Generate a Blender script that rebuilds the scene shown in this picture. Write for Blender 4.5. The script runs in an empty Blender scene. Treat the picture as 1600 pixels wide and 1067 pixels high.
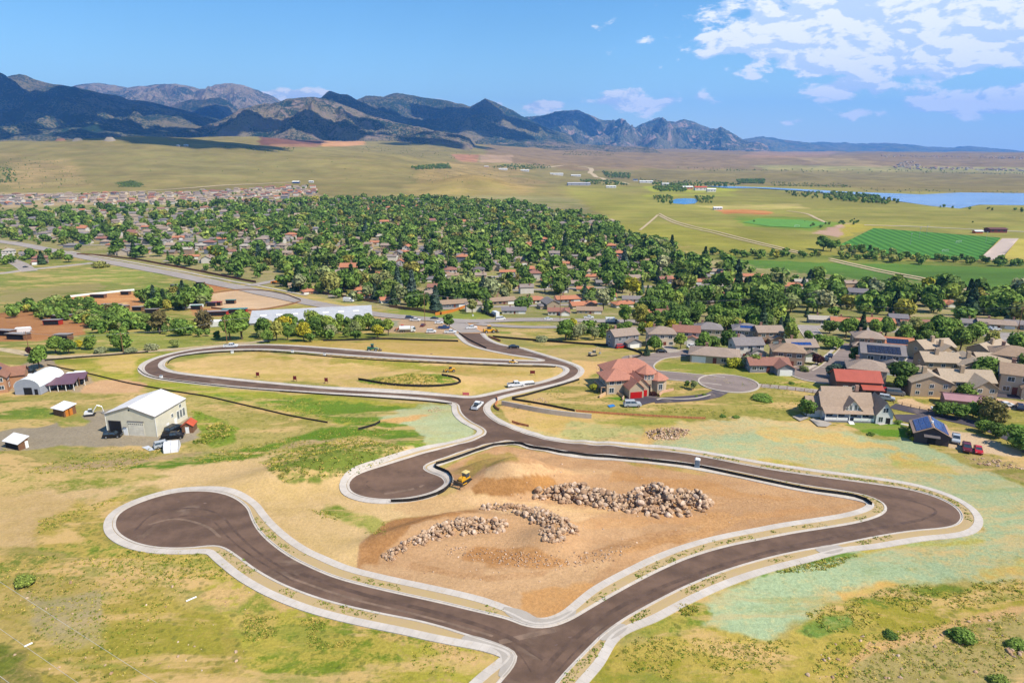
import bpy, math, random, time
import numpy as np
from mathutils import Vector, Matrix
from mathutils.geometry import delaunay_2d_cdt
T0 = time.time()
rnd = random.Random(7)
S = bpy.context.scene
COL = S.collection
R = math.radians

# ---------------------------------------------------------------- camera
F, CX, CY = 1066.67, 800.0, 533.5
CAMZ, PITCH = 75.0, R(15.6)
SP, CP = math.sin(PITCH), math.cos(PITCH)
cam = bpy.data.objects.new('camera', bpy.data.cameras.new('camera'))
COL.objects.link(cam)
cam.location = (0, 0, CAMZ)
cam.rotation_euler = (R(90) - PITCH, 0, 0)
cam.data.lens = 24
cam.data.sensor_width = 36
cam.data.clip_start = 1
cam.data.clip_end = 150000
S.camera = cam
S.view_settings.view_transform = 'Standard'
S.view_settings.look = 'None'
S.view_settings.exposure = 0.55
S.view_settings.gamma = 1
S.view_settings.use_curve_mapping = False
S.cycles.max_bounces = 5
S.cycles.diffuse_bounces = 3
S.cycles.volume_bounces = 1
S.cycles.transparent_max_bounces = 6
S.cycles.caustics_reflective = False
S.cycles.caustics_refractive = False
S.cycles.sample_clamp_indirect = 4

# ---------------------------------------------------------------- sun and sky
SUN_EL, SUN_AZ = R(50), R(-33)          # azimuth from +X, towards the camera side
sd = Vector((math.cos(SUN_EL) * math.cos(SUN_AZ), math.cos(SUN_EL) * math.sin(SUN_AZ), math.sin(SUN_EL)))
sun = bpy.data.lights.new('sun', 'SUN')
sun.energy = 4.8
sun.angle = R(0.5)
sun.color = (1, 0.915, 0.77)
so = bpy.data.objects.new('sun', sun)
COL.objects.link(so)
so.rotation_euler = sd.to_track_quat('Z', 'Y').to_euler()
so.location = (300, -200, 500)


class NT:
    """small node-tree helper"""
    def __init__(s, tree):
        s.t = tree
        s.n = tree.nodes
        s.l = tree.links

    def node(s, kind, ins=None, **props):
        nd = s.n.new(kind)
        for k, v in props.items():
            setattr(nd, k, v)
        for k, v in (ins or {}).items():
            sock = nd.inputs[k]
            if isinstance(v, bpy.types.NodeSocket):
                s.l.new(v, sock)
            else:
                sock.default_value = v
        return nd

    def math(s, op, a, b=0.0, c=0.0, clamp=False):
        nd = s.node('ShaderNodeMath', {0: a, 1: b, 2: c}, operation=op, use_clamp=clamp)
        return nd.outputs[0]

    def vmath(s, op, a, b=(0, 0, 0)):
        return s.node('ShaderNodeVectorMath', {0: a, 1: b}, operation=op).outputs[0]

    def noise(s, vec, scale, detail=5.0, rough=0.55, dist=0.0):
        return s.node('ShaderNodeTexNoise', {'Vector': vec, 'Scale': scale, 'Detail': detail, 'Roughness': rough, 'Distortion': dist}).outputs[0]

    def mix(s, fac, a, b, blend='MIX'):
        nd = s.n.new('ShaderNodeMix')
        nd.data_type = 'RGBA'
        nd.blend_type = blend
        for i, v in ((0, fac), (6, a), (7, b)):
            if isinstance(v, bpy.types.NodeSocket):
                s.l.new(v, nd.inputs[i])
            else:
                nd.inputs[i].default_value = (*v, 1) if (i > 0 and len(v) == 3) else v
        return nd.outputs[2]

    def remap(s, v, a, b, c=0.0, d=1.0, smooth=True):
        nd = s.node('ShaderNodeMapRange', {0: v, 1: a, 2: b, 3: c, 4: d}, interpolation_type='SMOOTHSTEP' if smooth else 'LINEAR')
        return nd.outputs[0]


W = bpy.data.worlds.new('World')
S.world = W
W.use_nodes = True
W.node_tree.nodes.clear()
w = NT(W.node_tree)
sky = w.node('ShaderNodeTexSky', sky_type='NISHITA', sun_disc=False, sun_elevation=SUN_EL,
             sun_rotation=R(90) - SUN_AZ, altitude=1700, air_density=1.25, dust_density=0.3, ozone_density=3.0)
tc = w.node('ShaderNodeTexCoord').outputs['Generated']
sep = w.node('ShaderNodeSeparateXYZ', {0: tc})
X, Y, Z = sep.outputs
# direction -> azimuth (degrees right of +Y) and elevation (degrees)
az = w.math('MULTIPLY', w.math('ARCTAN2', X, Y), 57.2958)
hor = w.math('SQRT', w.math('ADD', w.math('MULTIPLY', X, X), w.math('MULTIPLY', Y, Y)))
el = w.math('MULTIPLY', w.math('ARCTAN2', Z, hor), 57.2958)
cv = w.node('ShaderNodeCombineXYZ', {0: w.math('MULTIPLY', az, 0.21), 1: w.math('MULTIPLY', el, 0.44), 2: 3.7}).outputs[0]
n_big = w.noise(cv, 0.55, 3, 0.5)
n_det = w.noise(cv, 1.35, 11, 0.60, 0.25)
cvs = w.vmath('ADD', cv, (0.10, 0.16, 0.0))
n_det2 = w.noise(cvs, 1.35, 11, 0.60, 0.25)
# coverage field: cumulus banks over the eastern (right) half, a few puffs over the range
CLOUDS = [  # az, el, width, height, strength
    (30, 8.2, 12.5, 2.7, .70), (36, 3.4, 7.0, 1.1, .38), (31, 6.0, 7.5, 1.1, .37), (24, 7.6, 5.0, 1.3, .42), (27.5, 10.2, 7.5, 2.0, .66), (25, 4.4, 3.5, .9, .36), (26, 2.7, 4.0, .7, .17),
    (18.2, 11.9, 2.2, 1.0, .36), (24.5, 4.3, 5.0, 1.0, .20), (36, 7.2, 4.5, 1.9, .37),
    (34, 11.0, 6.5, 1.1, .24), (28, 12.0, 6.0, 1.0, .25), (30.5, 3.2, 2.6, .45, .2), (21.5, 9.3, 2.4, .8, .24),
    (10.2, 3.7, 3.2, .85, .37), (2.3, 3.4, 2.4, .55, .34), (-1, 3.4, 2.0, .45, .2), (-16.5, 4.0, 3.2, .5, .27), (-6.0, 3.8, 1.6, .4, .22),
    (11.5, 8.8, .8, .3, .17), (21.6, 2.1, 1.2, .3, .22), (-27, 7.8, .4, .35, .17), (4.5, 12.6, 3.0, .5, .10),
    (75, 14, 25, 7, .26), (-80, 20, 22, 7, .24), (150, 17, 30, 8, .25), (-150, 22, 28, 8, .24), (20, 40, 25, 9, .22)]
cover = None
for a0, e0, wa, we, st in CLOUDS:
    da = w.math('DIVIDE', w.math('SUBTRACT', az, a0), wa)
    de = w.math('DIVIDE', w.math('SUBTRACT', el, e0), we)
    q = w.math('ADD', w.math('MULTIPLY', da, da), w.math('MULTIPLY', de, de))
    g = w.math('MULTIPLY', w.math('EXPONENT', w.math('MULTIPLY', q, -0.8)), st)
    cover = g if cover is None else w.math('MAXIMUM', cover, g)
dens = w.math('ADD', w.math('ADD', w.math('MULTIPLY', n_det, 0.9), w.math('MULTIPLY', n_big, 0.12)), cover)
dens2 = w.math('ADD', w.math('ADD', w.math('MULTIPLY', n_det2, 0.9), w.math('MULTIPLY', n_big, 0.12)), cover)
alpha = w.remap(dens, 0.655, 0.745)
lit = w.remap(w.math('SUBTRACT', dens, dens2), -0.045, 0.035)
ccol = w.mix(lit, (5.9, 7.0, 8.7), (9.6, 9.6, 9.7))
haze_f = w.math('EXPONENT', w.math('MULTIPLY', w.math('MAXIMUM', el, 0.0), -0.30))
skyc = w.node('ShaderNodeHueSaturation', {'Saturation': 1.22, 'Value': 1.0, 'Color': sky.outputs[0]}).outputs[0]
skyc = w.mix(1.0, skyc, (.98, 1.18, 1.24), 'MULTIPLY')
skyc = w.mix(w.math('MULTIPLY', haze_f, 0.75), skyc, (5.2, 6.9, 8.9))
final = w.mix(w.math('MULTIPLY', alpha, 0.93), skyc, ccol)
bg = w.node('ShaderNodeBackground', {'Color': final, 'Strength': 0.09})
w.l.new(bg.outputs[0], w.node('ShaderNodeOutputWorld').inputs[0])


# ---------------------------------------------------------------- object helpers
def tag(o, label=None, cat=None, group=None, kind=None):
    if label: o['label'] = label
    if cat: o['category'] = cat
    if group: o['group'] = group
    if kind: o['kind'] = kind
    return o


def empty(name, loc, rz=0.0, label=None, cat=None, group=None):
    o = bpy.data.objects.new(name, None)
    o.empty_display_size = 1
    COL.objects.link(o)
    o.location = loc
    o.rotation_euler = (0, 0, rz)
    return tag(o, label, cat, group)


def link(name, mesh, parent=None):
    o = bpy.data.objects.new(name, mesh)
    COL.objects.link(o)
    if parent is not None:
        o.parent = parent
    return o


KIDS = {}
def copy_tree(o, loc=None, rz=None, scale=None):
    """copy of a thing with its parts and sub-parts (mesh data shared)"""
    c = o.copy()
    COL.objects.link(c)
    for ch in o.children:
        d = ch.copy()
        COL.objects.link(d)
        d.parent = c
        for g in ch.children:
            e = g.copy()
            COL.objects.link(e)
            e.parent = d
    if loc is not None: c.location = loc
    if rz is not None: c.rotation_euler = (0, 0, rz)
    if scale is not None: c.scale = scale if hasattr(scale, '__len__') else (scale,) * 3
    return c


class MB:
    """collects polygons and links them as one mesh"""
    def __init__(s):
        s.v, s.f, s.m = [], [], []

    def poly(s, pts, m=0):
        i = len(s.v)
        s.v += [tuple(p) for p in pts]
        s.f.append(tuple(range(i, i + len(pts))))
        s.m.append(m)
        return s

    def box(s, x0, x1, y0, y1, z0, z1, m=0, M=None):
        p = [(x0, y0, z0), (x1, y0, z0), (x1, y1, z0), (x0, y1, z0), (x0, y0, z1), (x1, y0, z1), (x1, y1, z1), (x0, y1, z1)]
        if M is not None:
            p = [tuple(M @ Vector(q)) for q in p]
        i = len(s.v)
        s.v += p
        for f in ((3, 2, 1, 0), (4, 5, 6, 7), (0, 1, 5, 4), (1, 2, 6, 5), (2, 3, 7, 6), (3, 0, 4, 7)):
            s.f.append(tuple(i + k for k in f))
            s.m.append(m)
        return s

    def prism(s, pts, axis, a, b, m=0):
        """closed 2-D outline pts extruded along axis from a to b"""
        def p3(p, t):
            return {'x': (t, p[0], p[1]), 'y': (p[0], t, p[1]), 'z': (p[0], p[1], t)}[axis]
        n = len(pts)
        i = len(s.v)
        s.v += [p3(p, a) for p in pts] + [p3(p, b) for p in pts]
        s.f += [tuple(i + k for k in range(n))[::-1], tuple(i + n + k for k in range(n))]
        s.m += [m, m]
        for k in range(n):
            l = (k + 1) % n
            s.f.append((i + k, i + l, i + n + l, i + n + k))
            s.m.append(m)
        return s

    def tube(s, p, q, r0, r1=None, n=6, m=0):
        r1 = r0 if r1 is None else r1
        p, q = Vector(p), Vector(q)
        d = (q - p).normalized()
        u = d.orthogonal().normalized()
        v = d.cross(u)
        i = len(s.v)
        for c, r in ((p, r0), (q, r1)):
            for k in range(n):
                a = 2 * math.pi * k / n
                s.v.append(tuple(c + u * (math.cos(a) * r) + v * (math.sin(a) * r)))
        for k in range(n):
            l = (k + 1) % n
            s.f.append((i + k, i + l, i + n + l, i + n + k))
            s.m.append(m)
        s.f += [tuple(i + k for k in range(n))[::-1], tuple(i + n + k for k in range(n))]
        s.m += [m, m]
        return s

    def mesh(s, name, mats, smooth=False):
        me = bpy.data.meshes.new(name)
        me.from_pydata(s.v, [], s.f)
        for m in (mats if isinstance(mats, (list, tuple)) else [mats]):
            me.materials.append(m)
        me.polygons.foreach_set('material_index', s.m)
        if smooth:
            me.polygons.foreach_set('use_smooth', [True] * len(s.f))
        me.update()
        # outward normals
        import bmesh
        bm = bmesh.new()
        bm.from_mesh(me)
        bmesh.ops.remove_doubles(bm, verts=bm.verts, dist=1e-4)
        bmesh.ops.recalc_face_normals(bm, faces=bm.faces)
        bm.to_mesh(me)
        bm.free()
        return me

    def build(s, name, mats, parent=None, smooth=False):
        return link(name, s.mesh(name, mats, smooth), parent)


def fast_mesh(name, V, Fq, mats, smooth=False, attrs=None):
    """numpy vertices (n,3) and faces (m,3|4) -> mesh"""
    me = bpy.data.meshes.new(name)
    V = np.asarray(V, dtype=np.float32)
    Fq = np.asarray(Fq, dtype=np.int32)
    k = Fq.shape[1]
    me.vertices.add(len(V))
    me.vertices.foreach_set('co', V.ravel())
    me.loops.add(Fq.size)
    me.loops.foreach_set('vertex_index', Fq.ravel())
    me.polygons.add(len(Fq))
    me.polygons.foreach_set('loop_start', np.arange(0, Fq.size, k, dtype=np.int32))
    me.polygons.foreach_set('loop_total', np.full(len(Fq), k, dtype=np.int32))
    me.polygons.foreach_set('use_smooth', np.full(len(Fq), bool(smooth)))
    for m in (mats if isinstance(mats, (list, tuple)) else [mats]):
        me.materials.append(m)
    for an, (typ, arr) in (attrs or {}).items():
        a = me.attributes.new(an, typ, 'POINT')
        a.data.foreach_set('color' if 'COLOR' in typ else 'value', np.asarray(arr, dtype=np.float32).ravel())
    me.update(calc_edges=True)
    me.validate()
    return me


# ---------------------------------------------------------------- noise (numpy)
def _hash(ix, iy, seed):
    h = (ix.astype(np.int64) * 374761393 + iy.astype(np.int64) * 668265263 + seed * 1442695041) & 0xffffffff
    h = ((h ^ (h >> 13)) * 1274126177) & 0xffffffff
    h = (h ^ (h >> 16)) & 0xffffff
    return h / float(0xffffff)


def vnoise(x, y, seed=0):
    ix, iy = np.floor(x), np.floor(y)
    fx, fy = x - ix, y - iy
    fx = fx * fx * (3 - 2 * fx)
    fy = fy * fy * (3 - 2 * fy)
    a, b = _hash(ix, iy, seed), _hash(ix + 1, iy, seed)
    c, d = _hash(ix, iy + 1, seed), _hash(ix + 1, iy + 1, seed)
    return (a * (1 - fx) + b * fx) * (1 - fy) + (c * (1 - fx) + d * fx) * fy


def fbm(x, y, wl, octv=4, seed=0, gain=0.5, ridged=False):
    """fractal noise of wavelength wl metres, range about -1..1 (0..1 when ridged)"""
    x, y = np.asarray(x, dtype=float) / wl, np.asarray(y, dtype=float) / wl
    t, amp, tot = 0.0, 1.0, 0.0
    for k in range(octv):
        v = vnoise(x + 17.3 * k, y - 9.1 * k, seed + k)
        v = 1 - np.abs(2 * v - 1) if ridged else 2 * v - 1
        t = t + amp * v
        tot += amp
        amp *= gain
        x, y = (x * 0.8 - y * 0.6) * 2.03, (x * 0.6 + y * 0.8) * 2.03
    return t / tot


# ---------------------------------------------------------------- the lie of the land
NEAR_Y = np.array([-4000, 0, 190, 235, 280, 330, 400, 470, 560, 650, 800, 1400])
NEAR_H = np.array([0, 0, 0, -.8, -4.5, -11, -20, -27, -32.5, -35.5, -37, -37])
TAB_U = np.array([-900, 0, 230, 400, 600, 750, 900, 1050, 1200, 2500])
TAB_Y = np.array([1400, 1800, 2300, 3000, 4000, 6000, 9000, 16000, 30000])
TAB_V = np.array([
    [322, 296, 262, 220, 224, 226, 228, 232, 235],
    [322, 296, 262, 220, 224, 226, 228, 232, 235],
    [322, 296, 258, 214, 222, 226, 228, 232, 235],
    [323, 298, 268, 232, 218, 218, 222, 232, 235],
    [324, 301, 274, 250, 232, 219, 222, 232, 235],
    [325, 304, 284, 266, 248, 230, 224, 232, 235],
    [325, 306.5, 291, 279, 262, 242, 230, 234, 236],
    [325, 306.5, 291.5, 284, 270, 245, 234, 236, 237],
    [325, 306.5, 291.5, 285, 272, 246, 239, 238.5, 237.5],
    [325, 306.5, 291.5, 285, 272, 246, 239, 238.5, 237.5]], dtype=float)
_el = np.arctan((CY - TAB_V) / F) - PITCH
TAB_H = CAMZ + TAB_Y[None, :] * np.tan(_el)
TAB_S = (TAB_U - 800) / F * CP
_su = np.linspace(TAB_S[0], TAB_S[-1], 260)
_ly = np.linspace(math.log(1200), math.log(30000), 240)
_g = np.array([np.interp(_ly, np.log(TAB_Y), TAB_H[i]) for i in range(len(TAB_U))])
_g[:, _ly < math.log(1400)] = -37
_G = np.array([np.interp(_su, TAB_S, _g[:, j]) for j in range(len(_ly))]).T
for _ in range(7):
    _G[1:-1, :] = (_G[:-2, :] + 2 * _G[1:-1, :] + _G[2:, :]) / 4
    _G[:, 1:-1] = (_G[:, :-2] + 2 * _G[:, 1:-1] + _G[:, 2:]) / 4
_yy = np.linspace(-4000, 1500, 1600)
_hh = np.interp(_yy, NEAR_Y, NEAR_H)
for _ in range(40):
    _hh[1:-1] = (_hh[:-2] + 2 * _hh[1:-1] + _hh[2:]) / 4

PADC = (11.0, 168.0)
BUMPS = []      # x, y, rx, ry, rot, height, power


def height(x, y):
    x, y = np.asarray(x, dtype=float), np.asarray(y, dtype=float)
    h = np.interp(y, _yy, _hh)
    yc = np.clip(y, 1210, 29900)
    si = (np.clip(x / yc, _su[0], _su[-1]) - _su[0]) / (_su[1] - _su[0])
    li = (np.log(yc) - _ly[0]) / (_ly[1] - _ly[0])
    i0, j0 = np.clip(np.floor(si).astype(int), 0, 258), np.clip(np.floor(li).astype(int), 0, 238)
    fs, fl = si - i0, li - j0
    g = (_G[i0, j0] * (1 - fs) + _G[i0 + 1, j0] * fs) * (1 - fl) + (_G[i0, j0 + 1] * (1 - fs) + _G[i0 + 1, j0 + 1] * fs) * fl
    k = np.clip((y - 1210) / 200, 0, 1)
    h = h * (1 - k) + g * k
    # undulation: slight near, stronger on the open hills
    h = h + 0.7 * fbm(x, y, 70, 3, 5) * np.clip((y + 50) / 120, 0, 1)
    s = x / np.maximum(y, 50)
    calm = np.clip((s - 0.02) / 0.12, 0, 1) * np.clip((2700 - y) / 400, 0, 1)
    far = np.clip((y - 1750) / 900, 0, 1) * (1 - calm)
    h = h + far * (34 * fbm(x, y, 620, 4, 11) + 9 * fbm(x, y, 150, 3, 23, .5, True) - 5)
    pd = np.clip(1.15 - np.hypot((x - PADC[0]) / 38, (y - PADC[1]) / 17) ** 2, 0, 1)
    h = h + pd * (.75 * fbm(x, y, 9, 3, 63) + .4 * fbm(x * .35, y, 3, 2, 67))
    for bx, by, rx, ry, rot, bh, pw in BUMPS:
        c, sn = math.cos(rot), math.sin(rot)
        dx, dy = x - bx, y - by
        u, v = (dx * c + dy * sn) / rx, (-dx * sn + dy * c) / ry
        h = h + bh * np.exp(-np.power(u * u + v * v, pw))
    return h


_ts = np.concatenate([np.geomspace(60, 40000, 420)])


def ground(px, py):
    """the point of the ground seen at photo coordinate (px, py); arrays allowed"""
    px, py = np.atleast_1d(np.asarray(px, float)), np.atleast_1d(np.asarray(py, float))
    a, b = (px - CX) / F, (CY - py) / F
    dx, dy, dz = a, CP + b * SP, -SP + b * CP
    lo = np.full(px.shape, 60.0)
    t = _ts[None, :]
    X_, Y_, Z_ = dx[:, None] * t, dy[:, None] * t, CAMZ + dz[:, None] * t
    below = Z_ < height(X_, Y_)
    idx = np.where(below.any(1), below.argmax(1), len(_ts) - 1)
    lo, hi = _ts[np.maximum(idx - 1, 0)], _ts[idx]
    for _ in range(18):
        m = (lo + hi) / 2
        bl = CAMZ + dz * m < height(dx * m, dy * m)
        hi = np.where(bl, m, hi)
        lo = np.where(bl, lo, m)
    x, y = dx * hi, dy * hi
    return np.stack([x, y, height(x, y)], -1)


def G(px, py):
    p = ground(px, py)[0]
    return Vector((float(p[0]), float(p[1]), float(p[2])))


def H(x, y):
    return float(height(np.array([x]), np.array([y]))[0])


def to_px(x, y, z):
    zc = y * CP - (z - CAMZ) * SP
    yc = (z - CAMZ) * CP + y * SP
    zc = np.maximum(zc, 1.0)
    return CX + F * x / zc, CY - F * yc / zc


def add_bump(px, py, rx, ry, rot, h, pw=1.0):
    p = G(px, py)
    BUMPS.append((p.x, p.y, rx, ry, rot, h, pw))
_b = []
for args in [(741, 292, 110, 70, 0, 34, 1.0), (700, 300, 70, 40, 0, 14, 1.0),
             (640, 598, 20, 9, 0, 3.2, 1.3),                                  # seeded mound in the loop
             (808, 745, 14, 4.2, -.05, 3.4, 1.6), (770, 738, 7, 3, .1, 1.2, 1.2),   # pale sand pile
             (768, 766, 11, 4.5, .05, 3.0, 1.3), (818, 760, 8, 4.5, 0, 3.4, 1.4),    # dark soil pile
             (655, 832, 12, 3.2, .45, 2.0, 1.2), (735, 818, 8, 2.5, .1, 1.5, 1.2),
             (862, 850, 6, 5, 0, 2.4, 1.2), (850, 815, 8, 2.5, -.4, 1.6, 1.2), (700, 850, 9, 3, .2, .8, 1), (960, 865, 6, 2.5, .2, .9, 1),
             (560, 722, 22, 8, .5, 2.6, 1.2), (470, 742, 18, 6, .4, 1.6, 1.2)]:
    p = G(args[0], args[1])
    _b.append((p.x, p.y, *args[2:]))
BUMPS += _b

LAKE_Z = -36.6

# ---------------------------------------------------------------- colours and materials
KALB = 0.70
def lin(c):
    return tuple(((v / 255) / 12.92 if v / 255 <= .04045 else (((v / 255) + .055) / 1.055) ** 2.4) for v in c)


def alb(c, k=None):
    """sunlit photo colour -> base colour of the surface"""
    return tuple(min(.85, v * (KALB if k is None else k)) for v in lin(c))


MATS = {}
def mat(name, rgb, rough=.8, var=.12, scale=.6, metal=0.0, spec=.3, bump=0.0, detail=5, rgb2=None, emit=None, alpha=None, transl=0):
    """principled surface with procedural tone variation"""
    if name in MATS:
        return MATS[name]
    m = bpy.data.materials.new(name)
    m.use_nodes = True
    m.node_tree.nodes.clear()
    t = NT(m.node_tree)
    pos = t.node('ShaderNodeNewGeometry').outputs['Position']
    n = t.noise(pos, scale, detail, .6)
    a = tuple(max(0, c * (1 - var)) for c in rgb)
    b = rgb2 or tuple(min(.9, c * (1 + var)) for c in rgb)
    c = t.mix(t.remap(n, .3, .7), a, b)
    ins = {'Base Color': c, 'Roughness': rough, 'Metallic': metal, 'Specular IOR Level': spec}
    if bump:
        bn = t.node('ShaderNodeBump', {'Strength': bump, 'Distance': .1, 'Height': t.noise(pos, scale * 6, 5, .6)}).outputs[0]
        ins['Normal'] = bn
    p = t.node('ShaderNodeBsdfPrincipled', ins)
    t.l.new(p.outputs[0], t.node('ShaderNodeOutputMaterial').inputs[0])
    MATS[name] = m
    return m


def pip(poly, u, v):
    """signed pixel distance to a polygon: positive inside"""
    P = np.asarray(poly, float)
    inside = np.zeros(u.shape, bool)
    d2 = np.full(u.shape, 1e18)
    n = len(P)
    for i in range(n):
        x0, y0 = P[i]
        x1, y1 = P[(i + 1) % n]
        if y0 != y1:
            c = ((y0 > v) != (y1 > v)) & (u < (x1 - x0) * (v - y0) / (y1 - y0) + x0)
            inside ^= c
        ex, ey = x1 - x0, y1 - y0
        L = ex * ex + ey * ey + 1e-9
        t = np.clip(((u - x0) * ex + (v - y0) * ey) / L, 0, 1)
        d2 = np.minimum(d2, (u - x0 - t * ex) ** 2 + ((v - y0 - t * ey) * 1.6) ** 2)
    d = np.sqrt(d2)
    return np.where(inside, d, -d)


def inpoly(poly, x, y):
    P = np.asarray(poly, float)
    inside = np.zeros(np.shape(x), bool)
    for i in range(len(P)):
        x0, y0 = P[i]
        x1, y1 = P[(i + 1) % len(P)]
        if y0 != y1:
            inside ^= ((y0 > y) != (y1 > y)) & (x < (x1 - x0) * (y - y0) / (y1 - y0) + x0)
    return inside


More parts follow.
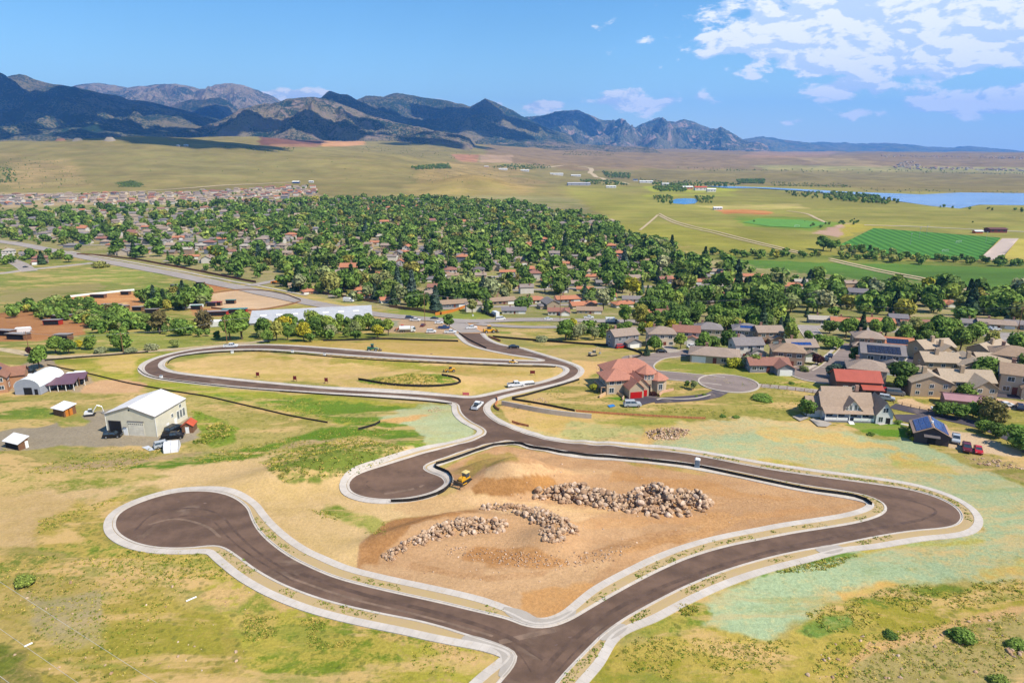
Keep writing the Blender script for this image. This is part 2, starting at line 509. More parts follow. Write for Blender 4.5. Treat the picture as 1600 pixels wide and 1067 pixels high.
# ground cover, back to front: polygon (photo coordinates laid on the ground), colour, second colour, share of the second, tufts, softness
TAN, TAN2 = (222, 190, 142), (206, 176, 128)
DRY, DRY2 = (182, 170, 104), (160, 158, 84)
YEL, YEL2 = (192, 180, 84), (166, 166, 62)
GRN, GRN2 = (112, 142, 50), (150, 160, 70)
LUSH, LUSH2 = (88, 128, 52), (100, 138, 60)
PAD, PAD2 = (208, 172, 134), (188, 150, 112)
TEAL, TEAL2 = (174, 198, 158), (214, 190, 120)
GRAV, GRAV2 = (172, 164, 148), (158, 150, 134)
PAINT = [
    # far plains
    ([(-300, 200), (1900, 200), (1900, 345), (-300, 345)], (158, 144, 94), (140, 138, 82), .45, 0, 2),
    ([(760, 225), (1900, 225), (1900, 262), (1000, 266), (880, 262), (760, 252)], (156, 134, 102), (146, 130, 92), .4, 0, 3),
    ([(1190, 236), (1310, 236), (1290, 246), (1150, 246)], (178, 146, 116), (166, 140, 108), .4, 0, 2),
    ([(1170, 258), (1600, 262), (1700, 272), (1200, 266)], (150, 158, 96), (176, 164, 112), .5, 0, 2),
    ([(1250, 248), (1330, 246), (1380, 262), (1290, 258)], (180, 158, 120), (162, 148, 106), .4, 0, 3),
    ([(1000, 266), (1700, 272), (1700, 302), (1150, 292), (960, 282)], (150, 136, 88), (140, 134, 78), .4, 0, 3),
    ([(150, 232), (330, 238), (520, 262), (500, 280), (330, 276), (190, 256)], (144, 142, 86), (154, 142, 94), .4, 0, 5),
    ([(10, 250), (110, 250), (140, 290), (20, 300)], (190, 166, 118), (150, 142, 90), .45, 0, 8),
    ([(183, 286), (205, 282), (226, 288), (222, 293), (185, 293)], (90, 110, 56), (84, 100, 50), .5, 0, 1),
    ([(60, 275), (110, 280), (140, 291), (70, 290)], (150, 134, 88), (176, 166, 112), .5, 0, 3),
    ([(405, 210), (560, 211), (570, 224), (540, 227), (405, 227)], (112, 82, 74), (140, 100, 84), .5, 0, 1),
    ([(505, 219), (566, 217), (572, 226), (540, 229), (500, 229)], (214, 166, 118), (204, 156, 110), .4, 0, 1),
    ([(420, 225), (500, 226), (496, 230), (420, 229)], (176, 140, 106), (160, 120, 96), .4, 0, 1),
    ([(703, 241), (748, 242), (746, 254), (722, 254)], (188, 142, 112), (180, 136, 106), .3, 0, 1),
    ([(748, 242), (800, 243), (800, 255), (750, 254)], (182, 158, 132), (172, 150, 126), .3, 0, 1),
    ([(650, 268), (720, 260), (790, 262), (850, 285), (800, 300), (640, 296)], (186, 166, 112), (150, 134, 84), .5, 0, 6),
    ([(620, 286), (760, 282), (800, 300), (640, 304)], (176, 158, 104), (160, 150, 92), .5, 0, 4),
    # flats to the right
    ([(880, 292), (1150, 290), (1700, 318), (1700, 470), (1380, 420), (1150, 405), (960, 372), (930, 330)], (168, 162, 88), (144, 150, 70), .45, 0, 12),
    ([(1010, 290), (1150, 296), (1150, 306), (1010, 306)], (182, 186, 70), (150, 166, 70), .4, 0, 3),
    ([(960, 345), (1120, 352), (1290, 384), (1290, 398), (1100, 390), (950, 370)], (148, 152, 66), (174, 170, 82), .4, 0, 4),
    ([(1150, 338), (1250, 340), (1320, 349), (1270, 361), (1160, 353)], (120, 156, 56), (140, 160, 64), .4, 0, 1),
    ([(1118, 328), (1150, 326), (1206, 330), (1200, 336), (1130, 334)], (196, 126, 72), (208, 158, 100), .4, 0, 1),
    ([(1090, 322), (1240, 318), (1260, 326), (1130, 328)], (204, 184, 132), (176, 176, 90), .5, 0, 2),
    ([(1274, 365), (1318, 349), (1352, 351), (1316, 370)], (206, 176, 158), (196, 166, 148), .4, 0, 1),
    ([(1320, 350), (1400, 352), (1350, 362), (1312, 372)], (190, 176, 76), (170, 170, 70), .4, 0, 2),
    ([(1560, 372), (1700, 376), (1700, 412), (1540, 408)], (176, 170, 78), (190, 178, 100), .4, 0, 2),
    ([(1100, 400), (1200, 402), (1420, 408), (1700, 420), (1700, 470), (1480, 448), (1330, 440), (1200, 428), (1090, 414)], LUSH, LUSH2, .4, 0, 1.5),
    ([(1096, 398), (1190, 396), (1300, 400), (1460, 410), (1700, 412), (1700, 422), (1100, 404)], (140, 148, 70), (110, 130, 60), .5, 0, 1.5),
    ([(780, 378), (900, 380), (1100, 400), (1090, 420), (930, 400), (800, 388)], (106, 140, 56), LUSH2, .4, 0, 2),
    # suburb ground
    ([(-300, 300), (240, 302), (480, 294), (520, 316), (300, 330), (-300, 350)], (196, 172, 146), (160, 156, 108), .4, 0, 2),
    ([(-300, 345), (0, 325), (520, 308), (900, 312), (960, 360), (1100, 405), (1300, 432), (1700, 468), (1700, 640), (1540, 640), (1300, 600), (1060, 560), (1000, 530), (760, 500), (600, 482), (130, 398), (-300, 372)], (132, 142, 74), (180, 166, 132), .42, 0, 3),
    # left fields, stables
    ([(-300, 372), (100, 402), (170, 408), (330, 440), (240, 460), (110, 500), (-300, 520)], (148, 158, 82), (122, 142, 62), .4, .3, 3),
    ([(60, 452), (140, 444), (168, 448), (60, 468), (0, 470), (0, 456)], (176, 166, 116), (160, 158, 92), .4, 0, 3),
    ([(-300, 505), (160, 470), (340, 500), (700, 520), (720, 560), (300, 560), (-300, 590)], (154, 160, 84), (134, 146, 66), .4, .5, 3),
    ([(-20, 492), (60, 486), (108, 490), (136, 506), (134, 520), (60, 534), (-20, 534)], (200, 150, 104), (180, 128, 84), .4, 0, 2),
    ([(104, 464), (200, 454), (226, 460), (215, 480), (192, 491), (150, 484)], (192, 138, 92), (214, 168, 116), .4, 0, 2),
    ([(150, 484), (192, 474), (196, 490), (160, 492)], (226, 192, 144), TAN2, .4, 0, 2),
    ([(312, 444), (350, 442), (366, 450), (330, 458), (312, 456)], (190, 130, 84), (200, 148, 100), .4, 0, 1.5),
    ([(322, 459), (386, 452), (442, 458), (470, 470), (420, 482), (380, 486), (330, 482)], (222, 196, 166), (212, 184, 152), .4, 0, 1.5),
    ([(300, 480), (410, 482), (400, 492), (300, 496)], (190, 140, 96), (206, 160, 116), .4, 0, 2),
    ([(212, 490), (250, 490), (246, 514), (214, 508)], (200, 170, 134), (170, 160, 96), .4, 0, 3),
    ([(545, 482), (572, 486), (570, 494), (545, 492)], (206, 170, 130), TAN2, .4, 0, 2),
    ([(0, 545), (60, 552), (50, 562), (0, 566), (-300, 570), (-300, 550)], (176, 172, 100), DRY2, .4, .2, 2),
    # yard on the construction entrance
    ([(572, 498), (620, 494), (700, 500), (760, 508), (780, 520), (730, 524), (700, 522), (610, 520), (590, 506)], (196, 170, 142), (182, 158, 130), .4, 0, 1.5),
    ([(578, 504), (592, 499), (622, 500), (618, 510), (590, 510)], (160, 164, 142), (150, 154, 132), .4, 0, 1),
    ([(612, 521), (715, 524), (714, 532), (612, 530)], (130, 144, 78), (150, 154, 96), .4, .4, 1.5),
    ([(700, 508), (740, 505), (770, 520), (735, 526)], (214, 170, 128), (196, 156, 116), .4, 0, 2),
    ([(775, 490), (860, 504), (1000, 520), (1000, 534), (880, 534), (790, 530), (760, 514)], (150, 152, 78), (128, 144, 66), .4, .5, 3),
    ([(800, 521), (836, 519), (838, 526), (800, 528)], (206, 182, 138), TAN2, .3, 0, 2),
    ([(770, 522), (860, 530), (860, 540), (800, 540)], (160, 156, 90), (178, 164, 110), .4, .3, 2),
    ([(690, 462), (770, 486), (775, 500), (690, 502), (600, 490)], (136, 156, 66), (150, 160, 80), .4, 0, 3),
    # loop and its surroundings
    ([(396, 540), (512, 533), (600, 529), (716, 531), (760, 550), (830, 556), (820, 566), (560, 552)], (216, 184, 122), (186, 170, 84), .45, .1, 2),
    ([(60, 566), (150, 556), (280, 548), (420, 536), (300, 552), (222, 570), (226, 590), (420, 612), (720, 634), (705, 650), (600, 668), (515, 664), (400, 640), (300, 622), (180, 596)], (180, 176, 78), (154, 164, 62), .45, .3, 3),
    ([(140, 566), (178, 554), (225, 553), (214, 566), (216, 582), (180, 580)], (220, 192, 130), (196, 182, 90), .4, 0, 4),
    ([(290, 613), (400, 622), (600, 630), (690, 636), (650, 650), (570, 662), (510, 658), (420, 640), (330, 622)], (112, 146, 50), (158, 164, 70), .4, .6, 3),
    ([(262, 567), (400, 549), (560, 556), (800, 567), (882, 573), (884, 585), (800, 606), (735, 618), (620, 610), (400, 595), (275, 583)], (228, 196, 142), (196, 178, 104), .42, .1, 2),
    ([(400, 552), (560, 562), (700, 572), (860, 586), (720, 584), (520, 570), (400, 562)], (158, 162, 66), (206, 176, 108), .45, .1, 4),
    ([(560, 594), (590, 588), (640, 582), (695, 586), (722, 596), (712, 602), (625, 604)], (120, 148, 54), (200, 174, 104), .4, .6, 1.5),
    ([(584, 592), (640, 583), (690, 588), (660, 599), (600, 600)], (198, 176, 102), (126, 148, 56), .42, 1, 3),
    # small hydroseeded lot west of the junction
    ([(636, 634), (700, 628), (716, 634), (722, 650), (742, 668), (735, 682), (700, 694), (640, 708), (596, 690), (610, 660), (596, 652)], (186, 200, 162), (176, 184, 126), .4, .1, 4),
    ([(520, 672), (620, 652), (668, 642), (678, 648), (600, 668), (560, 678), (470, 690)], (220, 180, 124), (206, 176, 112), .4, 0, 3),
    # barn yard, west side
    ([(-300, 612), (150, 606), (300, 612), (420, 640), (540, 664), (560, 676), (400, 700), (250, 720), (0, 735), (-300, 740)], (178, 168, 104), (158, 154, 82), .45, .5, 3),
    ([(0, 628), (60, 632), (96, 644), (70, 664), (0, 672), (-200, 668), (-200, 630)], (114, 142, 56), (146, 156, 72), .4, .5, 4),
    ([(20, 574), (50, 562), (78, 562), (86, 576), (140, 588), (150, 600), (134, 612), (40, 616), (0, 612), (-200, 612), (-200, 572)], (184, 166, 140), GRAV, .3, 0, 2),
    ([(128, 600), (160, 592), (205, 590), (232, 600), (226, 613), (130, 615)], (220, 184, 146), (204, 166, 126), .4, 0, 2),
    ([(-200, 672), (0, 670), (86, 660), (118, 652), (155, 642), (180, 640), (300, 652), (308, 684), (262, 699), (200, 697), (100, 695), (50, 699), (0, 700), (-200, 704)], GRAV, GRAV2, .4, 0, 2),
    ([(100, 656), (130, 648), (146, 654), (140, 664), (112, 664)], (122, 146, 60), (150, 156, 80), .4, .3, 2),
    ([(306, 640), (330, 650), (368, 672), (366, 690), (340, 698), (310, 694), (302, 670)], (124, 150, 52), (160, 164, 80), .4, .8, 3),
    ([(-200, 770), (0, 745), (100, 726), (240, 716), (400, 702), (470, 690), (560, 673), (600, 664), (600, 672), (470, 700), (300, 722), (120, 736), (0, 760), (-200, 785)], (186, 166, 128), (170, 156, 110), .4, .1, 2),
    # west bank
    ([(-200, 770), (60, 742), (200, 730), (400, 716), (520, 690), (640, 690), (660, 700), (560, 745), (540, 770), (640, 786), (720, 780), (700, 792), (590, 820), (560, 860), (566, 900), (500, 880), (440, 850), (400, 790), (370, 768), (220, 762), (160, 810), (150, 850), (-200, 850)], (230, 202, 154), (212, 186, 130), .4, .06, 3),
    ([(150, 742), (230, 728), (330, 712), (430, 692), (520, 668), (590, 660), (640, 664), (668, 684), (656, 700), (610, 694), (560, 684), (480, 690), (400, 712), (300, 730), (230, 742)], (104, 140, 44), (136, 156, 58), .4, .6, 3),
    ([(410, 722), (470, 698), (560, 684), (612, 694), (640, 706), (560, 734), (500, 752), (440, 752)], (216, 190, 130), (124, 142, 62), .42, 1, 4),
    ([(-100, 740), (120, 738), (200, 738), (260, 750), (100, 765), (-100, 790)], (150, 160, 72), (214, 190, 130), .55, .3, 5),
    ([(480, 795), (530, 790), (590, 812), (604, 826), (580, 840), (540, 830)], (180, 180, 100), (130, 152, 60), .5, .4, 5),
    ([(60, 812), (130, 778), (215, 768), (168, 806), (166, 842), (250, 872), (340, 868), (420, 900), (340, 905), (180, 880), (70, 856)], (132, 156, 58), (200, 182, 100), .5, .5, 6),
    ([(-200, 862), (60, 862), (200, 882), (330, 890), (400, 905), (300, 918), (120, 900), (-200, 900)], (136, 150, 66), (206, 182, 110), .5, .5, 6),
    ([(440, 930), (550, 966), (700, 1000), (795, 1020), (780, 1075), (300, 1090), (300, 950), (340, 900)], (216, 186, 130), (178, 174, 76), .5, .3, 5),
    ([(-300, 905), (120, 905), (240, 915), (330, 950), (380, 1000), (360, 1110), (-300, 1110)], (194, 176, 108), (168, 158, 76), .45, .6, 6),
    ([(50, 930), (150, 936), (205, 962), (200, 985), (110, 1010), (60, 980)], (184, 172, 136), (176, 166, 100), .45, .1, 9),
    ([(170, 945), (250, 935), (340, 960), (350, 1020), (260, 1050), (170, 1010)], (182, 168, 86), (160, 156, 66), .4, .5, 9),
    ([(-100, 1000), (30, 1020), (90, 1075), (-100, 1090)], (118, 130, 54), (150, 140, 84), .4, .6, 6),
    ([(420, 962), (500, 960), (570, 968), (600, 1000), (640, 1040), (640, 1080), (380, 1080), (400, 1010)], (128, 150, 50), (186, 176, 84), .42, .6, 7),
    ([(455, 935), (520, 950), (580, 968), (560, 985), (500, 975)], (150, 164, 58), (206, 180, 110), .45, .4, 5),
    ([(395, 925), (430, 945), (430, 985), (396, 990), (360, 960)], (146, 156, 66), (196, 178, 100), .5, .7, 6),
    ([(600, 965), (680, 990), (660, 1008), (600, 1000)], (140, 154, 56), (206, 180, 110), .45, .6, 5),
    # the brown building pad
    ([(665, 742), (700, 722), (772, 697), (850, 706), (1040, 723), (1200, 752), (1350, 782), (1375, 795), (1340, 806), (1200, 830), (1090, 856), (960, 905), (880, 960), (850, 968), (800, 956), (650, 912), (556, 892), (556, 850), (600, 818), (705, 792), (712, 760)], PAD, PAD2, .4, 0, 1.5),
    ([(557, 850), (600, 816), (700, 792), (770, 790), (720, 806), (640, 826), (592, 868), (590, 895), (560, 892)], (178, 134, 90), (196, 152, 106), .45, 0, 3),
    ([(612, 784), (700, 765), (740, 764), (850, 786), (960, 800), (880, 804), (790, 792), (700, 800), (650, 806), (600, 800)], (222, 190, 144), (206, 168, 122), .4, 0, 4),
    ([(565, 885), (700, 898), (880, 890), (960, 880), (900, 930), (870, 960), (800, 952), (650, 908)], (218, 184, 146), (202, 168, 130), .45, 0, 6),
    ([(820, 925), (900, 915), (930, 915), (876, 962), (850, 968), (815, 950)], (214, 172, 122), (206, 160, 108), .45, 0, 4),
    ([(700, 736), (740, 714), (790, 706), (820, 716), (760, 726), (740, 745)], (176, 146, 96), (168, 150, 84), .4, .1, 4),
    ([(960, 716), (1060, 726), (1100, 738), (1000, 728)], (168, 158, 84), (188, 152, 104), .4, .2, 2),
    ([(758, 745), (765, 728), (790, 722), (840, 722), (866, 736), (845, 745), (800, 742), (770, 748)], (222, 190, 150), (206, 172, 132), .35, 0, 1.5),
    ([(866, 732), (960, 737), (960, 742), (860, 741)], (216, 180, 136), PAD, .4, 0, 2),
    ([(738, 762), (760, 744), (800, 746), (840, 741), (866, 746), (870, 758), (832, 768), (786, 774), (742, 770)], (168, 126, 82), (184, 140, 92), .45, 0, 1.5),
    ([(834, 745), (858, 742), (868, 752), (850, 762), (836, 758)], (192, 146, 92), (180, 134, 84), .4, 0, 2),
    ([(880, 808), (1000, 812), (1200, 800), (1330, 792), (1300, 800), (1100, 818), (980, 826), (880, 818)], (214, 174, 130), (196, 152, 108), .45, 0, 3),
    ([(960, 740), (1100, 752), (1250, 782), (1180, 782), (1060, 760), (960, 752)], (208, 166, 120), (188, 144, 98), .45, 0, 3),
    ([(740, 850), (830, 858), (880, 880), (800, 884), (720, 872)], (184, 138, 92), (206, 164, 118), .5, 0, 4),
    ([(1120, 800), (1200, 806), (1100, 838), (1010, 862), (960, 868), (1040, 836)], (186, 142, 96), (206, 164, 118), .5, 0, 4),
    ([(700, 772), (760, 774), (840, 782), (930, 806), (900, 812), (820, 798), (730, 788)], (226, 194, 152), (212, 174, 132), .4, 0, 2.5),
    ([(900, 870), (1010, 836), (1100, 820), (1090, 830), (1000, 852), (915, 884)], (184, 142, 102), (204, 168, 128), .5, 0, 2),
    ([(640, 880), (760, 896), (860, 888), (850, 896), (760, 906), (640, 890)], (188, 148, 108), (206, 170, 132), .5, 0, 2),
    ([(1040, 790), (1150, 776), (1260, 790), (1250, 795), (1150, 783), (1050, 797)], (184, 144, 104), (206, 168, 128), .5, 0, 2),
    # house lots
    ([(770, 500), (1000, 526), (1010, 556), (960, 578), (905, 600), (800, 640), (880, 650), (1060, 660), (1260, 662), (1420, 700), (1540, 740), (1700, 800), (1700, 640), (1400, 600), (1270, 600), (1120, 585), (1040, 578), (990, 556), (850, 548)], (172, 164, 94), (152, 150, 76), .45, .6, 3),
    ([(820, 540), (900, 538), (960, 548), (1000, 558), (960, 570), (900, 568), (860, 552)], (182, 162, 112), (160, 158, 88), .45, .2, 3),
    ([(895, 562), (962, 568), (958, 578), (915, 592), (898, 596)], (222, 186, 132), (196, 176, 106), .3, 0, 2),
    ([(1036, 566), (1100, 568), (1300, 590), (1300, 612), (1240, 606), (1100, 594), (1040, 584)], (156, 160, 74), (140, 152, 64), .4, .4, 3),
    ([(945, 624), (975, 616), (1030, 620), (1085, 624), (1030, 626), (990, 640), (978, 628)], (100, 146, 46), (116, 152, 56), .4, .2, 1),
    ([(1400, 655), (1430, 700), (1420, 690), (1320, 664)], (120, 152, 50), (100, 140, 46), .4, 0, 1),
    ([(1322, 662), (1400, 663), (1420, 668), (1418, 684), (1400, 686), (1350, 676)], (104, 150, 44), (120, 156, 50), .4, .1, 1.5),
    ([(1396, 621), (1420, 620), (1462, 634), (1462, 640), (1440, 641), (1398, 634)], (222, 194, 160), (206, 178, 144), .4, 0, 1.5),
    ([(1470, 670), (1512, 674), (1552, 688), (1600, 706), (1600, 716), (1538, 710), (1486, 702)], (220, 198, 170), (208, 186, 158), .4, 0, 1.5),
    ([(1520, 618), (1600, 626), (1700, 640), (1700, 652), (1600, 641), (1524, 634)], (222, 194, 166), (208, 182, 154), .4, 0, 1.5),
    ([(1566, 662), (1610, 664), (1700, 690), (1600, 688), (1570, 676)], (98, 140, 46), (116, 150, 56), .4, 0, 2),
    ([(1490, 706), (1600, 720), (1700, 760), (1600, 748), (1520, 730)], (182, 166, 114), (150, 150, 78), .5, .4, 3),
    ([(1570, 540), (1700, 560), (1700, 590), (1600, 570)], (120, 150, 62), (104, 136, 56), .4, 0, 2),
    # hydroseeded slope on the east side
    ([(775, 636), (800, 622), (830, 628), (905, 642), (1000, 652), (1070, 658), (1090, 690), (1060, 706), (980, 696), (880, 690), (800, 672)], (226, 192, 136), (206, 182, 110), .35, .2, 2),
    ([(890, 660), (990, 658), (1000, 688), (900, 692), (860, 684)], (218, 192, 132), (190, 190, 130), .4, .4, 4),
    ([(920, 652), (1000, 654), (1065, 658), (1060, 664), (990, 664), (930, 662)], (122, 150, 62), (170, 170, 88), .4, .4, 2),
    ([(800, 668), (840, 672), (890, 684), (870, 690), (820, 682)], (168, 190, 140), (206, 186, 126), .4, .2, 2),
    ([(1000, 704), (1030, 686), (1070, 664), (1130, 652), (1220, 656), (1330, 672), (1420, 694), (1520, 728), (1700, 790), (1700, 900), (1500, 820), (1480, 776), (1300, 738), (1180, 722), (1080, 710)], (176, 196, 158), (216, 194, 142), .46, .15, 5),
    ([(1190, 668), (1300, 676), (1400, 700), (1380, 704), (1280, 690), (1180, 676)], (220, 192, 126), (190, 198, 140), .42, .1, 4),
    ([(1090, 712), (1220, 722), (1330, 740), (1440, 764), (1360, 752), (1220, 734), (1100, 718)], (206, 184, 118), (184, 178, 90), .4, .3, 3),
    ([(1370, 706), (1440, 718), (1500, 742), (1460, 744), (1400, 726)], (216, 188, 112), (180, 190, 120), .4, .1, 5),
    ([(1430, 842), (1510, 826), (1560, 790), (1720, 780), (1720, 905), (1560, 908), (1480, 912), (1360, 926), (1290, 950), (1200, 1000), (1120, 985), (1085, 968), (1110, 935), (1180, 905), (1260, 880), (1340, 858)], (172, 196, 160), (206, 190, 134), .40, .2, 9),
    ([(1530, 884), (1640, 872), (1700, 890), (1600, 902), (1500, 906)], (214, 186, 106), (176, 196, 140), .4, .1, 6),
    ([(1310, 930), (1390, 908), (1440, 906), (1400, 925), (1320, 945)], (218, 180, 108), (190, 180, 100), .4, .1, 5),
    ([(1240, 870), (1300, 866), (1340, 868), (1300, 882), (1230, 890), (1190, 902)], (112, 150, 66), (150, 180, 110), .42, .6, 4),
    ([(1350, 850), (1420, 842), (1540, 838), (1530, 848), (1440, 852), (1350, 866)], (196, 180, 84), (176, 194, 130), .4, .1, 4),
    ([(996, 990), (1010, 968), (1060, 944), (1096, 948), (1100, 968), (1080, 1000), (1030, 1004)], (126, 146, 56), (170, 164, 80), .5, .8, 5),
    ([(1085, 985), (1220, 1000), (1310, 946), (1420, 914), (1700, 905), (1720, 1000), (1560, 1100), (880, 1100), (960, 1010)], (190, 174, 90), (160, 156, 62), .45, .5, 5),
    ([(1320, 940), (1400, 918), (1500, 910), (1530, 922), (1440, 940), (1370, 956)], (118, 138, 52), (170, 160, 70), .4, .6, 5),
    ([(1250, 985), (1290, 965), (1340, 958), (1330, 975), (1270, 995)], (116, 150, 70), (160, 170, 100), .4, .7, 5),
    ([(1330, 1080), (1340, 1030), (1400, 1000), (1500, 972), (1700, 945), (1700, 1100)], (180, 168, 112), (156, 150, 84), .45, .8, 5),
    ([(1325, 1040), (1360, 1006), (1450, 982), (1540, 962), (1640, 940), (1640, 955), (1540, 975), (1440, 1000), (1370, 1022)], (214, 180, 130), (196, 168, 112), .35, .1, 3),
]


def build_ground():
    th_in = np.radians(np.linspace(-42, 42, 660))
    th_out = np.radians(np.concatenate([np.linspace(43, 60, 14), np.linspace(64, 180, 30)]))
    th = np.concatenate([-th_out[::-1], th_in, th_out[:-1]])
    rr = [0.0, 20, 40, 55]
    r = 64.0
    while r < 22000:
        rr.append(r)
        r *= 1.0042 if r < 2600 else (1.009 if r < 7000 else 1.05)
    rr = np.array(rr)
    Rg, Tg = np.meshgrid(rr, th, indexing='ij')
    x, y = (Rg * np.sin(Tg)), (Rg * np.cos(Tg))
    z = height(x, y)
    # roughness of the open country drawn by the land itself
    nr, nt = x.shape
    x, y, z = x.ravel(), y.ravel(), z.ravel()
    dist = np.hypot(x, y)
    wm = np.clip(dist / 140, .5, 12)            # metres of edge wander
    wx = x + wm * 1.6 * fbm(x, y, 22, 4, 31) + wm * .6 * fbm(x, y, 5, 2, 37)
    wy = y + wm * 2.2 * fbm(x, y, 22, 4, 41) + wm * .8 * fbm(x, y, 5, 2, 47)
    u, v = to_px(wx, wy, z)
    front = y > 30
    u = np.where(front, u, -9999)
    # lake bed
    lk = inpoly(LAKE, *to_px(x, y, np.full_like(x, LAKE_Z))) & front & (y > 1200)
    pk = inpoly(POND, *to_px(x, y, z)) & front
    z = np.where(lk, LAKE_Z - 2.5, z)
    z = np.where(pk, z - 1.5, z)
    n = len(x)
    brk = fbm(x, y * .8, 9, 4, 91, .6) * .7 + fbm(x * .5, y, 34, 3, 95) * .6
    brk = brk + fbm(x * .7, y, 2.6, 3, 93, .6) * .55
    brk = np.where(dist > 900, fbm(x * .4, y, 160, 4, 97) * 1.1, brk)
    c1 = np.tile(np.array(alb(DRY) + (.45,)), (n, 1))
    c2 = np.tile(np.array(alb(DRY2) + (.3,)), (n, 1))
    for poly, a, b, amt, tuft, soft in PAINT:
        P = np.asarray(poly, float)
        sel = np.where((u > P[:, 0].min() - 12) & (u < P[:, 0].max() + 12) & (v > P[:, 1].min() - 10) & (v < P[:, 1].max() + 10))[0]
        if not len(sel):
            continue
        d = pip(poly, u[sel], v[sel])
        k = np.clip((d + brk[sel] * (soft * 1.2 if soft < 2.6 else min(soft, 6) * 4.2)) / soft * .6 + .5, 0, 1)[:, None]
        A, B = np.array(alb(a) + (amt,)), np.array(alb(b) + (tuft,))
        c1[sel] = c1[sel] * (1 - k) + A * k
        c2[sel] = c2[sel] * (1 - k) + B * k
    idx = np.arange(nr * nt).reshape(nr, nt)
    a = idx[:-1, :]
    Fq = np.stack([a, np.roll(idx, -1, 1)[:-1], np.roll(idx, -1, 1)[1:], idx[1:, :]], -1).reshape(-1, 4)
    Fq = Fq[nt:]                                  # the centre is closed by a fan of the second ring
    i2 = idx[1]
    V = np.stack([x, y, z], -1)
    cen = np.stack([np.full(nt, idx[0, 0]), i2, np.roll(i2, -1), np.roll(i2, -1)], -1)
    me = fast_mesh('ground', V, Fq[:, ::-1], M_GROUND, True, {'tone_a': ('FLOAT_COLOR', c1), 'tone_b': ('FLOAT_COLOR', c2)})
    o = link('ground', me)
    tag(o, kind='structure')
    return o


def ground_material():
    m = bpy.data.materials.new('earth_and_grass')
    m.use_nodes = True
    m.node_tree.nodes.clear()
    t = NT(m.node_tree)
    pos = t.node('ShaderNodeNewGeometry').outputs['Position']
    a = t.node('ShaderNodeAttribute', attribute_name='tone_a')
    b = t.node('ShaderNodeAttribute', attribute_name='tone_b')
    amt, tuft = a.outputs['Alpha'], b.outputs['Alpha']
    st = t.vmath('MULTIPLY', pos, (.3, 1.0, 1.0))        # patches drawn out along the contour
    n1 = t.noise(st, .045, 6, .62, .6)
    n2 = t.noise(pos, .32, 5, .6)
    n3 = t.noise(pos, 1.7, 6, .65)
    nb = t.math('ADD', t.math('ADD', t.math('MULTIPLY', n1, .55), t.math('MULTIPLY', n2, .3)), t.math('MULTIPLY', n3, .15))
    thr = t.math('SUBTRACT', .62, t.math('MULTIPLY', amt, .26))
    wd = t.math('ADD', .035, t.math('MULTIPLY', .085, t.math('SUBTRACT', 1.0, t.math('MULTIPLY', tuft, 3.0, clamp=True))))
    k = t.remap(t.math('DIVIDE', t.math('SUBTRACT', nb, thr), wd), -1, 1)
    col = t.mix(k, a.outputs['Color'], b.outputs['Color'])
    # broad drift of tone
    d = t.remap(t.noise(pos, .011, 4, .6), .3, .7, .84, 1.12)
    d = t.math('MULTIPLY', d, t.remap(t.noise(t.vmath('MULTIPLY', pos, (.5, 1, 1)), .004, 6, .65, .5), .35, .65, .86, 1.1))
    # grit
    g = t.remap(n3, .3, .72, .85, 1.13)
    h = t.remap(t.noise(pos, 6.0, 4, .7), .3, .7, .9, 1.1)
    f = t.math('MULTIPLY', t.math('MULTIPLY', d, g), h)
    col = t.mix(1.0, col, t.node('ShaderNodeCombineColor', {0: f, 1: f, 2: f}).outputs[0], 'MULTIPLY')
    # bare soil and greener growth showing through the grass
    bare = t.math('MULTIPLY', t.remap(t.noise(t.vmath('ADD', st, (31, 5, 0)), .10, 7, .68, .4), .50, .59), t.math('MINIMUM', t.math('MULTIPLY', tuft, 2.0), .72))
    col = t.mix(bare, col, t.mix(n3, alb((232, 198, 146)), alb((206, 176, 126))))
    grow = t.math('MULTIPLY', t.remap(t.noise(t.vmath('ADD', st, (-17, 61, 0)), .13, 7, .68, .4), .55, .64), t.math('MINIMUM', t.math('MULTIPLY', tuft, 1.4), .6))
    col = t.mix(grow, col, t.mix(n3, alb((108, 132, 52)), alb((146, 156, 72))))
    # weeds and tussocks
    vo = t.node('ShaderNodeTexVoronoi', {'Vector': t.vmath('ADD', pos, t.node('ShaderNodeTexNoise', {'Vector': pos, 'Scale': .9}).outputs['Color']), 'Scale': .62, 'Randomness': 1.0})
    clump = t.noise(pos, .12, 3, .6)
    spot = t.math('MULTIPLY', t.remap(vo.outputs['Distance'], .42, .2), t.remap(clump, .36, .56))
    spot = t.math('MULTIPLY', spot, tuft, clamp=True)
    green = t.mix(t.noise(pos, .5, 3), alb((72, 98, 36)), alb((128, 132, 66)))
    col = t.mix(t.math('MULTIPLY', spot, .9), col, green)
    col = t.mix(1.0, col, (1.07, .985, .86), 'MULTIPLY')
    bm = t.node('ShaderNodeBump', {'Strength': .5, 'Distance': .35, 'Height': t.math('ADD', n3, t.math('MULTIPLY', spot, .8))}).outputs[0]
    p = t.node('ShaderNodeBsdfPrincipled', {'Base Color': col, 'Roughness': .95, 'Specular IOR Level': .1, 'Normal': bm})
    t.l.new(p.outputs[0], t.node('ShaderNodeOutputMaterial').inputs[0])
    return m


LAKE = [(1100, 291), (1140, 291), (1220, 294), (1330, 300), (1440, 304), (1500, 301), (1600, 302), (1750, 304), (1750, 322), (1600, 321), (1530, 320), (1500, 326), (1455, 322), (1400, 314), (1340, 306), (1250, 298), (1180, 294), (1140, 294)]
POND = [(1048, 314), (1056, 311), (1070, 310), (1086, 310.5), (1091, 314), (1086, 318), (1070, 319.5), (1052, 318)]
M_GROUND = ground_material()
ground_obj = build_ground()
print('ground', round(time.time() - T0, 1))


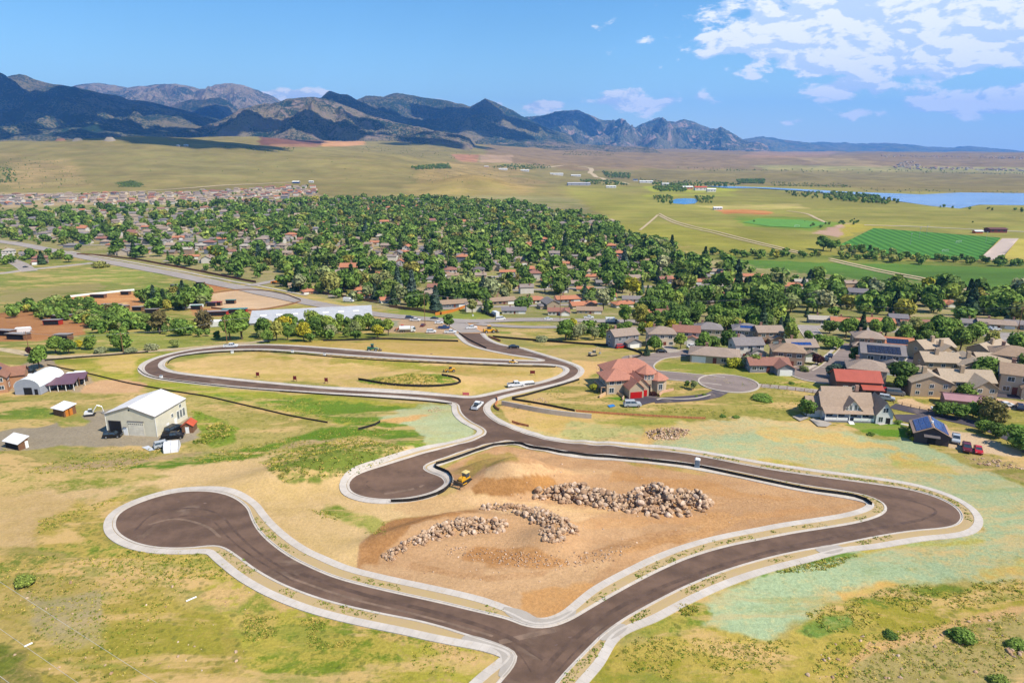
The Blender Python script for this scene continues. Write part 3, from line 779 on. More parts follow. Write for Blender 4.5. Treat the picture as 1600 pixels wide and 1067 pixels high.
def water_mat(name, rgb):
    m = bpy.data.materials.new(name)
    m.use_nodes = True
    m.node_tree.nodes.clear()
    t = NT(m.node_tree)
    pos = t.node('ShaderNodeNewGeometry').outputs['Position']
    n = t.noise(t.vmath('MULTIPLY', pos, (.25, 1, 1)), .02, 5, .6)
    c = t.mix(t.remap(n, .42, .6), rgb, tuple(q * .55 for q in rgb))
    b = t.node('ShaderNodeBump', {'Strength': .35, 'Distance': .25, 'Height': t.noise(pos, .6, 4, .6)}).outputs[0]
    p = t.node('ShaderNodeBsdfPrincipled', {'Base Color': c, 'Roughness': .18, 'Specular IOR Level': .5, 'Normal': b})
    t.l.new(p.outputs[0], t.node('ShaderNodeOutputMaterial').inputs[0])
    return m


def at_z(px, py, z):
    a, b = (px - CX) / F, (CY - py) / F
    d = Vector((a, CP + b * SP, -SP + b * CP))
    t = (z - CAMZ) / d.z
    return (d.x * t, d.y * t, z)


mb = MB()
mb.poly([at_z(px, py, LAKE_Z) for px, py in LAKE][::-1])
tag(mb.build('lake_water', water_mat('lake_water', (.10, .24, .46))), kind='structure')
mb = MB()
pz = G(1070, 315).z - .4
mb.poly([at_z(px, py, pz) for px, py in POND][::-1])
tag(mb.build('pond_water', water_mat('pond_water', (.03, .22, .5))), kind='structure')

# ---------------------------------------------------------------- mountains
def mountain_mat(name, forest, meadow, rock, cover, sc, rocky=.35):
    m = bpy.data.materials.new(name)
    m.use_nodes = True
    m.node_tree.nodes.clear()
    t = NT(m.node_tree)
    g = t.node('ShaderNodeNewGeometry')
    pos = g.outputs['Position']
    p1 = t.noise(pos, sc, 6, .62, .5)
    fine = t.noise(pos, sc * 14, 4, .6)
    dots = t.node('ShaderNodeTexVoronoi', {'Vector': pos, 'Scale': sc * 34}).outputs['Distance']
    f = t.math('ADD', t.math('ADD', p1, t.math('MULTIPLY', fine, .3)), -.15 + cover)
    f = t.math('ADD', f, t.math('MULTIPLY', t.math('SUBTRACT', .42, dots), .42))
    k = t.remap(f, .46, .56)
    c = t.mix(t.noise(pos, sc * 5, 4), meadow, tuple(q * .8 for q in meadow))
    rk = t.math('MULTIPLY', t.remap(t.noise(t.vmath('MULTIPLY', pos, (1, 1, .35)), sc * 3.2, 6, .68, .8), .52, .62), rocky * 2.0, clamp=True)
    c = t.mix(k, c, t.mix(fine, forest, tuple(q * 1.9 for q in forest)))
    c = t.mix(rk, c, t.mix(fine, rock, tuple(q * .6 for q in rock)))
    b = t.node('ShaderNodeBump', {'Strength': 1.0, 'Distance': 34.0, 'Height': t.noise(pos, sc * 6, 7, .65)}).outputs[0]
    p = t.node('ShaderNodeBsdfPrincipled', {'Base Color': c, 'Roughness': 1, 'Specular IOR Level': .02, 'Normal': b})
    t.l.new(p.outputs[0], t.node('ShaderNodeOutputMaterial').inputs[0])
    return m


def mountain(name, D, crest, front, back, base_v, m, seed, rough=.22, nx=420, ny=110, spur=900):
    """a range whose skyline is the crest list (photo coordinates) at distance D"""
    c = np.array(crest, float)
    e = np.arctan((CY - c[:, 1]) / F) - PITCH
    zc = CAMZ + D * np.tan(e)
    # x of the crest at depth D
    xs = (c[:, 0] - CX) / F * (D * CP - (zc - CAMZ) * SP)
    X = np.linspace(xs[0], xs[-1], nx)
    C = np.interp(X, xs, zc)
    C = C + (fbm(X, X * 0, 160, 4, seed + 5) * .012 * D / 8)
    T = np.concatenate([np.linspace(0, 1, ny), 1 + np.linspace(0, 1, 26)[1:]])
    Yr = np.where(T <= 1, D - front * (1 - T), D + back * (T - 1))
    XX, TT = np.meshgrid(X, T, indexing='ij')
    YY = np.repeat(Yr[None, :], nx, 0)
    # foot follows the ground
    foot = height(XX, YY) - 25
    Cw = C[:, None] + 0 * XX
    warp = 420 * fbm(XX, YY, 1500, 3, seed + 9)
    t = np.where(TT <= 1, TT, 2 - TT)
    shape = .62 * t + .38 * t ** 2.2
    z = foot + (Cw - foot) * shape
    env = np.sin(np.pi * np.clip(t, 0, 1)) ** .8
    rid = fbm(XX + warp, YY * .55 + warp, spur, 5, seed, .52, True)
    z = z + (Cw - foot) * rough * env * (rid - .62) * 3.0
    z = z + 45 * env * fbm(XX, YY, 260, 3, seed + 70, .5, True)
    edge = np.clip(np.minimum(np.arange(nx), np.arange(nx)[::-1]) / 12, 0, 1)[:, None]
    z = foot + (z - foot) * edge
    idx = np.arange(XX.size).reshape(XX.shape)
    Fq = np.stack([idx[:-1, :-1], idx[1:, :-1], idx[1:, 1:], idx[:-1, 1:]], -1).reshape(-1, 4)
    # shift x with depth so that the range keeps its bearing
    o = link(name, fast_mesh(name, np.stack([XX * (YY / D) ** .6, YY, z], -1).reshape(-1, 3), Fq, m, True))
    tag(o, kind='structure')
    return o


FOR, MEA, ROC = (.012, .026, .020), (.17, .145, .085), (.27, .20, .16)
mm1 = mountain_mat('pine_slopes', FOR, MEA, ROC, .085, .0016, .14)
mm2 = mountain_mat('open_foothills', FOR, (.21, .17, .105), ROC, .03, .0024, .5)
mm3 = mountain_mat('flatiron_rock', (.012, .026, .022), (.15, .14, .09), (.38, .26, .20), .08, .0014, .7)
mm4 = mountain_mat('far_range', (.03, .05, .05), (.16, .16, .1), ROC, .06, .0006, .3)
mm5 = mountain_mat('pale_ridges', (.02, .035, .025), (.29, .23, .15), (.38, .28, .2), .03, .0017, .5)
mountain('mountains', 8500, [(-500, 190), (-260, 150), (-120, 132), (0, 124), (15, 119), (30, 116), (40, 118), (52, 124), (75, 130), (100, 134), (122, 138), (150, 144), (178, 150), (200, 155), (230, 158), (262, 166), (290, 174), (320, 181), (350, 189), (390, 200), (430, 210), (480, 224)], 4200, 2500, 0, mm1, 3, .30)
mountain('mountains', 14500, [(40, 190), (85, 150), (118, 133), (128, 131), (150, 130), (168, 133), (185, 135), (200, 138), (212, 136), (225, 134), (245, 131), (272, 131), (290, 134), (312, 139), (322, 138), (335, 134), (352, 131), (362, 131), (380, 133), (395, 139), (420, 148), (438, 157), (460, 168), (500, 190)], 4200, 3000, 0, mm5, 8, .28)
mountain('mountains', 11200, [(200, 200), (240, 180), (268, 166), (285, 160), (300, 155), (318, 157), (332, 154), (345, 153), (358, 158), (370, 170), (390, 186), (420, 202)], 1800, 1500, 0, mm1, 13, .25, 240)
mountain('mountains', 6700, [(300, 214), (335, 197), (360, 182), (376, 172), (400, 168), (428, 163), (448, 155), (470, 153), (492, 152), (508, 155), (522, 160), (545, 168), (568, 177), (590, 185), (622, 193), (655, 199), (690, 207), (720, 214), (750, 220)], 1900, 1500, 0, mm2, 21, .34, 420, 110, 520)
mountain('mountains', 8600, [(470, 190), (500, 158), (506, 149), (511, 144), (515, 142), (521, 144), (530, 147), (542, 148), (556, 156), (575, 165), (600, 176), (640, 186), (690, 196), (740, 206), (790, 216), (830, 224)], 2600, 1500, 0, mm1, 28, .30)
mountain('mountains', 10400, [(530, 180), (556, 157), (572, 150), (585, 149), (600, 151), (612, 148), (621, 146), (635, 148), (645, 149), (660, 152), (690, 157), (722, 162), (735, 166), (746, 160), (758, 154), (770, 158), (785, 166), (802, 173), (815, 182), (850, 198), (900, 216)], 3000, 2000, 0, mm1, 36, .30)
mountain('mountains', 14200, [(770, 210), (800, 192), (820, 184), (835, 182), (850, 181), (868, 175), (885, 173), (902, 172), (912, 176), (925, 182), (945, 188), (968, 190), (978, 194), (990, 201), (1002, 195), (1015, 188), (1030, 183), (1042, 189), (1056, 191), (1068, 187), (1080, 188), (1095, 196), (1110, 201), (1126, 203), (1140, 210), (1155, 216), (1170, 223), (1190, 231)], 3000, 2500, 0, mm3, 44, .42, 520, 120, 700)
mountain('mountains', 9000, [(700, 222), (716, 200), (733, 176), (748, 190), (770, 206), (800, 214), (860, 224), (930, 231), (1020, 234)], 2600, 1200, 0, mm2, 52, .25, 300)
mountain('mountains', 17500, [(1120, 232), (1140, 221), (1165, 216), (1190, 214), (1215, 217), (1250, 221), (1290, 228), (1310, 234)], 2400, 1500, 0, mm4, 61, .3, 200, 50, 1800)
mountain('mountains', 20500, [(1200, 236), (1240, 223), (1300, 222), (1350, 225), (1400, 224), (1450, 230), (1480, 231), (1500, 229), (1540, 231), (1580, 237), (1640, 238), (1760, 240)], 2400, 800, 0, mm4, 66, .3, 260, 50, 2400)
print('mountains', round(time.time() - T0, 1))

# ---------------------------------------------------------------- air
haze = MB()
haze.box(-24000, 24000, -23500, 24000, -60, 1650)
hm = bpy.data.materials.new('haze')
hm.use_nodes = True
hm.node_tree.nodes.clear()
ht = NT(hm.node_tree)
pv = ht.node('ShaderNodeVolumePrincipled', {'Color': (.13, .40, 1.0, 1), 'Density': 4.7e-5, 'Anisotropy': 0.1})
ht.l.new(pv.outputs[0], ht.node('ShaderNodeOutputMaterial').inputs['Volume'])
tag(haze.build('haze', hm), kind='stuff')

# ---------------------------------------------------------------- roads and pavements
def asphalt_mat(name, rgb, seam=.12):
    m = bpy.data.materials.new(name)
    m.use_nodes = True
    m.node_tree.nodes.clear()
    t = NT(m.node_tree)
    pos = t.node('ShaderNodeNewGeometry').outputs['Position']
    big = t.noise(pos, .035, 4, .6, 1.5)
    swirl = t.node('ShaderNodeTexWave', {'Vector': pos, 'Scale': .045, 'Distortion': 9.0, 'Detail': 3.0, 'Detail Scale': .6}, wave_type='RINGS', rings_direction='Z').outputs['Fac']
    mid = t.noise(pos, .5, 5, .62)
    fine = t.noise(pos, 5, 3, .7)
    f = t.math('ADD', t.math('ADD', t.math('MULTIPLY', big, .45), t.math('MULTIPLY', mid, .35)), t.math('ADD', t.math('MULTIPLY', swirl, .1), t.math('MULTIPLY', fine, .1)))
    c = t.mix(t.remap(f, .36, .64), tuple(q * (1 - seam) for q in rgb), tuple(q * (1 + seam * 1.3) for q in rgb))
    dusty = t.remap(t.noise(t.vmath('ADD', pos, (40, 7, 0)), .06, 5, .65, 1.0), .55, .75)
    c = t.mix(t.math('MULTIPLY', dusty, .5), c, alb((176, 154, 132)))
    b = t.node('ShaderNodeBump', {'Strength': .15, 'Distance': .03, 'Height': fine}).outputs[0]
    p = t.node('ShaderNodeBsdfPrincipled', {'Base Color': c, 'Roughness': .8, 'Specular IOR Level': .25, 'Normal': b})
    t.l.new(p.outputs[0], t.node('ShaderNodeOutputMaterial').inputs[0])
    return m


def concrete_mat(name, rgb):
    m = bpy.data.materials.new(name)
    m.use_nodes = True
    m.node_tree.nodes.clear()
    t = NT(m.node_tree)
    pos = t.node('ShaderNodeNewGeometry').outputs['Position']
    n = t.noise(pos, .3, 6, .65)
    at = t.node('ShaderNodeAttribute', attribute_name='run').outputs['Fac']
    j = t.math('FRACT', t.math('MULTIPLY', at, 1 / 1.5))
    joint = t.remap(t.math('ABSOLUTE', t.math('SUBTRACT', j, .5)), .47, .497)
    slab = t.node('ShaderNodeTexWhiteNoise', {'W': t.math('FLOOR', t.math('MULTIPLY', at, 1 / 9.0))}, noise_dimensions='1D').outputs['Value']
    c = t.mix(t.remap(n, .3, .7), tuple(q * .86 for q in rgb), tuple(min(.8, q * 1.06) for q in rgb))
    c = t.mix(t.math('MULTIPLY', slab, .22), c, alb((196, 180, 160)))
    c = t.mix(t.math('MULTIPLY', joint, .35), c, alb((120, 112, 100)))
    stain = t.remap(t.noise(pos, .9, 5, .7), .58, .7)
    c = t.mix(t.math('MULTIPLY', stain, .4), c, alb((206, 176, 132)))
    p = t.node('ShaderNodeBsdfPrincipled', {'Base Color': c, 'Roughness': .9, 'Specular IOR Level': .2})
    t.l.new(p.outputs[0], t.node('ShaderNodeOutputMaterial').inputs[0])
    return m


A_NEW = asphalt_mat('fresh_asphalt', alb((116, 92, 76)), .22)
A_MID = asphalt_mat('grey_asphalt', alb((150, 134, 126)))
A_OLD = asphalt_mat('worn_asphalt', alb((178, 166, 156)))
A_BLK = asphalt_mat('black_asphalt', alb((86, 80, 88)))
CONC = concrete_mat('concrete', alb((222, 212, 200)))
CONC_D = concrete_mat('old_concrete', alb((214, 202, 188)))
EARTH = mat('road_earth', alb((206, 184, 146)), .95, .18, .3)
VERGE = mat('verge_soil', alb((220, 190, 144)), .95, .2, 1.1, rgb2=alb((200, 174, 122)))


def gpts(pl):
    a = np.array(pl, float)
    return ground(a[:, 0], a[:, 1])[:, :2]


def resample(P, step, closed=False):
    """round a polyline (Chaikin) and space its points evenly"""
    P = np.asarray(P, float)
    for _ in range(2):
        if closed:
            Q = np.roll(P, -1, 0)
            P = np.stack([.75 * P + .25 * Q, .25 * P + .75 * Q], 1).reshape(-1, P.shape[1])
        else:
            Q = np.stack([.75 * P[:-1] + .25 * P[1:], .25 * P[:-1] + .75 * P[1:]], 1).reshape(-1, P.shape[1])
            P = np.concatenate([P[:1], Q, P[-1:]])
    if closed:
        P = np.concatenate([P, P[:1]])
    d = np.concatenate([[0], np.cumsum(np.hypot(*(P[1:, :2] - P[:-1, :2]).T))])
    n = max(2, int(d[-1] / step) + 1)
    t = np.linspace(0, d[-1], n)
    out = np.stack([np.interp(t, d, P[:, k]) for k in range(P.shape[1])], -1)
    return out, t


def drape(name, outline, m, z=.05, step=3.0, holes=(), parent=None):
    """a sheet laid on the ground inside a world-space outline"""
    loops = [np.asarray(outline)] + [np.asarray(h) for h in holes]
    pts, edges = [], []
    for L in loops:
        i = len(pts)
        pts += [tuple(p[:2]) for p in L]
        edges += [(i + k, i + (k + 1) % len(L)) for k in range(len(L))]
    o = loops[0]
    gx, gy = np.meshgrid(np.arange(o[:, 0].min(), o[:, 0].max(), step), np.arange(o[:, 1].min(), o[:, 1].max(), step))
    gx, gy = gx.ravel() + .013, gy.ravel() + .017
    ins = inpoly(o, gx, gy)
    for hl in loops[1:]:
        ins &= ~inpoly(hl, gx, gy)
    pts += list(zip(gx[ins], gy[ins]))
    v, _, f, _, _, _ = delaunay_2d_cdt([Vector(p) for p in pts], edges, [], 0, 1e-4)
    V = np.array([(p.x, p.y) for p in v])
    f = np.array([t for t in f if len(t) == 3])
    c = V[f].mean(1)
    ok = inpoly(o, c[:, 0], c[:, 1])
    for hl in loops[1:]:
        ok &= ~inpoly(hl, c[:, 0], c[:, 1])
    f = f[ok]
    zz = height(V[:, 0], V[:, 1]) + z
    a = V[f]
    cr = (a[:, 1, 0] - a[:, 0, 0]) * (a[:, 2, 1] - a[:, 0, 1]) - (a[:, 1, 1] - a[:, 0, 1]) * (a[:, 2, 0] - a[:, 0, 0])
    f[cr < 0] = f[cr < 0][:, ::-1]
    return link(name, fast_mesh(name, np.column_stack([V, zz]), f, m, True), parent)


def band(name, P, offs, zs, m, run=None, closed=False, parent=None):
    """cross-section swept along a line of world points: offs = sideways offsets (may vary along the line), zs = heights above ground"""
    P = np.asarray(P)[:, :2]
    if closed:
        t = np.roll(P, -1, 0) - np.roll(P, 1, 0)
    else:
        t = np.gradient(P, axis=0)
    t /= np.hypot(t[:, 0], t[:, 1])[:, None] + 1e-9
    nrm = np.stack([t[:, 1], -t[:, 0]], -1)          # to the right of travel
    n = len(P)
    rows = []
    for o, z in zip(offs, zs):
        o = np.broadcast_to(np.asarray(o, float), (n,))
        q = P + nrm * o[:, None]
        rows.append(np.column_stack([q, height(q[:, 0], q[:, 1]) + z]))
    V = np.stack(rows, 1)
    k = len(offs)
    idx = np.arange(n * k).reshape(n, k)
    if closed:
        idx = np.concatenate([idx, idx[:1]])
    Fq = np.stack([idx[:-1, :-1], idx[:-1, 1:], idx[1:, 1:], idx[1:, :-1]], -1).reshape(-1, 4)
    if run is None:
        run = np.concatenate([[0], np.cumsum(np.hypot(*(P[1:] - P[:-1]).T))])
    at = np.repeat(run[:, None], k, 1).ravel()
    return link(name, fast_mesh(name, V.reshape(-1, 3), Fq[:, ::-1], m, False, {'run': ('FLOAT', at)}), parent)


def st(o):
    return tag(o, kind='structure')


def road(pl, width, m=None, z=.12, name='road', step=4):
    P, t = resample(gpts(pl), step)
    w2 = width / 2
    k = 5
    return st(band(name, P, np.linspace(-w2, w2, k), [z] * k, m or A_OLD, t))


# edges of the new streets (photo coordinates, width of the planted verge in metres behind the kerb)
E_EAST = [(852, 1092, 1.9), (866, 1067, 1.9), (893, 1037, 1.9), (924, 1006, 1.9), (936, 994, .4), (949, 983.5, .2), (962, 974, .3), (980, 962, 1.9), (1039, 930, 1.9), (1081, 910, 1.9), (1137, 888, 1.9), (1200, 870, 1.9), (1256, 858, 1.9), (1290, 853, .8), (1312, 848.5, .6),
          (1340, 843, 1.9), (1369, 837, 1.9), (1425, 828, 1.9), (1467, 825, 1.9), (1490, 821, 1.9), (1500, 813, 1.9), (1501, 804, 1.9), (1492, 792, 1.9), (1470, 780, 1.9), (1444, 771, 1.9), (1410, 763, 1.8), (1350, 754.5, 1.8), (1300, 748, 1.8), (1250, 741, 1.8), (1200, 733.5, 1.8),
          (1150, 724, 1.6), (1100, 714, 1.4), (1050, 706.5, 1.2), (1012, 702.5, 1.2), (975, 699.5, 1.1), (925, 696, .9), (887, 692.5, .5), (850, 687, .1), (825, 679.5, 0), (800, 671, 0), (778, 662, 0), (762, 651.5, 0), (754, 641, 0), (757, 631, 0), (775, 620.5, 0), (800, 614, .1),
          (837, 606, .1), (875, 597.5, .1), (897, 589, .1), (905, 580, .1), (900, 573.5, .1), (884, 567, .1), (858, 559, .1), (825, 549, .1), (812, 544.5, .1), (800, 543, .1), (782, 540, .1), (767, 535, .1), (756, 528.5, .1), (750, 521, .1)]
E_WEST = [(716, 521, .1), (722, 526, .1), (732, 536.5, .1), (755, 545, .1), (800, 554, .1), (838, 559, .1), (852, 562.2, .1), (852, 564.4, .1), (838, 565.3, .1), (800, 564, .1), (725, 560.8, .1), (650, 557, .1), (575, 550.5, .1), (500, 544, .1), (450, 540.5, .1), (400, 539, .1),
          (362, 541, .1), (325, 544, .1), (288, 549, .1), (250, 558.5, .1), (230, 567.5, .1), (224, 577, .1), (234, 586, .1), (258, 591.5, .1), (300, 596.5, .1), (350, 601.5, .1), (400, 606, .1), (475, 611, .1), (550, 615, .1), (625, 618, .1), (675, 622.5, .1), (706, 627.5, .1), (718, 632, .1),
          (719, 640, .5), (724, 649, .7), (738, 660, .7), (754, 667.5, .7), (761, 673, .4), (759, 680, .5), (748, 686, .8), (725, 692.5, .8), (700, 699, .8), (650, 712.5, .8), (625, 720, .5), (600, 728, .1), (575, 735.5, .1), (557, 742.5, .1), (547, 751, .1), (545, 760, .1), (550, 769, .1),
          (569, 776.5, .1), (597, 780, .1), (628, 778.5, .1), (659, 773, .1), (682, 765.5, .1), (694, 757, .1), (694, 749, .1), (682, 742.5, .1), (667, 737.5, .1), (659, 731.5, .3), (665, 724.5, .8), (688, 716.5, .8), (738, 700, .8), (762, 692.8, .6), (785, 688, .8), (800, 687.8, 1.0),
          (838, 697, 1.0), (882, 704.5, 1.0), (925, 709.5, 1.1), (975, 713, 1.2), (1025, 717, 1.3), (1075, 722.5, 1.3), (1150, 735.5, 1.5), (1200, 746.5, 1.6), (1250, 756.5, 1.7), (1324, 767, 1.8), (1357, 774, 1.9), (1380, 784, 1.9), (1387, 793.5, 1.9), (1384, 801.5, 1.9), (1369, 809.5, 1.9), (1340, 817.5, 1.9),
          (1298, 824.6, 1.9), (1242, 833, 1.9), (1200, 841.5, 1.9), (1137, 853.5, 1.9), (1081, 870, 1.9), (1039, 888, 1.9), (997, 909, 1.9), (957, 931, 1.9), (930, 947, 1.6), (910, 959, .6), (893, 969, .2), (868, 979, .2), (842, 982.5, .2), (817, 978, .3), (795, 968.5, .5),
          (765, 961, 1.7), (737, 954.5, 1.9), (681, 941, 1.9), (625, 929, 1.9), (569, 916, 1.9), (526, 904.5, 1.9), (493, 891.5, 1.9), (451, 871, 1.9), (418, 846.5, 1.9), (400, 827, 1.8), (391, 809, 1.2), (386, 793, .6), (367, 778, .1), (337, 769, .1), (301, 767, .1), (270, 770, .1),
          (233, 780, .1), (202, 792.5, .1), (185, 804, .1), (180, 817, .1), (183, 829, .1), (196, 840, .1), (220, 850, .1), (253, 855.5, .1), (295, 855.5, .2), (332, 851, .8), (351, 854, 1.6), (371, 867, 1.9), (400, 889, 1.9), (428, 905, 1.9), (456, 918, 1.9), (498, 933.5, 1.9),
          (546, 946.5, 1.9), (597, 957.5, 1.9), (653, 968, 1.9), (695, 979, 1.9), (722, 988, 1.2), (745, 995, .5), (770, 1002.5, .3), (795, 1011.5, .3), (807, 1020, .3), (809, 1029, .3), (802, 1044, .6), (788, 1060, 1.6), (776, 1075, 1.9), (762, 1092, 1.9)]
E_LOOP = [(735, 619.6, .1), (761, 614.5, .1), (800, 605.5, .1), (840, 597, .1), (868, 588.5, .1), (879, 582, .1), (881, 577, .1), (872, 572.5, .1), (845, 570.5, .1), (800, 570, .1), (740, 567.5, .1), (675, 564.5, .1), (600, 560.5, .1), (525, 555.5, .1), (450, 549, .1), (400, 546.5, .1),
          (350, 548, .1), (312, 551, .1), (277, 557, .1), (262, 563, .1), (256, 570, .1), (261, 576, .1), (277, 581, .1), (312, 585.5, .1), (362, 590.5, .1), (400, 594.5, .1), (450, 599, .1), (525, 605, .1), (600, 608, .1), (662, 611.5, .1), (708, 616.5, .1)]


def edge_line(E, closed=False):
    a = np.array(E, float)
    g = ground(a[:, 0], a[:, 1])
    P, t = resample(np.column_stack([g[:, :2], a[:, 2]]), 1.2, closed)
    if closed:
        P, t = P[:-1], t[:-1]
    return P, t


eastP, eastT = edge_line(E_EAST)
westP, westT = edge_line(E_WEST)
loopP, loopT = edge_line(E_LOOP, True)
outer = np.concatenate([eastP[:, :2], westP[:, :2]])
st(drape('road_asphalt', outer, A_NEW, .075, 2.2, [loopP[:, :2]]))



_me = ground_obj.data
_co = np.empty(len(_me.vertices) * 3, dtype=np.float32)
_me.vertices.foreach_get('co', _co)
_co = _co.reshape(-1, 3)
_s = np.where((_co[:, 1] > 60) & (_co[:, 1] < 420) & (np.abs(_co[:, 0]) < 260))[0]
_in = inpoly(outer, _co[_s, 0], _co[_s, 1]) & ~inpoly(loopP[:, :2], _co[_s, 0], _co[_s, 1])
_co[_s[_in], 2] -= .2                     # the road bed is cut into the ground
_me.vertices.foreach_set('co', _co.ravel())
_me.update()


def kerb_and_walk(P, T, side, closed=False):
    """kerb with gutter, planted verge and sidewalk on one side of an asphalt edge"""
    s = side
    v = P[:, 2]
    if closed:
        vs = v
    else:
        vs = np.convolve(np.pad(v, 3, mode='edge'), np.ones(7) / 7, 'valid')
    rn = T
    st(band('kerb', P, [-.02 * s, .34 * s, .36 * s, .36 * s, .54 * s, .56 * s], [.08, .09, .105, .21, .21, .03] , CONC, rn, closed))
    a = .56 + vs
    b = a + 1.6
    st(band('sidewalk', P, [s * a, s * a, s * b, s * b], [.0, .19, .17, .0], CONC, rn, closed))
    if vs.max() > .15:
        st(band('verge', P, [s * .55, s * (.55 + vs * .5), s * (.57 + vs)], [.11, .14, .12], VERGE, rn, closed))
    return vs


# east edge travels away from the camera: land is on its right
kerb_and_walk(eastP, eastT, 1)
kerb_and_walk(westP, westT, 1)
kerb_and_walk(loopP, loopT, 1, True)

# concrete corner ramps
for pl in ([(800, 969), (842, 982), (893, 969), (905, 951), (884, 958), (862, 968), (840, 968), (822, 955), (800, 950), (780, 948)],
           [(732, 990), (795, 1011), (810, 1026), (790, 1060), (775, 1060), (788, 1030), (775, 1014), (742, 1006), (716, 1000)],
           [(930, 1000), (949, 984), (964, 973), (984, 978), (974, 990), (950, 1003)],
           [(1268, 856), (1310, 850), (1322, 862), (1286, 868)]):
    g = gpts(pl)
    st(drape('corner_ramp', resample(g, .8, True)[0][:-1], CONC, .185, 2.0))

# tyre marks and a pale dragged-dust streak, thin films on the asphalt
TYREM = mat('tyre_mark', alb((104, 82, 68)), .7, .25, .5)
DUSTM = mat('asphalt_dust', alb((138, 114, 96)), .9, .25, .5)
for k, (pl, m, w_) in enumerate([([(210, 830), (236, 802), (290, 792), (344, 800), (366, 830), (400, 862), (470, 906)], TYREM, .5), ([(220, 836), (250, 812), (300, 804), (334, 812), (352, 836), (390, 868), (460, 910)], TYREM, .35), ([(232, 820), (275, 808), (326, 822), (344, 840)], DUSTM, .6),
                                 ([(470, 896), (560, 928), (680, 956), (790, 990), (850, 1030)], TYREM, .9), ([(440, 898), (540, 934), (660, 962), (770, 994)], DUSTM, .5), ([(780, 1004), (830, 992), (868, 984)], DUSTM, 1.1), ([(840, 1060), (880, 1010), (960, 950), (1060, 906), (1180, 866), (1320, 836), (1440, 812)], TYREM, .9),
                                 ([(870, 1050), (915, 1000), (990, 948), (1080, 908)], TYREM, .3), ([(830, 1050), (815, 1025), (790, 1000)], TYREM, .25), ([(590, 768), (566, 756), (590, 742), (640, 736), (664, 744)], TYREM, .4), ([(600, 772), (650, 764), (676, 752)], DUSTM, .8), ([(1380, 772), (1440, 786), (1470, 800), (1440, 812)], TYREM, .6)]):
    P, t = resample(gpts(pl), 1.2)
    st(band('tyre_mark', P, [-w_ / 2, w_ / 2], [.083 + .0015 * (k % 4)] * 2, m))

# older streets, drives and tracks
def kerbed(pl, width, m=None, z=.12, walk=0.0):
    """street with a kerb on each side"""
    P, t = resample(gpts(pl), 4)
    w2 = width / 2
    st(band('road', P, np.linspace(-w2, w2, 5), [z] * 5, m or A_OLD, t))
    for s in (-1, 1):
        st(band('kerb', P, [s * w2, s * w2, s * (w2 + .5), s * (w2 + .5)], [0, z + .12, z + .12, 0], CONC_D, t))
        if walk:
            st(band('sidewalk', P, [s * (w2 + 1.6), s * (w2 + 1.6), s * (w2 + 1.6 + walk), s * (w2 + 1.6 + walk)], [0, z + .1, z + .1, 0], CONC_D, t))


road([(-60, 372), (30, 380), (110, 398), (200, 415), (300, 434), (400, 455), (500, 476), (560, 488), (620, 495), (680, 500), (740, 503), (800, 500), (880, 500), (1000, 503)], 15, A_OLD, .3)
road([(744, 506), (800, 511.5), (900, 511.5), (1010, 514)], 10, A_OLD, .3)
road([(108, 393), (200, 409), (300, 427), (400, 446), (480, 462)], 3, CONC_D, .3, 'sidewalk')
road([(390, 447), (420, 441), (450, 436), (500, 425), (540, 418)], 11, A_OLD, .3)
kerbed([(-40, 430), (0, 428), (40, 422), (80, 418), (146, 411)], 9)
kerbed([(46, 424), (34, 414), (18, 408), (0, 400), (-40, 396)], 12)
kerbed([(736, 520), (722, 512), (712, 504)], 10, A_OLD)
road([(-40, 545), (0, 545), (46, 554), (80, 559), (140, 556), (230, 549), (300, 544), (390, 536), (420, 532)], 5, EARTH, .08)
kerbed([(1226, 511), (1300, 512), (1400, 517), (1500, 520), (1640, 526)], 10, A_OLD, .14, 1.4)
kerbed([(1262, 513), (1268, 522), (1278, 534)], 8)
kerbed([(1560, 524), (1590, 536), (1640, 556)], 10)
kerbed([(1336, 538), (1330, 550), (1318, 562), (1304, 576), (1290, 584)], 9, A_MID, .12, 1.3)
def bulb(px, py, rx, m, k=True):
    c = G(px, py)
    P = np.array([(c.x + rx * math.cos(a), c.y + rx * math.sin(a)) for a in np.linspace(0, 2 * math.pi, 40)[:-1]])
    st(drape('turning_circle', P, m, .14, 3))
    if k:
        st(band('kerb', P, [0, 0, .6, .6], [0, .26, .26, 0], CONC_D, closed=True))
bulb(1280, 585, 10.5, A_MID)
bulb(1138, 599, 9.5, A_MID)
bulb(1000, 561, 7, A_MID, False)
kerbed([(1330, 541), (1390, 545), (1450, 549), (1500, 552)], 9, A_MID)
kerbed([(1450, 551), (1440, 566), (1430, 582), (1424, 592)], 10, A_BLK)
kerbed([(1500, 552), (1540, 558), (1560, 572), (1558, 590), (1560, 606), (1572, 622)], 8, A_BLK)
kerbed([(1085, 549), (1060, 553), (1025, 556), (1008, 563), (998, 573), (1010, 584), (1040, 587), (1075, 590), (1105, 593), (1130, 596)], 9, A_MID)
road([(1118, 600), (1128, 608), (1122, 616), (1100, 621), (1060, 624), (1020, 626)], 5, A_BLK, .1)
st(drape('drive_asphalt', gpts([(977, 620), (1012, 616), (1030, 621), (1046, 624), (1020, 629), (1000, 634), (980, 637)]), A_BLK, .12, 3))
road([(1180, 602), (1230, 606), (1280, 612)], 4, A_OLD, .1)
road([(1394, 634), (1420, 640), (1450, 646), (1490, 655), (1530, 664), (1560, 674), (1582, 686), (1640, 700)], 6, A_BLK, .1)
st(drape('drive_asphalt', gpts([(1396, 648), (1438, 648), (1452, 650), (1450, 658), (1428, 662), (1402, 657)]), A_BLK, .14, 3))
road([(850, 262), (920, 261), (926, 266), (920, 271), (932, 277), (950, 283), (980, 288)], 26, EARTH, .8)
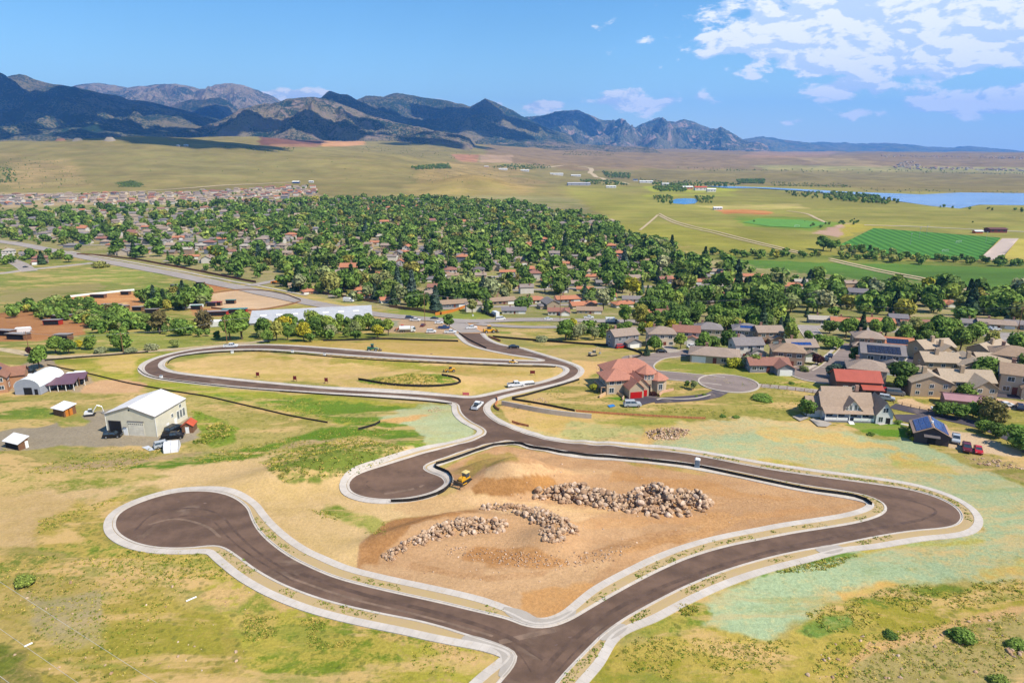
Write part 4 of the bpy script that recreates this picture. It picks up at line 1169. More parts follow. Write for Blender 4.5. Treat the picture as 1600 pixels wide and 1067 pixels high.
road([(-60, 306), (60, 304), (180, 301), (260, 297), (350, 290), (420, 287), (470, 285)], 12, EARTH, 1.0)
for dy in (0, 3.2):
    road([(1030, 334 + dy), (1050, 345 + dy), (1090, 356 + dy), (1150, 370 + dy), (1215, 386 + dy), (1260, 396 + dy)], 4, EARTH, .5)
    road([(1296, 404 + dy), (1340, 414 + dy), (1400, 427 + dy), (1470, 440 + dy), (1530, 455 + dy)], 4.5, EARTH, .4)
road([(1350, 352), (1450, 355), (1560, 361), (1640, 364)], 7, CONC_D, .5)
road([(1028, 336), (1010, 352), (1000, 360)], 4, EARTH, .5)
road([(1230, 330), (1262, 334), (1276, 342), (1290, 348)], 6, EARTH, .5)
st(drape('car_park', gpts([(1530, 405), (1566, 373), (1592, 373), (1562, 408)]), mat('car_park_gravel', alb((206, 186, 170)), .9, .06), .4, 8))
for pl in ([(1045, 552), (1036, 544), (1030, 540), (1044, 538), (1064, 550)], [(1297, 511), (1300, 503), (1286, 501), (1280, 510)], [(1316, 585), (1330, 578), (1322, 570), (1311, 578)],
           [(1094, 548), (1072, 540), (1080, 537), (1102, 546)]):
    st(drape('drive_concrete', gpts(pl), CONC_D, .16, 4))

# striped sports field
def stripe_mat():
    m = bpy.data.materials.new('mown_turf')
    m.use_nodes = True
    m.node_tree.nodes.clear()
    t = NT(m.node_tree)
    pos = t.node('ShaderNodeNewGeometry').outputs['Position']
    r = t.node('ShaderNodeVectorRotate', {'Vector': pos, 'Angle': STRIPE}, rotation_type='Z_AXIS').outputs[0]
    x = t.node('ShaderNodeSeparateXYZ', {0: r}).outputs[0]
    s = t.remap(t.math('SINE', t.math('MULTIPLY', x, 2 * math.pi / 11.5)), -.4, .4)
    n = t.noise(pos, .04, 4)
    a = t.mix(n, alb((60, 112, 38)), alb((76, 128, 48)))
    c = t.mix(s, a, t.mix(n, alb((84, 142, 52)), alb((98, 152, 62))))
    p = t.node('ShaderNodeBsdfPrincipled', {'Base Color': c, 'Roughness': .9, 'Specular IOR Level': .1})
    t.l.new(p.outputs[0], t.node('ShaderNodeOutputMaterial').inputs[0])
    return m


sf = gpts([(1308, 385), (1365, 357), (1564, 372), (1528, 407), (1425, 403)])
ang = math.atan2(*(gpts([(1440, 372)])[0] - gpts([(1525, 400)])[0])[::-1])
STRIPE = -(ang + math.pi / 2)
sfo = drape('sports_field', sf, stripe_mat(), .5, 10)
st(sfo)
MOWN = mat('mown_grass', alb((104, 158, 54)), .9, .1, .1)
st(drape('playing_field', gpts([(1160, 348), (1185, 342), (1250, 344), (1296, 349), (1266, 357), (1200, 354)]), MOWN, .5, 12))
print('roads', round(time.time() - T0, 1))

# ---------------------------------------------------------------- foliage
def leaf_mat(name, tones, attr=None, transl=.22):
    m = bpy.data.materials.new(name)
    m.use_nodes = True
    m.node_tree.nodes.clear()
    t = NT(m.node_tree)
    if attr:
        r = t.node('ShaderNodeAttribute', attribute_name=attr).outputs['Fac']
    else:
        r = t.node('ShaderNodeObjectInfo').outputs['Random']
    ramp = t.n.new('ShaderNodeValToRGB')
    ramp.color_ramp.interpolation = 'LINEAR'
    el_ = ramp.color_ramp.elements
    for i, (p, c) in enumerate(tones):
        e = el_[i] if i < 2 else el_.new(p)
        e.position = p
        e.color = (*c, 1)
    t.l.new(r, ramp.inputs[0])
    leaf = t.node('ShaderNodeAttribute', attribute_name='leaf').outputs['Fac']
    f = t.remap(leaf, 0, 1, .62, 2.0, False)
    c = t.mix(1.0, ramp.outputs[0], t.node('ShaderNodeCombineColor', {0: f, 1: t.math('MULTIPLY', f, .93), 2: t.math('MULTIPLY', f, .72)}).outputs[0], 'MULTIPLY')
    d = t.node('ShaderNodeBsdfPrincipled', {'Base Color': c, 'Roughness': .75, 'Specular IOR Level': .12})
    tr = t.node('ShaderNodeBsdfTranslucent', {'Color': c})
    mx = t.node('ShaderNodeMixShader', {0: transl, 1: d.outputs[0], 2: tr.outputs[0]})
    t.l.new(mx.outputs[0], t.node('ShaderNodeOutputMaterial').inputs[0])
    return m


GREENS = [(0.0, (0.068, 0.121, 0.032)), (.22, (0.092, 0.165, 0.041)), (.45, (0.119, 0.203, 0.046)), (.62, (0.149, 0.232, 0.054)), (.74, (0.097, 0.159, 0.049)), (.84, (0.203, 0.270, 0.061)), (.92, (0.169, 0.203, 0.115)), (.97, (0.270, 0.270, 0.054)), (1.0, (0.115, 0.101, 0.054))]
LEAF = leaf_mat('leaves', GREENS)
LEAF_MASS = leaf_mat('leaves_mass', GREENS, 'tree')
NEEDLE = leaf_mat('needles', [(0, (.030, .060, .028)), (.5, (.042, .075, .038)), (.75, (.055, .095, .085)), (1, (.075, .115, .115))])
SAGE = leaf_mat('silver_leaves', [(0, (.20, .24, .15)), (1, (.26, .28, .18))])
LIME = leaf_mat('lime_leaves', [(0, (.24, .28, .04)), (1, (.34, .30, .03))])
PLUM = leaf_mat('plum_leaves', [(0, (.045, .018, .022)), (1, (.06, .025, .028))])
SHRUBL = leaf_mat('shrub_leaves', [(0, (.055, .10, .03)), (.5, (.10, .15, .04)), (1, (.13, .16, .06))])
BARK = mat('bark', (.11, .08, .055), .95, .25, 2.0)
nr = np.random.RandomState(5)


def crown_arrays(n, seed, kind='round', size=.62, core=True):
    """leaf sprays through the crown of a 10 m tree: vertices, quads, leaf tone"""
    r = np.random.RandomState(seed)
    if kind == 'conifer':
        z = 1 + 9 * r.rand(n) ** 1.25
        rad = (10.2 - z) * .30 * np.sqrt(.25 + .75 * r.rand(n))
        ring = .82 + .18 * np.sin(z * 5.5)
        a = r.rand(n) * 2 * np.pi
        C = np.stack([np.cos(a) * rad * ring, np.sin(a) * rad * ring, z], -1)
        N = np.stack([np.cos(a), np.sin(a), np.full(n, .55)], -1)
    else:
        nl = {'round': 9, 'tall': 11, 'shrub': 7, 'wide': 10}[kind]
        wid = {'round': 3.5, 'tall': 2.3, 'shrub': 5.0, 'wide': 4.6}[kind]
        zc, hz = {'round': (6.1, 3.4), 'tall': (5.9, 4.0), 'shrub': (3.6, 3.2), 'wide': (5.6, 3.2)}[kind]
        L = []
        for k in range(nl):
            a = 2 * np.pi * (k / nl) + r.rand()
            q = r.rand() ** .5
            L.append((math.cos(a) * wid * .62 * q, math.sin(a) * wid * .62 * q, zc + (r.rand() * 2 - 1) * hz * .55, (.42 + .3 * r.rand()) * wid * .95))
        L.append((0, 0, zc + hz * .35, wid * .6))
        L = np.array(L)
        w_ = L[:, 3] ** 2
        which = r.choice(len(L), n, p=w_ / w_.sum())
        d = r.normal(size=(n, 3))
        d /= np.linalg.norm(d, axis=1)[:, None]
        rr = L[which, 3] * (.78 + .34 * r.rand(n))
        C = L[which, :3] + d * rr[:, None] * np.array([1, 1, .82])
        C[:, 2] = np.maximum(C[:, 2], {'shrub': .3}.get(kind, 1.5))
        N = d + np.array([0, 0, .35])
    N = N + r.normal(size=N.shape) * .55
    N /= np.linalg.norm(N, axis=1)[:, None]
    U = np.cross(N, r.normal(size=N.shape))
    U /= np.linalg.norm(U, axis=1)[:, None]
    V_ = np.cross(N, U)
    s = size * (.6 + .8 * r.rand(n))[:, None]
    asp = (.6 + .5 * r.rand(n))[:, None]
    P = np.stack([C - U * s - V_ * s * asp * .6, C + U * s * .8 - V_ * s * asp, C + U * s + V_ * s * asp * .7, C - U * s * .7 + V_ * s * asp], 1).reshape(-1, 3)
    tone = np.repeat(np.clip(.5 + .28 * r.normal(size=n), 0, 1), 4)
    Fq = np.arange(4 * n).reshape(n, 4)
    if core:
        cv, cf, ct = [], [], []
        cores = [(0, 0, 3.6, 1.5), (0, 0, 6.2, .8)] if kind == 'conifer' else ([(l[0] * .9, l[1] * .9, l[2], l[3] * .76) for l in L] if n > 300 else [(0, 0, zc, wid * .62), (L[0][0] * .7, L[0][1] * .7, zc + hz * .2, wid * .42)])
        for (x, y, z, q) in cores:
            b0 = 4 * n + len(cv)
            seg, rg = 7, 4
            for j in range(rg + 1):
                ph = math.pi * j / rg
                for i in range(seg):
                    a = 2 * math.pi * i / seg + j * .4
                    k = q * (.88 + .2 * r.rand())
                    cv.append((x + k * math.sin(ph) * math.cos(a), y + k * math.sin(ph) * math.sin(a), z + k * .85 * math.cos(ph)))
                    ct.append(.18 + .15 * r.rand())  # core tone set low: shade inside the crown put into the colour
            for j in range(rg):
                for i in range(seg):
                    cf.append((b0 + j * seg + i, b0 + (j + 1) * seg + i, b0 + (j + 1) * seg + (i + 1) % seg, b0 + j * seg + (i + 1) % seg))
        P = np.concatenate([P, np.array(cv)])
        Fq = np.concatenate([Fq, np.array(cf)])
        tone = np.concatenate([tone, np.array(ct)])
    return P, Fq, tone


def crown_mesh(name, n, seed, kind, m, size=.62):
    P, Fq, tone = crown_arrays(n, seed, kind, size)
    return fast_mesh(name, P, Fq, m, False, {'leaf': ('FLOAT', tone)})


def trunk_mesh(seed, kind):
    r = random.Random(seed)
    mb = MB()
    top = {'conifer': 8.5, 'shrub': 1.6}.get(kind, 5.5)
    mb.tube((0, 0, -.4), (r.uniform(-.2, .2), r.uniform(-.2, .2), top * .5), .30, .22, 7)
    mb.tube((0, 0, top * .5 - .1), (.1, 0, top), .22, .10, 6)
    if kind != 'conifer':
        for k in range(5):
            a = k * 1.3 + r.random()
            z = top * (.35 + .12 * k)
            l = r.uniform(1.6, 2.8)
            mb.tube((0, 0, z), (math.cos(a) * l, math.sin(a) * l, z + l * .8), .12, .04, 5)
    return mb.mesh('trunk', BARK)


PROTO = {}
def tree_proto(kind, seed, m, detail):
    key = (kind, seed, m.name, detail)
    if key not in PROTO:
        n = {'hi': 1500, 'mid': 520}[detail]
        size = {'hi': .42, 'mid': .70}[detail]
        if kind == 'conifer': size *= .8
        PROTO[key] = (trunk_mesh(seed, kind), crown_mesh('crown', n, seed, kind, m, size))
    return PROTO[key]


LATER = []     # things whose labels are written at the end: (object, words, class word, group)
def tree(x, y, h, kind='round', m=None, detail='mid', words=None, label=None, group=None, name=None, cat='tree', wide=1.0):
    m = m or (NEEDLE if kind == 'conifer' else LEAF)
    sd_ = rnd.randrange(4) + {'round': 0, 'tall': 10, 'shrub': 20, 'wide': 30, 'conifer': 40}[kind]
    tm, cm = tree_proto(kind, sd_, m, detail)
    nm = name or {'conifer': 'conifer_tree', 'shrub': 'bush'}.get(kind, 'leafy_tree')
    if kind == 'shrub': cat = 'bush'
    e = empty(nm, (x, y, H(x, y) - .1), rnd.random() * 6.28, label, cat, group)
    s = h / 10
    e.scale = (s * wide * rnd.uniform(.9, 1.1), s * wide * rnd.uniform(.9, 1.1), s)
    link('trunk', tm, e)
    link('crown', cm, e)
    if not label:
        LATER.append((e, words or 'leafy tree', nm, group))
    return e


# ---------------------------------------------------------------- building kit
def wallm(c):
    return mat('wall_%d_%d_%d' % c, alb(c), .85, .05, .8)


def roofm(c):
    key = 'shingle_%d_%d_%d' % c
    if key in MATS:
        return MATS[key]
    m = bpy.data.materials.new(key)
    m.use_nodes = True
    m.node_tree.nodes.clear()
    t = NT(m.node_tree)
    g = t.node('ShaderNodeTexCoord').outputs['Object']
    z = t.node('ShaderNodeSeparateXYZ', {0: g}).outputs[2]
    rows = t.math('FRACT', t.math('MULTIPLY', z, 4.5))
    n = t.noise(g, 1.6, 5, .65)
    big = t.noise(t.node('ShaderNodeNewGeometry').outputs['Position'], .15, 3)
    f = t.math('ADD', t.math('MULTIPLY', n, .6), t.math('ADD', t.math('MULTIPLY', rows, .15), t.math('MULTIPLY', big, .25)))
    a = alb(c)
    col = t.mix(t.remap(f, .3, .75), tuple(q * .78 for q in a), tuple(min(.8, q * 1.15) for q in a))
    p = t.node('ShaderNodeBsdfPrincipled', {'Base Color': col, 'Roughness': .85, 'Specular IOR Level': .2})
    t.l.new(p.outputs[0], t.node('ShaderNodeOutputMaterial').inputs[0])
    MATS[key] = m
    return m


def metalm(name, c, rough=.45):
    """ribbed sheet metal"""
    if name in MATS: return MATS[name]
    m = bpy.data.materials.new(name)
    m.use_nodes = True
    m.node_tree.nodes.clear()
    t = NT(m.node_tree)
    g = t.node('ShaderNodeTexCoord').outputs['Object']
    wv = t.node('ShaderNodeTexWave', {'Vector': g, 'Scale': .9, 'Distortion': .1}, bands_direction='X').outputs['Fac']
    n = t.noise(t.node('ShaderNodeNewGeometry').outputs['Position'], .5, 5, .6)
    col = t.mix(t.remap(n, .3, .7), tuple(q * .92 for q in c), tuple(min(.85, q * 1.05) for q in c))
    b = t.node('ShaderNodeBump', {'Strength': .25, 'Distance': .04, 'Height': wv}).outputs[0]
    p = t.node('ShaderNodeBsdfPrincipled', {'Base Color': col, 'Roughness': rough, 'Specular IOR Level': .4, 'Normal': b})
    t.l.new(p.outputs[0], t.node('ShaderNodeOutputMaterial').inputs[0])
    MATS[name] = m
    return m


WHITE = mat('white_trim', (.74, .74, .72), .6, .04)
GLASS = mat('window_glass', (.035, .05, .065), .12, .3, .5, spec=.7)
DARK = mat('dark_parts_and_shade', (.012, .012, .014), .9, .2)  # near-black: dark parts, also the painted shade of openings
FASCIA = mat('dark_fascia', (.16, .12, .09), .7, .1)
TYRE = mat('tyre_rubber', (.02, .02, .021), .85, .1)
METAL = mat('bare_metal', (.42, .43, .45), .35, .08, metal=.6)
WOOD = mat('weathered_wood', alb((150, 110, 78)), .9, .2, 2)
SOLAR = mat('solar_glass', (.020, .055, .20), .12, .2, 1, spec=.8)
SOLARD = mat('dark_solar_glass', (.018, .024, .05), .12, .2, 1, spec=.8)
PINK_TILE = roofm((200, 138, 116))


def gable_wall(mb, x0, x1, y0, y1, h, rise, axis, m=0, z0=-.6):
    if axis == 'x':
        ym = (y0 + y1) / 2
        mb.prism([(y0, z0), (y1, z0), (y1, h), (ym, h + rise), (y0, h)], 'x', x0, x1, m)
    else:
        xm = (x0 + x1) / 2
        mb.prism([(x0, z0), (x1, z0), (x1, h), (xm, h + rise), (x0, h)], 'y', y0, y1, m)


def gable_roof(mb, x0, x1, y0, y1, h, rise, axis, ov=.5, th=.16, m=0):
    if axis == 'x':
        a, b, c0, c1 = y0, y1, x0 - ov, x1 + ov
    else:
        a, b, c0, c1 = x0, x1, y0 - ov, y1 + ov
    mid = (a + b) / 2
    sl = rise / (mid - a)
    e = h - ov * sl
    g = .012
    mb.prism([(a - ov, e + g), (mid, h + rise + g), (mid, h + rise + th + g), (a - ov, e + th + g)], axis, c0, c1, m)
    mb.prism([(mid + .004, h + rise + g), (b + ov, e + g), (b + ov, e + th + g), (mid + .004, h + rise + th + g)], axis, c0, c1, m)


def hip_roof(mb, x0, x1, y0, y1, h, rise, ov=.5, th=.18, m=0, z=None):
    x0, x1, y0, y1 = x0 - ov, x1 + ov, y0 - ov, y1 + ov
    w_, d_ = x1 - x0, y1 - y0
    b = h - .05
    t = b + th
    if w_ >= d_:
        r0, r1 = (x0 + d_ / 2, (y0 + y1) / 2, t + rise), (x1 - d_ / 2, (y0 + y1) / 2, t + rise)
        if w_ - d_ < .01: r1 = r0
    else:
        r0, r1 = ((x0 + x1) / 2, y0 + w_ / 2, t + rise), ((x0 + x1) / 2, y1 - w_ / 2, t + rise)
    B = [(x0, y0, b), (x1, y0, b), (x1, y1, b), (x0, y1, b)]
    T = [(p[0], p[1], t) for p in B]
    mb.poly(B[::-1], m)
    for i in range(4):
        j = (i + 1) % 4
        mb.poly([B[i], B[j], T[j], T[i]], m)
    if w_ >= d_:
        mb.poly([T[0], T[1], r1, r0] if r0 != r1 else [T[0], T[1], r0], m)
        mb.poly([T[1], T[2], r1], m)
        mb.poly([T[2], T[3], r0, r1] if r0 != r1 else [T[2], T[3], r0], m)
        mb.poly([T[3], T[0], r0], m)
    else:
        mb.poly([T[0], T[1], r0], m)
        mb.poly([T[1], T[2], r1, r0], m)
        mb.poly([T[2], T[3], r1], m)
        mb.poly([T[3], T[0], r0, r1], m)


def cone_roof(mb, cx, cy, r, h, rise, n=8, m=0, th=.15):
    P = [(cx + r * math.cos(math.pi * 2 * (k + .5) / n), cy + r * math.sin(math.pi * 2 * (k + .5) / n)) for k in range(n)]
    mb.poly([(p[0], p[1], h) for p in P][::-1], m)
    for k in range(n):
        a, b = P[k], P[(k + 1) % n]
        mb.poly([(*a, h), (*b, h), (*b, h + th), (*a, h + th)], m)
        mb.poly([(*a, h + th), (*b, h + th), (cx, cy, h + th + rise)], m)


FACE = {'-y': 0.0, '+x': math.pi / 2, '+y': math.pi, '-x': -math.pi / 2}
MC = {}
def fitting(kind, w_, h_, col=None):
    key = (kind, w_, h_, col)
    if key in MC: return MC[key]
    mb = MB()
    if kind == 'frame':
        f = .1
        mb.box(-w_ / 2 - f, w_ / 2 + f, -.07, .02, -f, 0, 0)
        mb.box(-w_ / 2 - f, w_ / 2 + f, -.07, .02, h_, h_ + f, 0)
        mb.box(-w_ / 2 - f, -w_ / 2, -.07, .02, 0, h_, 0)
        mb.box(w_ / 2, w_ / 2 + f, -.07, .02, 0, h_, 0)
        mb.box(-.03, .03, -.062, .02, 0, h_, 0)
        me = mb.mesh('window', [WHITE])
    elif kind == 'pane':
        me = mb.box(-w_ / 2, w_ / 2, -.045, .02, 0, h_).mesh('pane', [GLASS])
    elif kind == 'garage':
        n = max(3, int(h_ / .6))
        for k in range(n):
            mb.box(-w_ / 2, w_ / 2, -.06 - .012 * (k % 2), .02, k * h_ / n + .01, (k + 1) * h_ / n - .01)
        me = mb.mesh('garage_door', [col or WHITE])
    else:
        mb.box(-w_ / 2, w_ / 2, -.05, .02, 0, h_)
        mb.box(-w_ / 2 - .08, -w_ / 2, -.07, .02, 0, h_ + .08)
        mb.box(w_ / 2, w_ / 2 + .08, -.07, .02, 0, h_ + .08)
        me = mb.mesh('door', [col or WHITE])
    MC[key] = me
    return me


def put(name, me, parent, x, y, z, face='-y', rz=None):
    o = link(name, me, parent)
    o.location = (x, y, z)
    o.rotation_euler = (0, 0, FACE[face] if rz is None else rz)
    return o


def window(parent, x, y, z, face='-y', w_=1.3, h_=1.2, rz=None):
    f = put('window', fitting('frame', w_, h_), parent, x, y, z, face, rz)
    link('pane', fitting('pane', w_, h_), f)
    return f


def windows(parent, pts, face, w_=1.3, h_=1.2):
    for x, y, z in pts: window(parent, x, y, z, face, w_, h_)


DOORC = mat('red_brown_door', alb((130, 70, 56)), .6, .1)


HOUSE_CACHE = {}
ROOFS = [(176, 156, 140), (160, 146, 138), (188, 166, 146), (140, 134, 138), (206, 138, 104), (168, 120, 104), (150, 142, 140), (196, 186, 172), (120, 112, 112), (176, 150, 126)]
WALLS = [(214, 196, 172), (196, 182, 160), (228, 222, 210), (176, 158, 136), (150, 152, 158), (206, 176, 140), (140, 150, 130), (232, 214, 190), (168, 142, 122), (120, 128, 140)]
ROOF_W = ['tan', 'grey-brown', 'light brown', 'slate grey', 'orange', 'red-brown', 'grey', 'pale', 'charcoal', 'brown']
WALL_W = ['beige', 'sand', 'white', 'tan', 'grey', 'ochre', 'sage', 'cream', 'brown', 'blue-grey']


def suburb_house(kind, rc, wc, detail=True):
    """prototype of an ordinary house; front faces -Y. Returns a root that is not yet placed"""
    key = (kind, rc, wc, detail)
    if key in HOUSE_CACHE:
        return copy_tree(HOUSE_CACHE[key])
    root = empty('house', (0, 0, 0))
    rm, wm = roofm(ROOFS[rc]), wallm(WALLS[wc])
    wb, rb = MB(), MB()
    if kind == 'ranch':            # low, long gable
        gable_wall(wb, -8, 8, -4.2, 4.2, 2.7, 1.5, 'x')
        gable_roof(rb, -8, 8, -4.2, 4.2, 2.7, 1.5, 'x', .6)
        gar, dr, wi = (5.2, -4.2, 0), (.5, -4.2, 0), [(-2.2, -4.2, .9, '-y'), (-5.6, -4.2, .9, '-y'), (8, 0, .9, '+x'), (-8, 0, .9, '-x')]
    elif kind == 'ranch_hip':
        wb.box(-7.5, 7.5, -4.5, 4.5, -.6, 2.7)
        hip_roof(rb, -7.5, 7.5, -4.5, 4.5, 2.7, 1.7, .7)
        gar, dr, wi = (-4.8, -4.5, 0), (.2, -4.5, 0), [(3, -4.5, .9, '-y'), (6, -4.5, .9, '-y'), (7.5, 0, .9, '+x'), (-7.5, 0, .9, '-x')]
    elif kind == 'ell':            # L plan
        gable_wall(wb, -7, 7, -2, 5, 2.8, 1.7, 'x')
        gable_wall(wb, 1.2, 7.2, -6, 1.4, 2.75, 1.6, 'y')
        gable_roof(rb, -7, 7, -2, 5, 2.8, 1.7, 'x', .5)
        gable_roof(rb, 1.2, 7.2, -6, 1.4, 2.75, 1.6, 'y', .45)
        gar, dr, wi = (4.2, -6, 0), (-.6, -2, 0), [(-3, -2, .9, '-y'), (-5.6, -2, .9, '-y'), (7, 3, .9, '+x'), (-7, 1.4, .9, '-x')]
    elif kind == 'two':            # two storeys, gable
        gable_wall(wb, -5.5, 5.5, -4, 4, 5.6, 1.9, 'x')
        gable_wall(wb, -.8, 5.6, -6.5, -3.5, 2.9, 1.5, 'y')
        gable_roof(rb, -5.5, 5.5, -4, 4, 5.6, 1.9, 'x', .5)
        gable_roof(rb, -.8, 5.6, -6.5, -3.9, 2.9, 1.5, 'y', .4)
        gar, dr, wi = (2.4, -6.5, 0), (-2, -4, 0), [(-3.9, -4, .9, '-y'), (-3.2, -4, 3.6, '-y'), (0, -4, 3.9, '-y'), (3.2, -4, 3.9, '-y'), (5.5, 1, 3.6, '+x'), (5.5, 1, .9, '+x'), (-5.5, 1, 3.6, '-x'), (-5.5, 1, .9, '-x')]
    elif kind == 'two_hip':
        wb.box(-5.5, 5.5, -4.5, 4.5, -.6, 5.5)
        hip_roof(rb, -5.5, 5.5, -4.5, 4.5, 5.5, 2.2, .6)
        wb.box(-6.5, -.6, -7.2, -3.5, -.6, 2.8)
        hip_roof(rb, -6.5, -.6, -7.2, -4.0, 2.8, 1.3, .45)
        gar, dr, wi = (-3.5, -7.2, 0), (1.2, -4.5, 0), [(3.8, -4.5, .9, '-y'), (3.4, -4.5, 3.6, '-y'), (0, -4.5, 3.7, '-y'), (-3, -4.5, 3.9, '-y'), (5.5, 1, 3.6, '+x'), (5.5, 1, .9, '+x'), (-5.5, 0, 3.6, '-x'), (-5.5, 0, .9, '-x')]
    else:                          # front gable
        gable_wall(wb, -4.5, 4.5, -6.5, 6.5, 4.6, 2.3, 'y')
        gable_roof(rb, -4.5, 4.5, -6.5, 6.5, 4.6, 2.3, 'y', .6)
        wb.box(4.5, 8.5, -3, 4, -.6, 2.7)
        hip_roof(rb, 4.9, 8.5, -3, 4, 2.7, 1.0, .35)
        gar, dr, wi = (-1.6, -6.5, 0), (3, -6.5, 0), [(0, -6.5, 3.3, '-y'), (2.4, -6.5, 3.1, '-y'), (-4.5, -2, 3, '-x'), (-4.5, 2.4, 3, '-x'), (-4.5, 0, .9, '-x'), (4.5, 5, 3, '+x')]
    wb.build('wall', wm, root)
    ro = rb.build('roof', rm, root)
    ch = MB().box(-.45, .45, -.35, .35, 0, 2.2).box(-.55, .55, -.45, .45, 2.2, 2.35)
    co = ch.build('chimney', wallm((170, 130, 110)), ro)
    hz = {'ranch': 3.2, 'ranch_hip': 3.0, 'ell': 3.6, 'two': 6.2, 'two_hip': 6.0}.get(kind, 5.6)
    co.location = (-2.6, 1.6, hz)
    put('garage_door', fitting('garage', 4.4, 2.2), root, *gar)
    put('door', fitting('door', 1.0, 2.1, DOORC), root, *dr)
    for (x, y, z, fc) in (wi if detail else wi[:3]):
        if detail:
            window(root, x, y, z, fc, 1.5, 1.2)
        else:
            put('window', fitting('pane', 1.6, 1.3), root, x, y, z, fc)
    HOUSE_CACHE[key] = root
    return root


# ---------------------------------------------------------------- vehicles
def paint(name, c):
    return mat('paint_' + name, alb(c, .8), .28, .03, .5, spec=.55)


PAINTS = {'white': paint('white', (236, 236, 236)), 'silver': paint('silver', (184, 190, 196)), 'grey': paint('grey', (120, 122, 126)), 'black': paint('black', (30, 31, 34)),
          'red': paint('red', (190, 32, 34)), 'blue': paint('blue', (46, 76, 130)), 'navy': paint('navy', (40, 48, 78)), 'yellow': paint('yellow', (232, 172, 40)), 'green': paint('green', (40, 110, 70)),
          'tan': paint('tan', (190, 172, 140)), 'teal': paint('teal', (60, 150, 150)), 'orange': paint('orange', (226, 100, 40)), 'maroon': paint('maroon', (110, 34, 40))}
CARS = {}
LAMP = mat('headlight_glass', (.7, .7, .66), .2, .1)
def wheel_mesh(r=.36, wd=.24):
    mb = MB()
    mb.tube((0, -wd / 2, 0), (0, wd / 2, 0), r, r, 12, 0)
    mb.tube((0, -wd / 2 - .01, 0), (0, wd / 2 + .01, 0), r * .55, r * .55, 8, 1)
    return mb.mesh('wheel', [TYRE, METAL])


WHEEL, BIGWHEEL = wheel_mesh(), wheel_mesh(.5, .32)


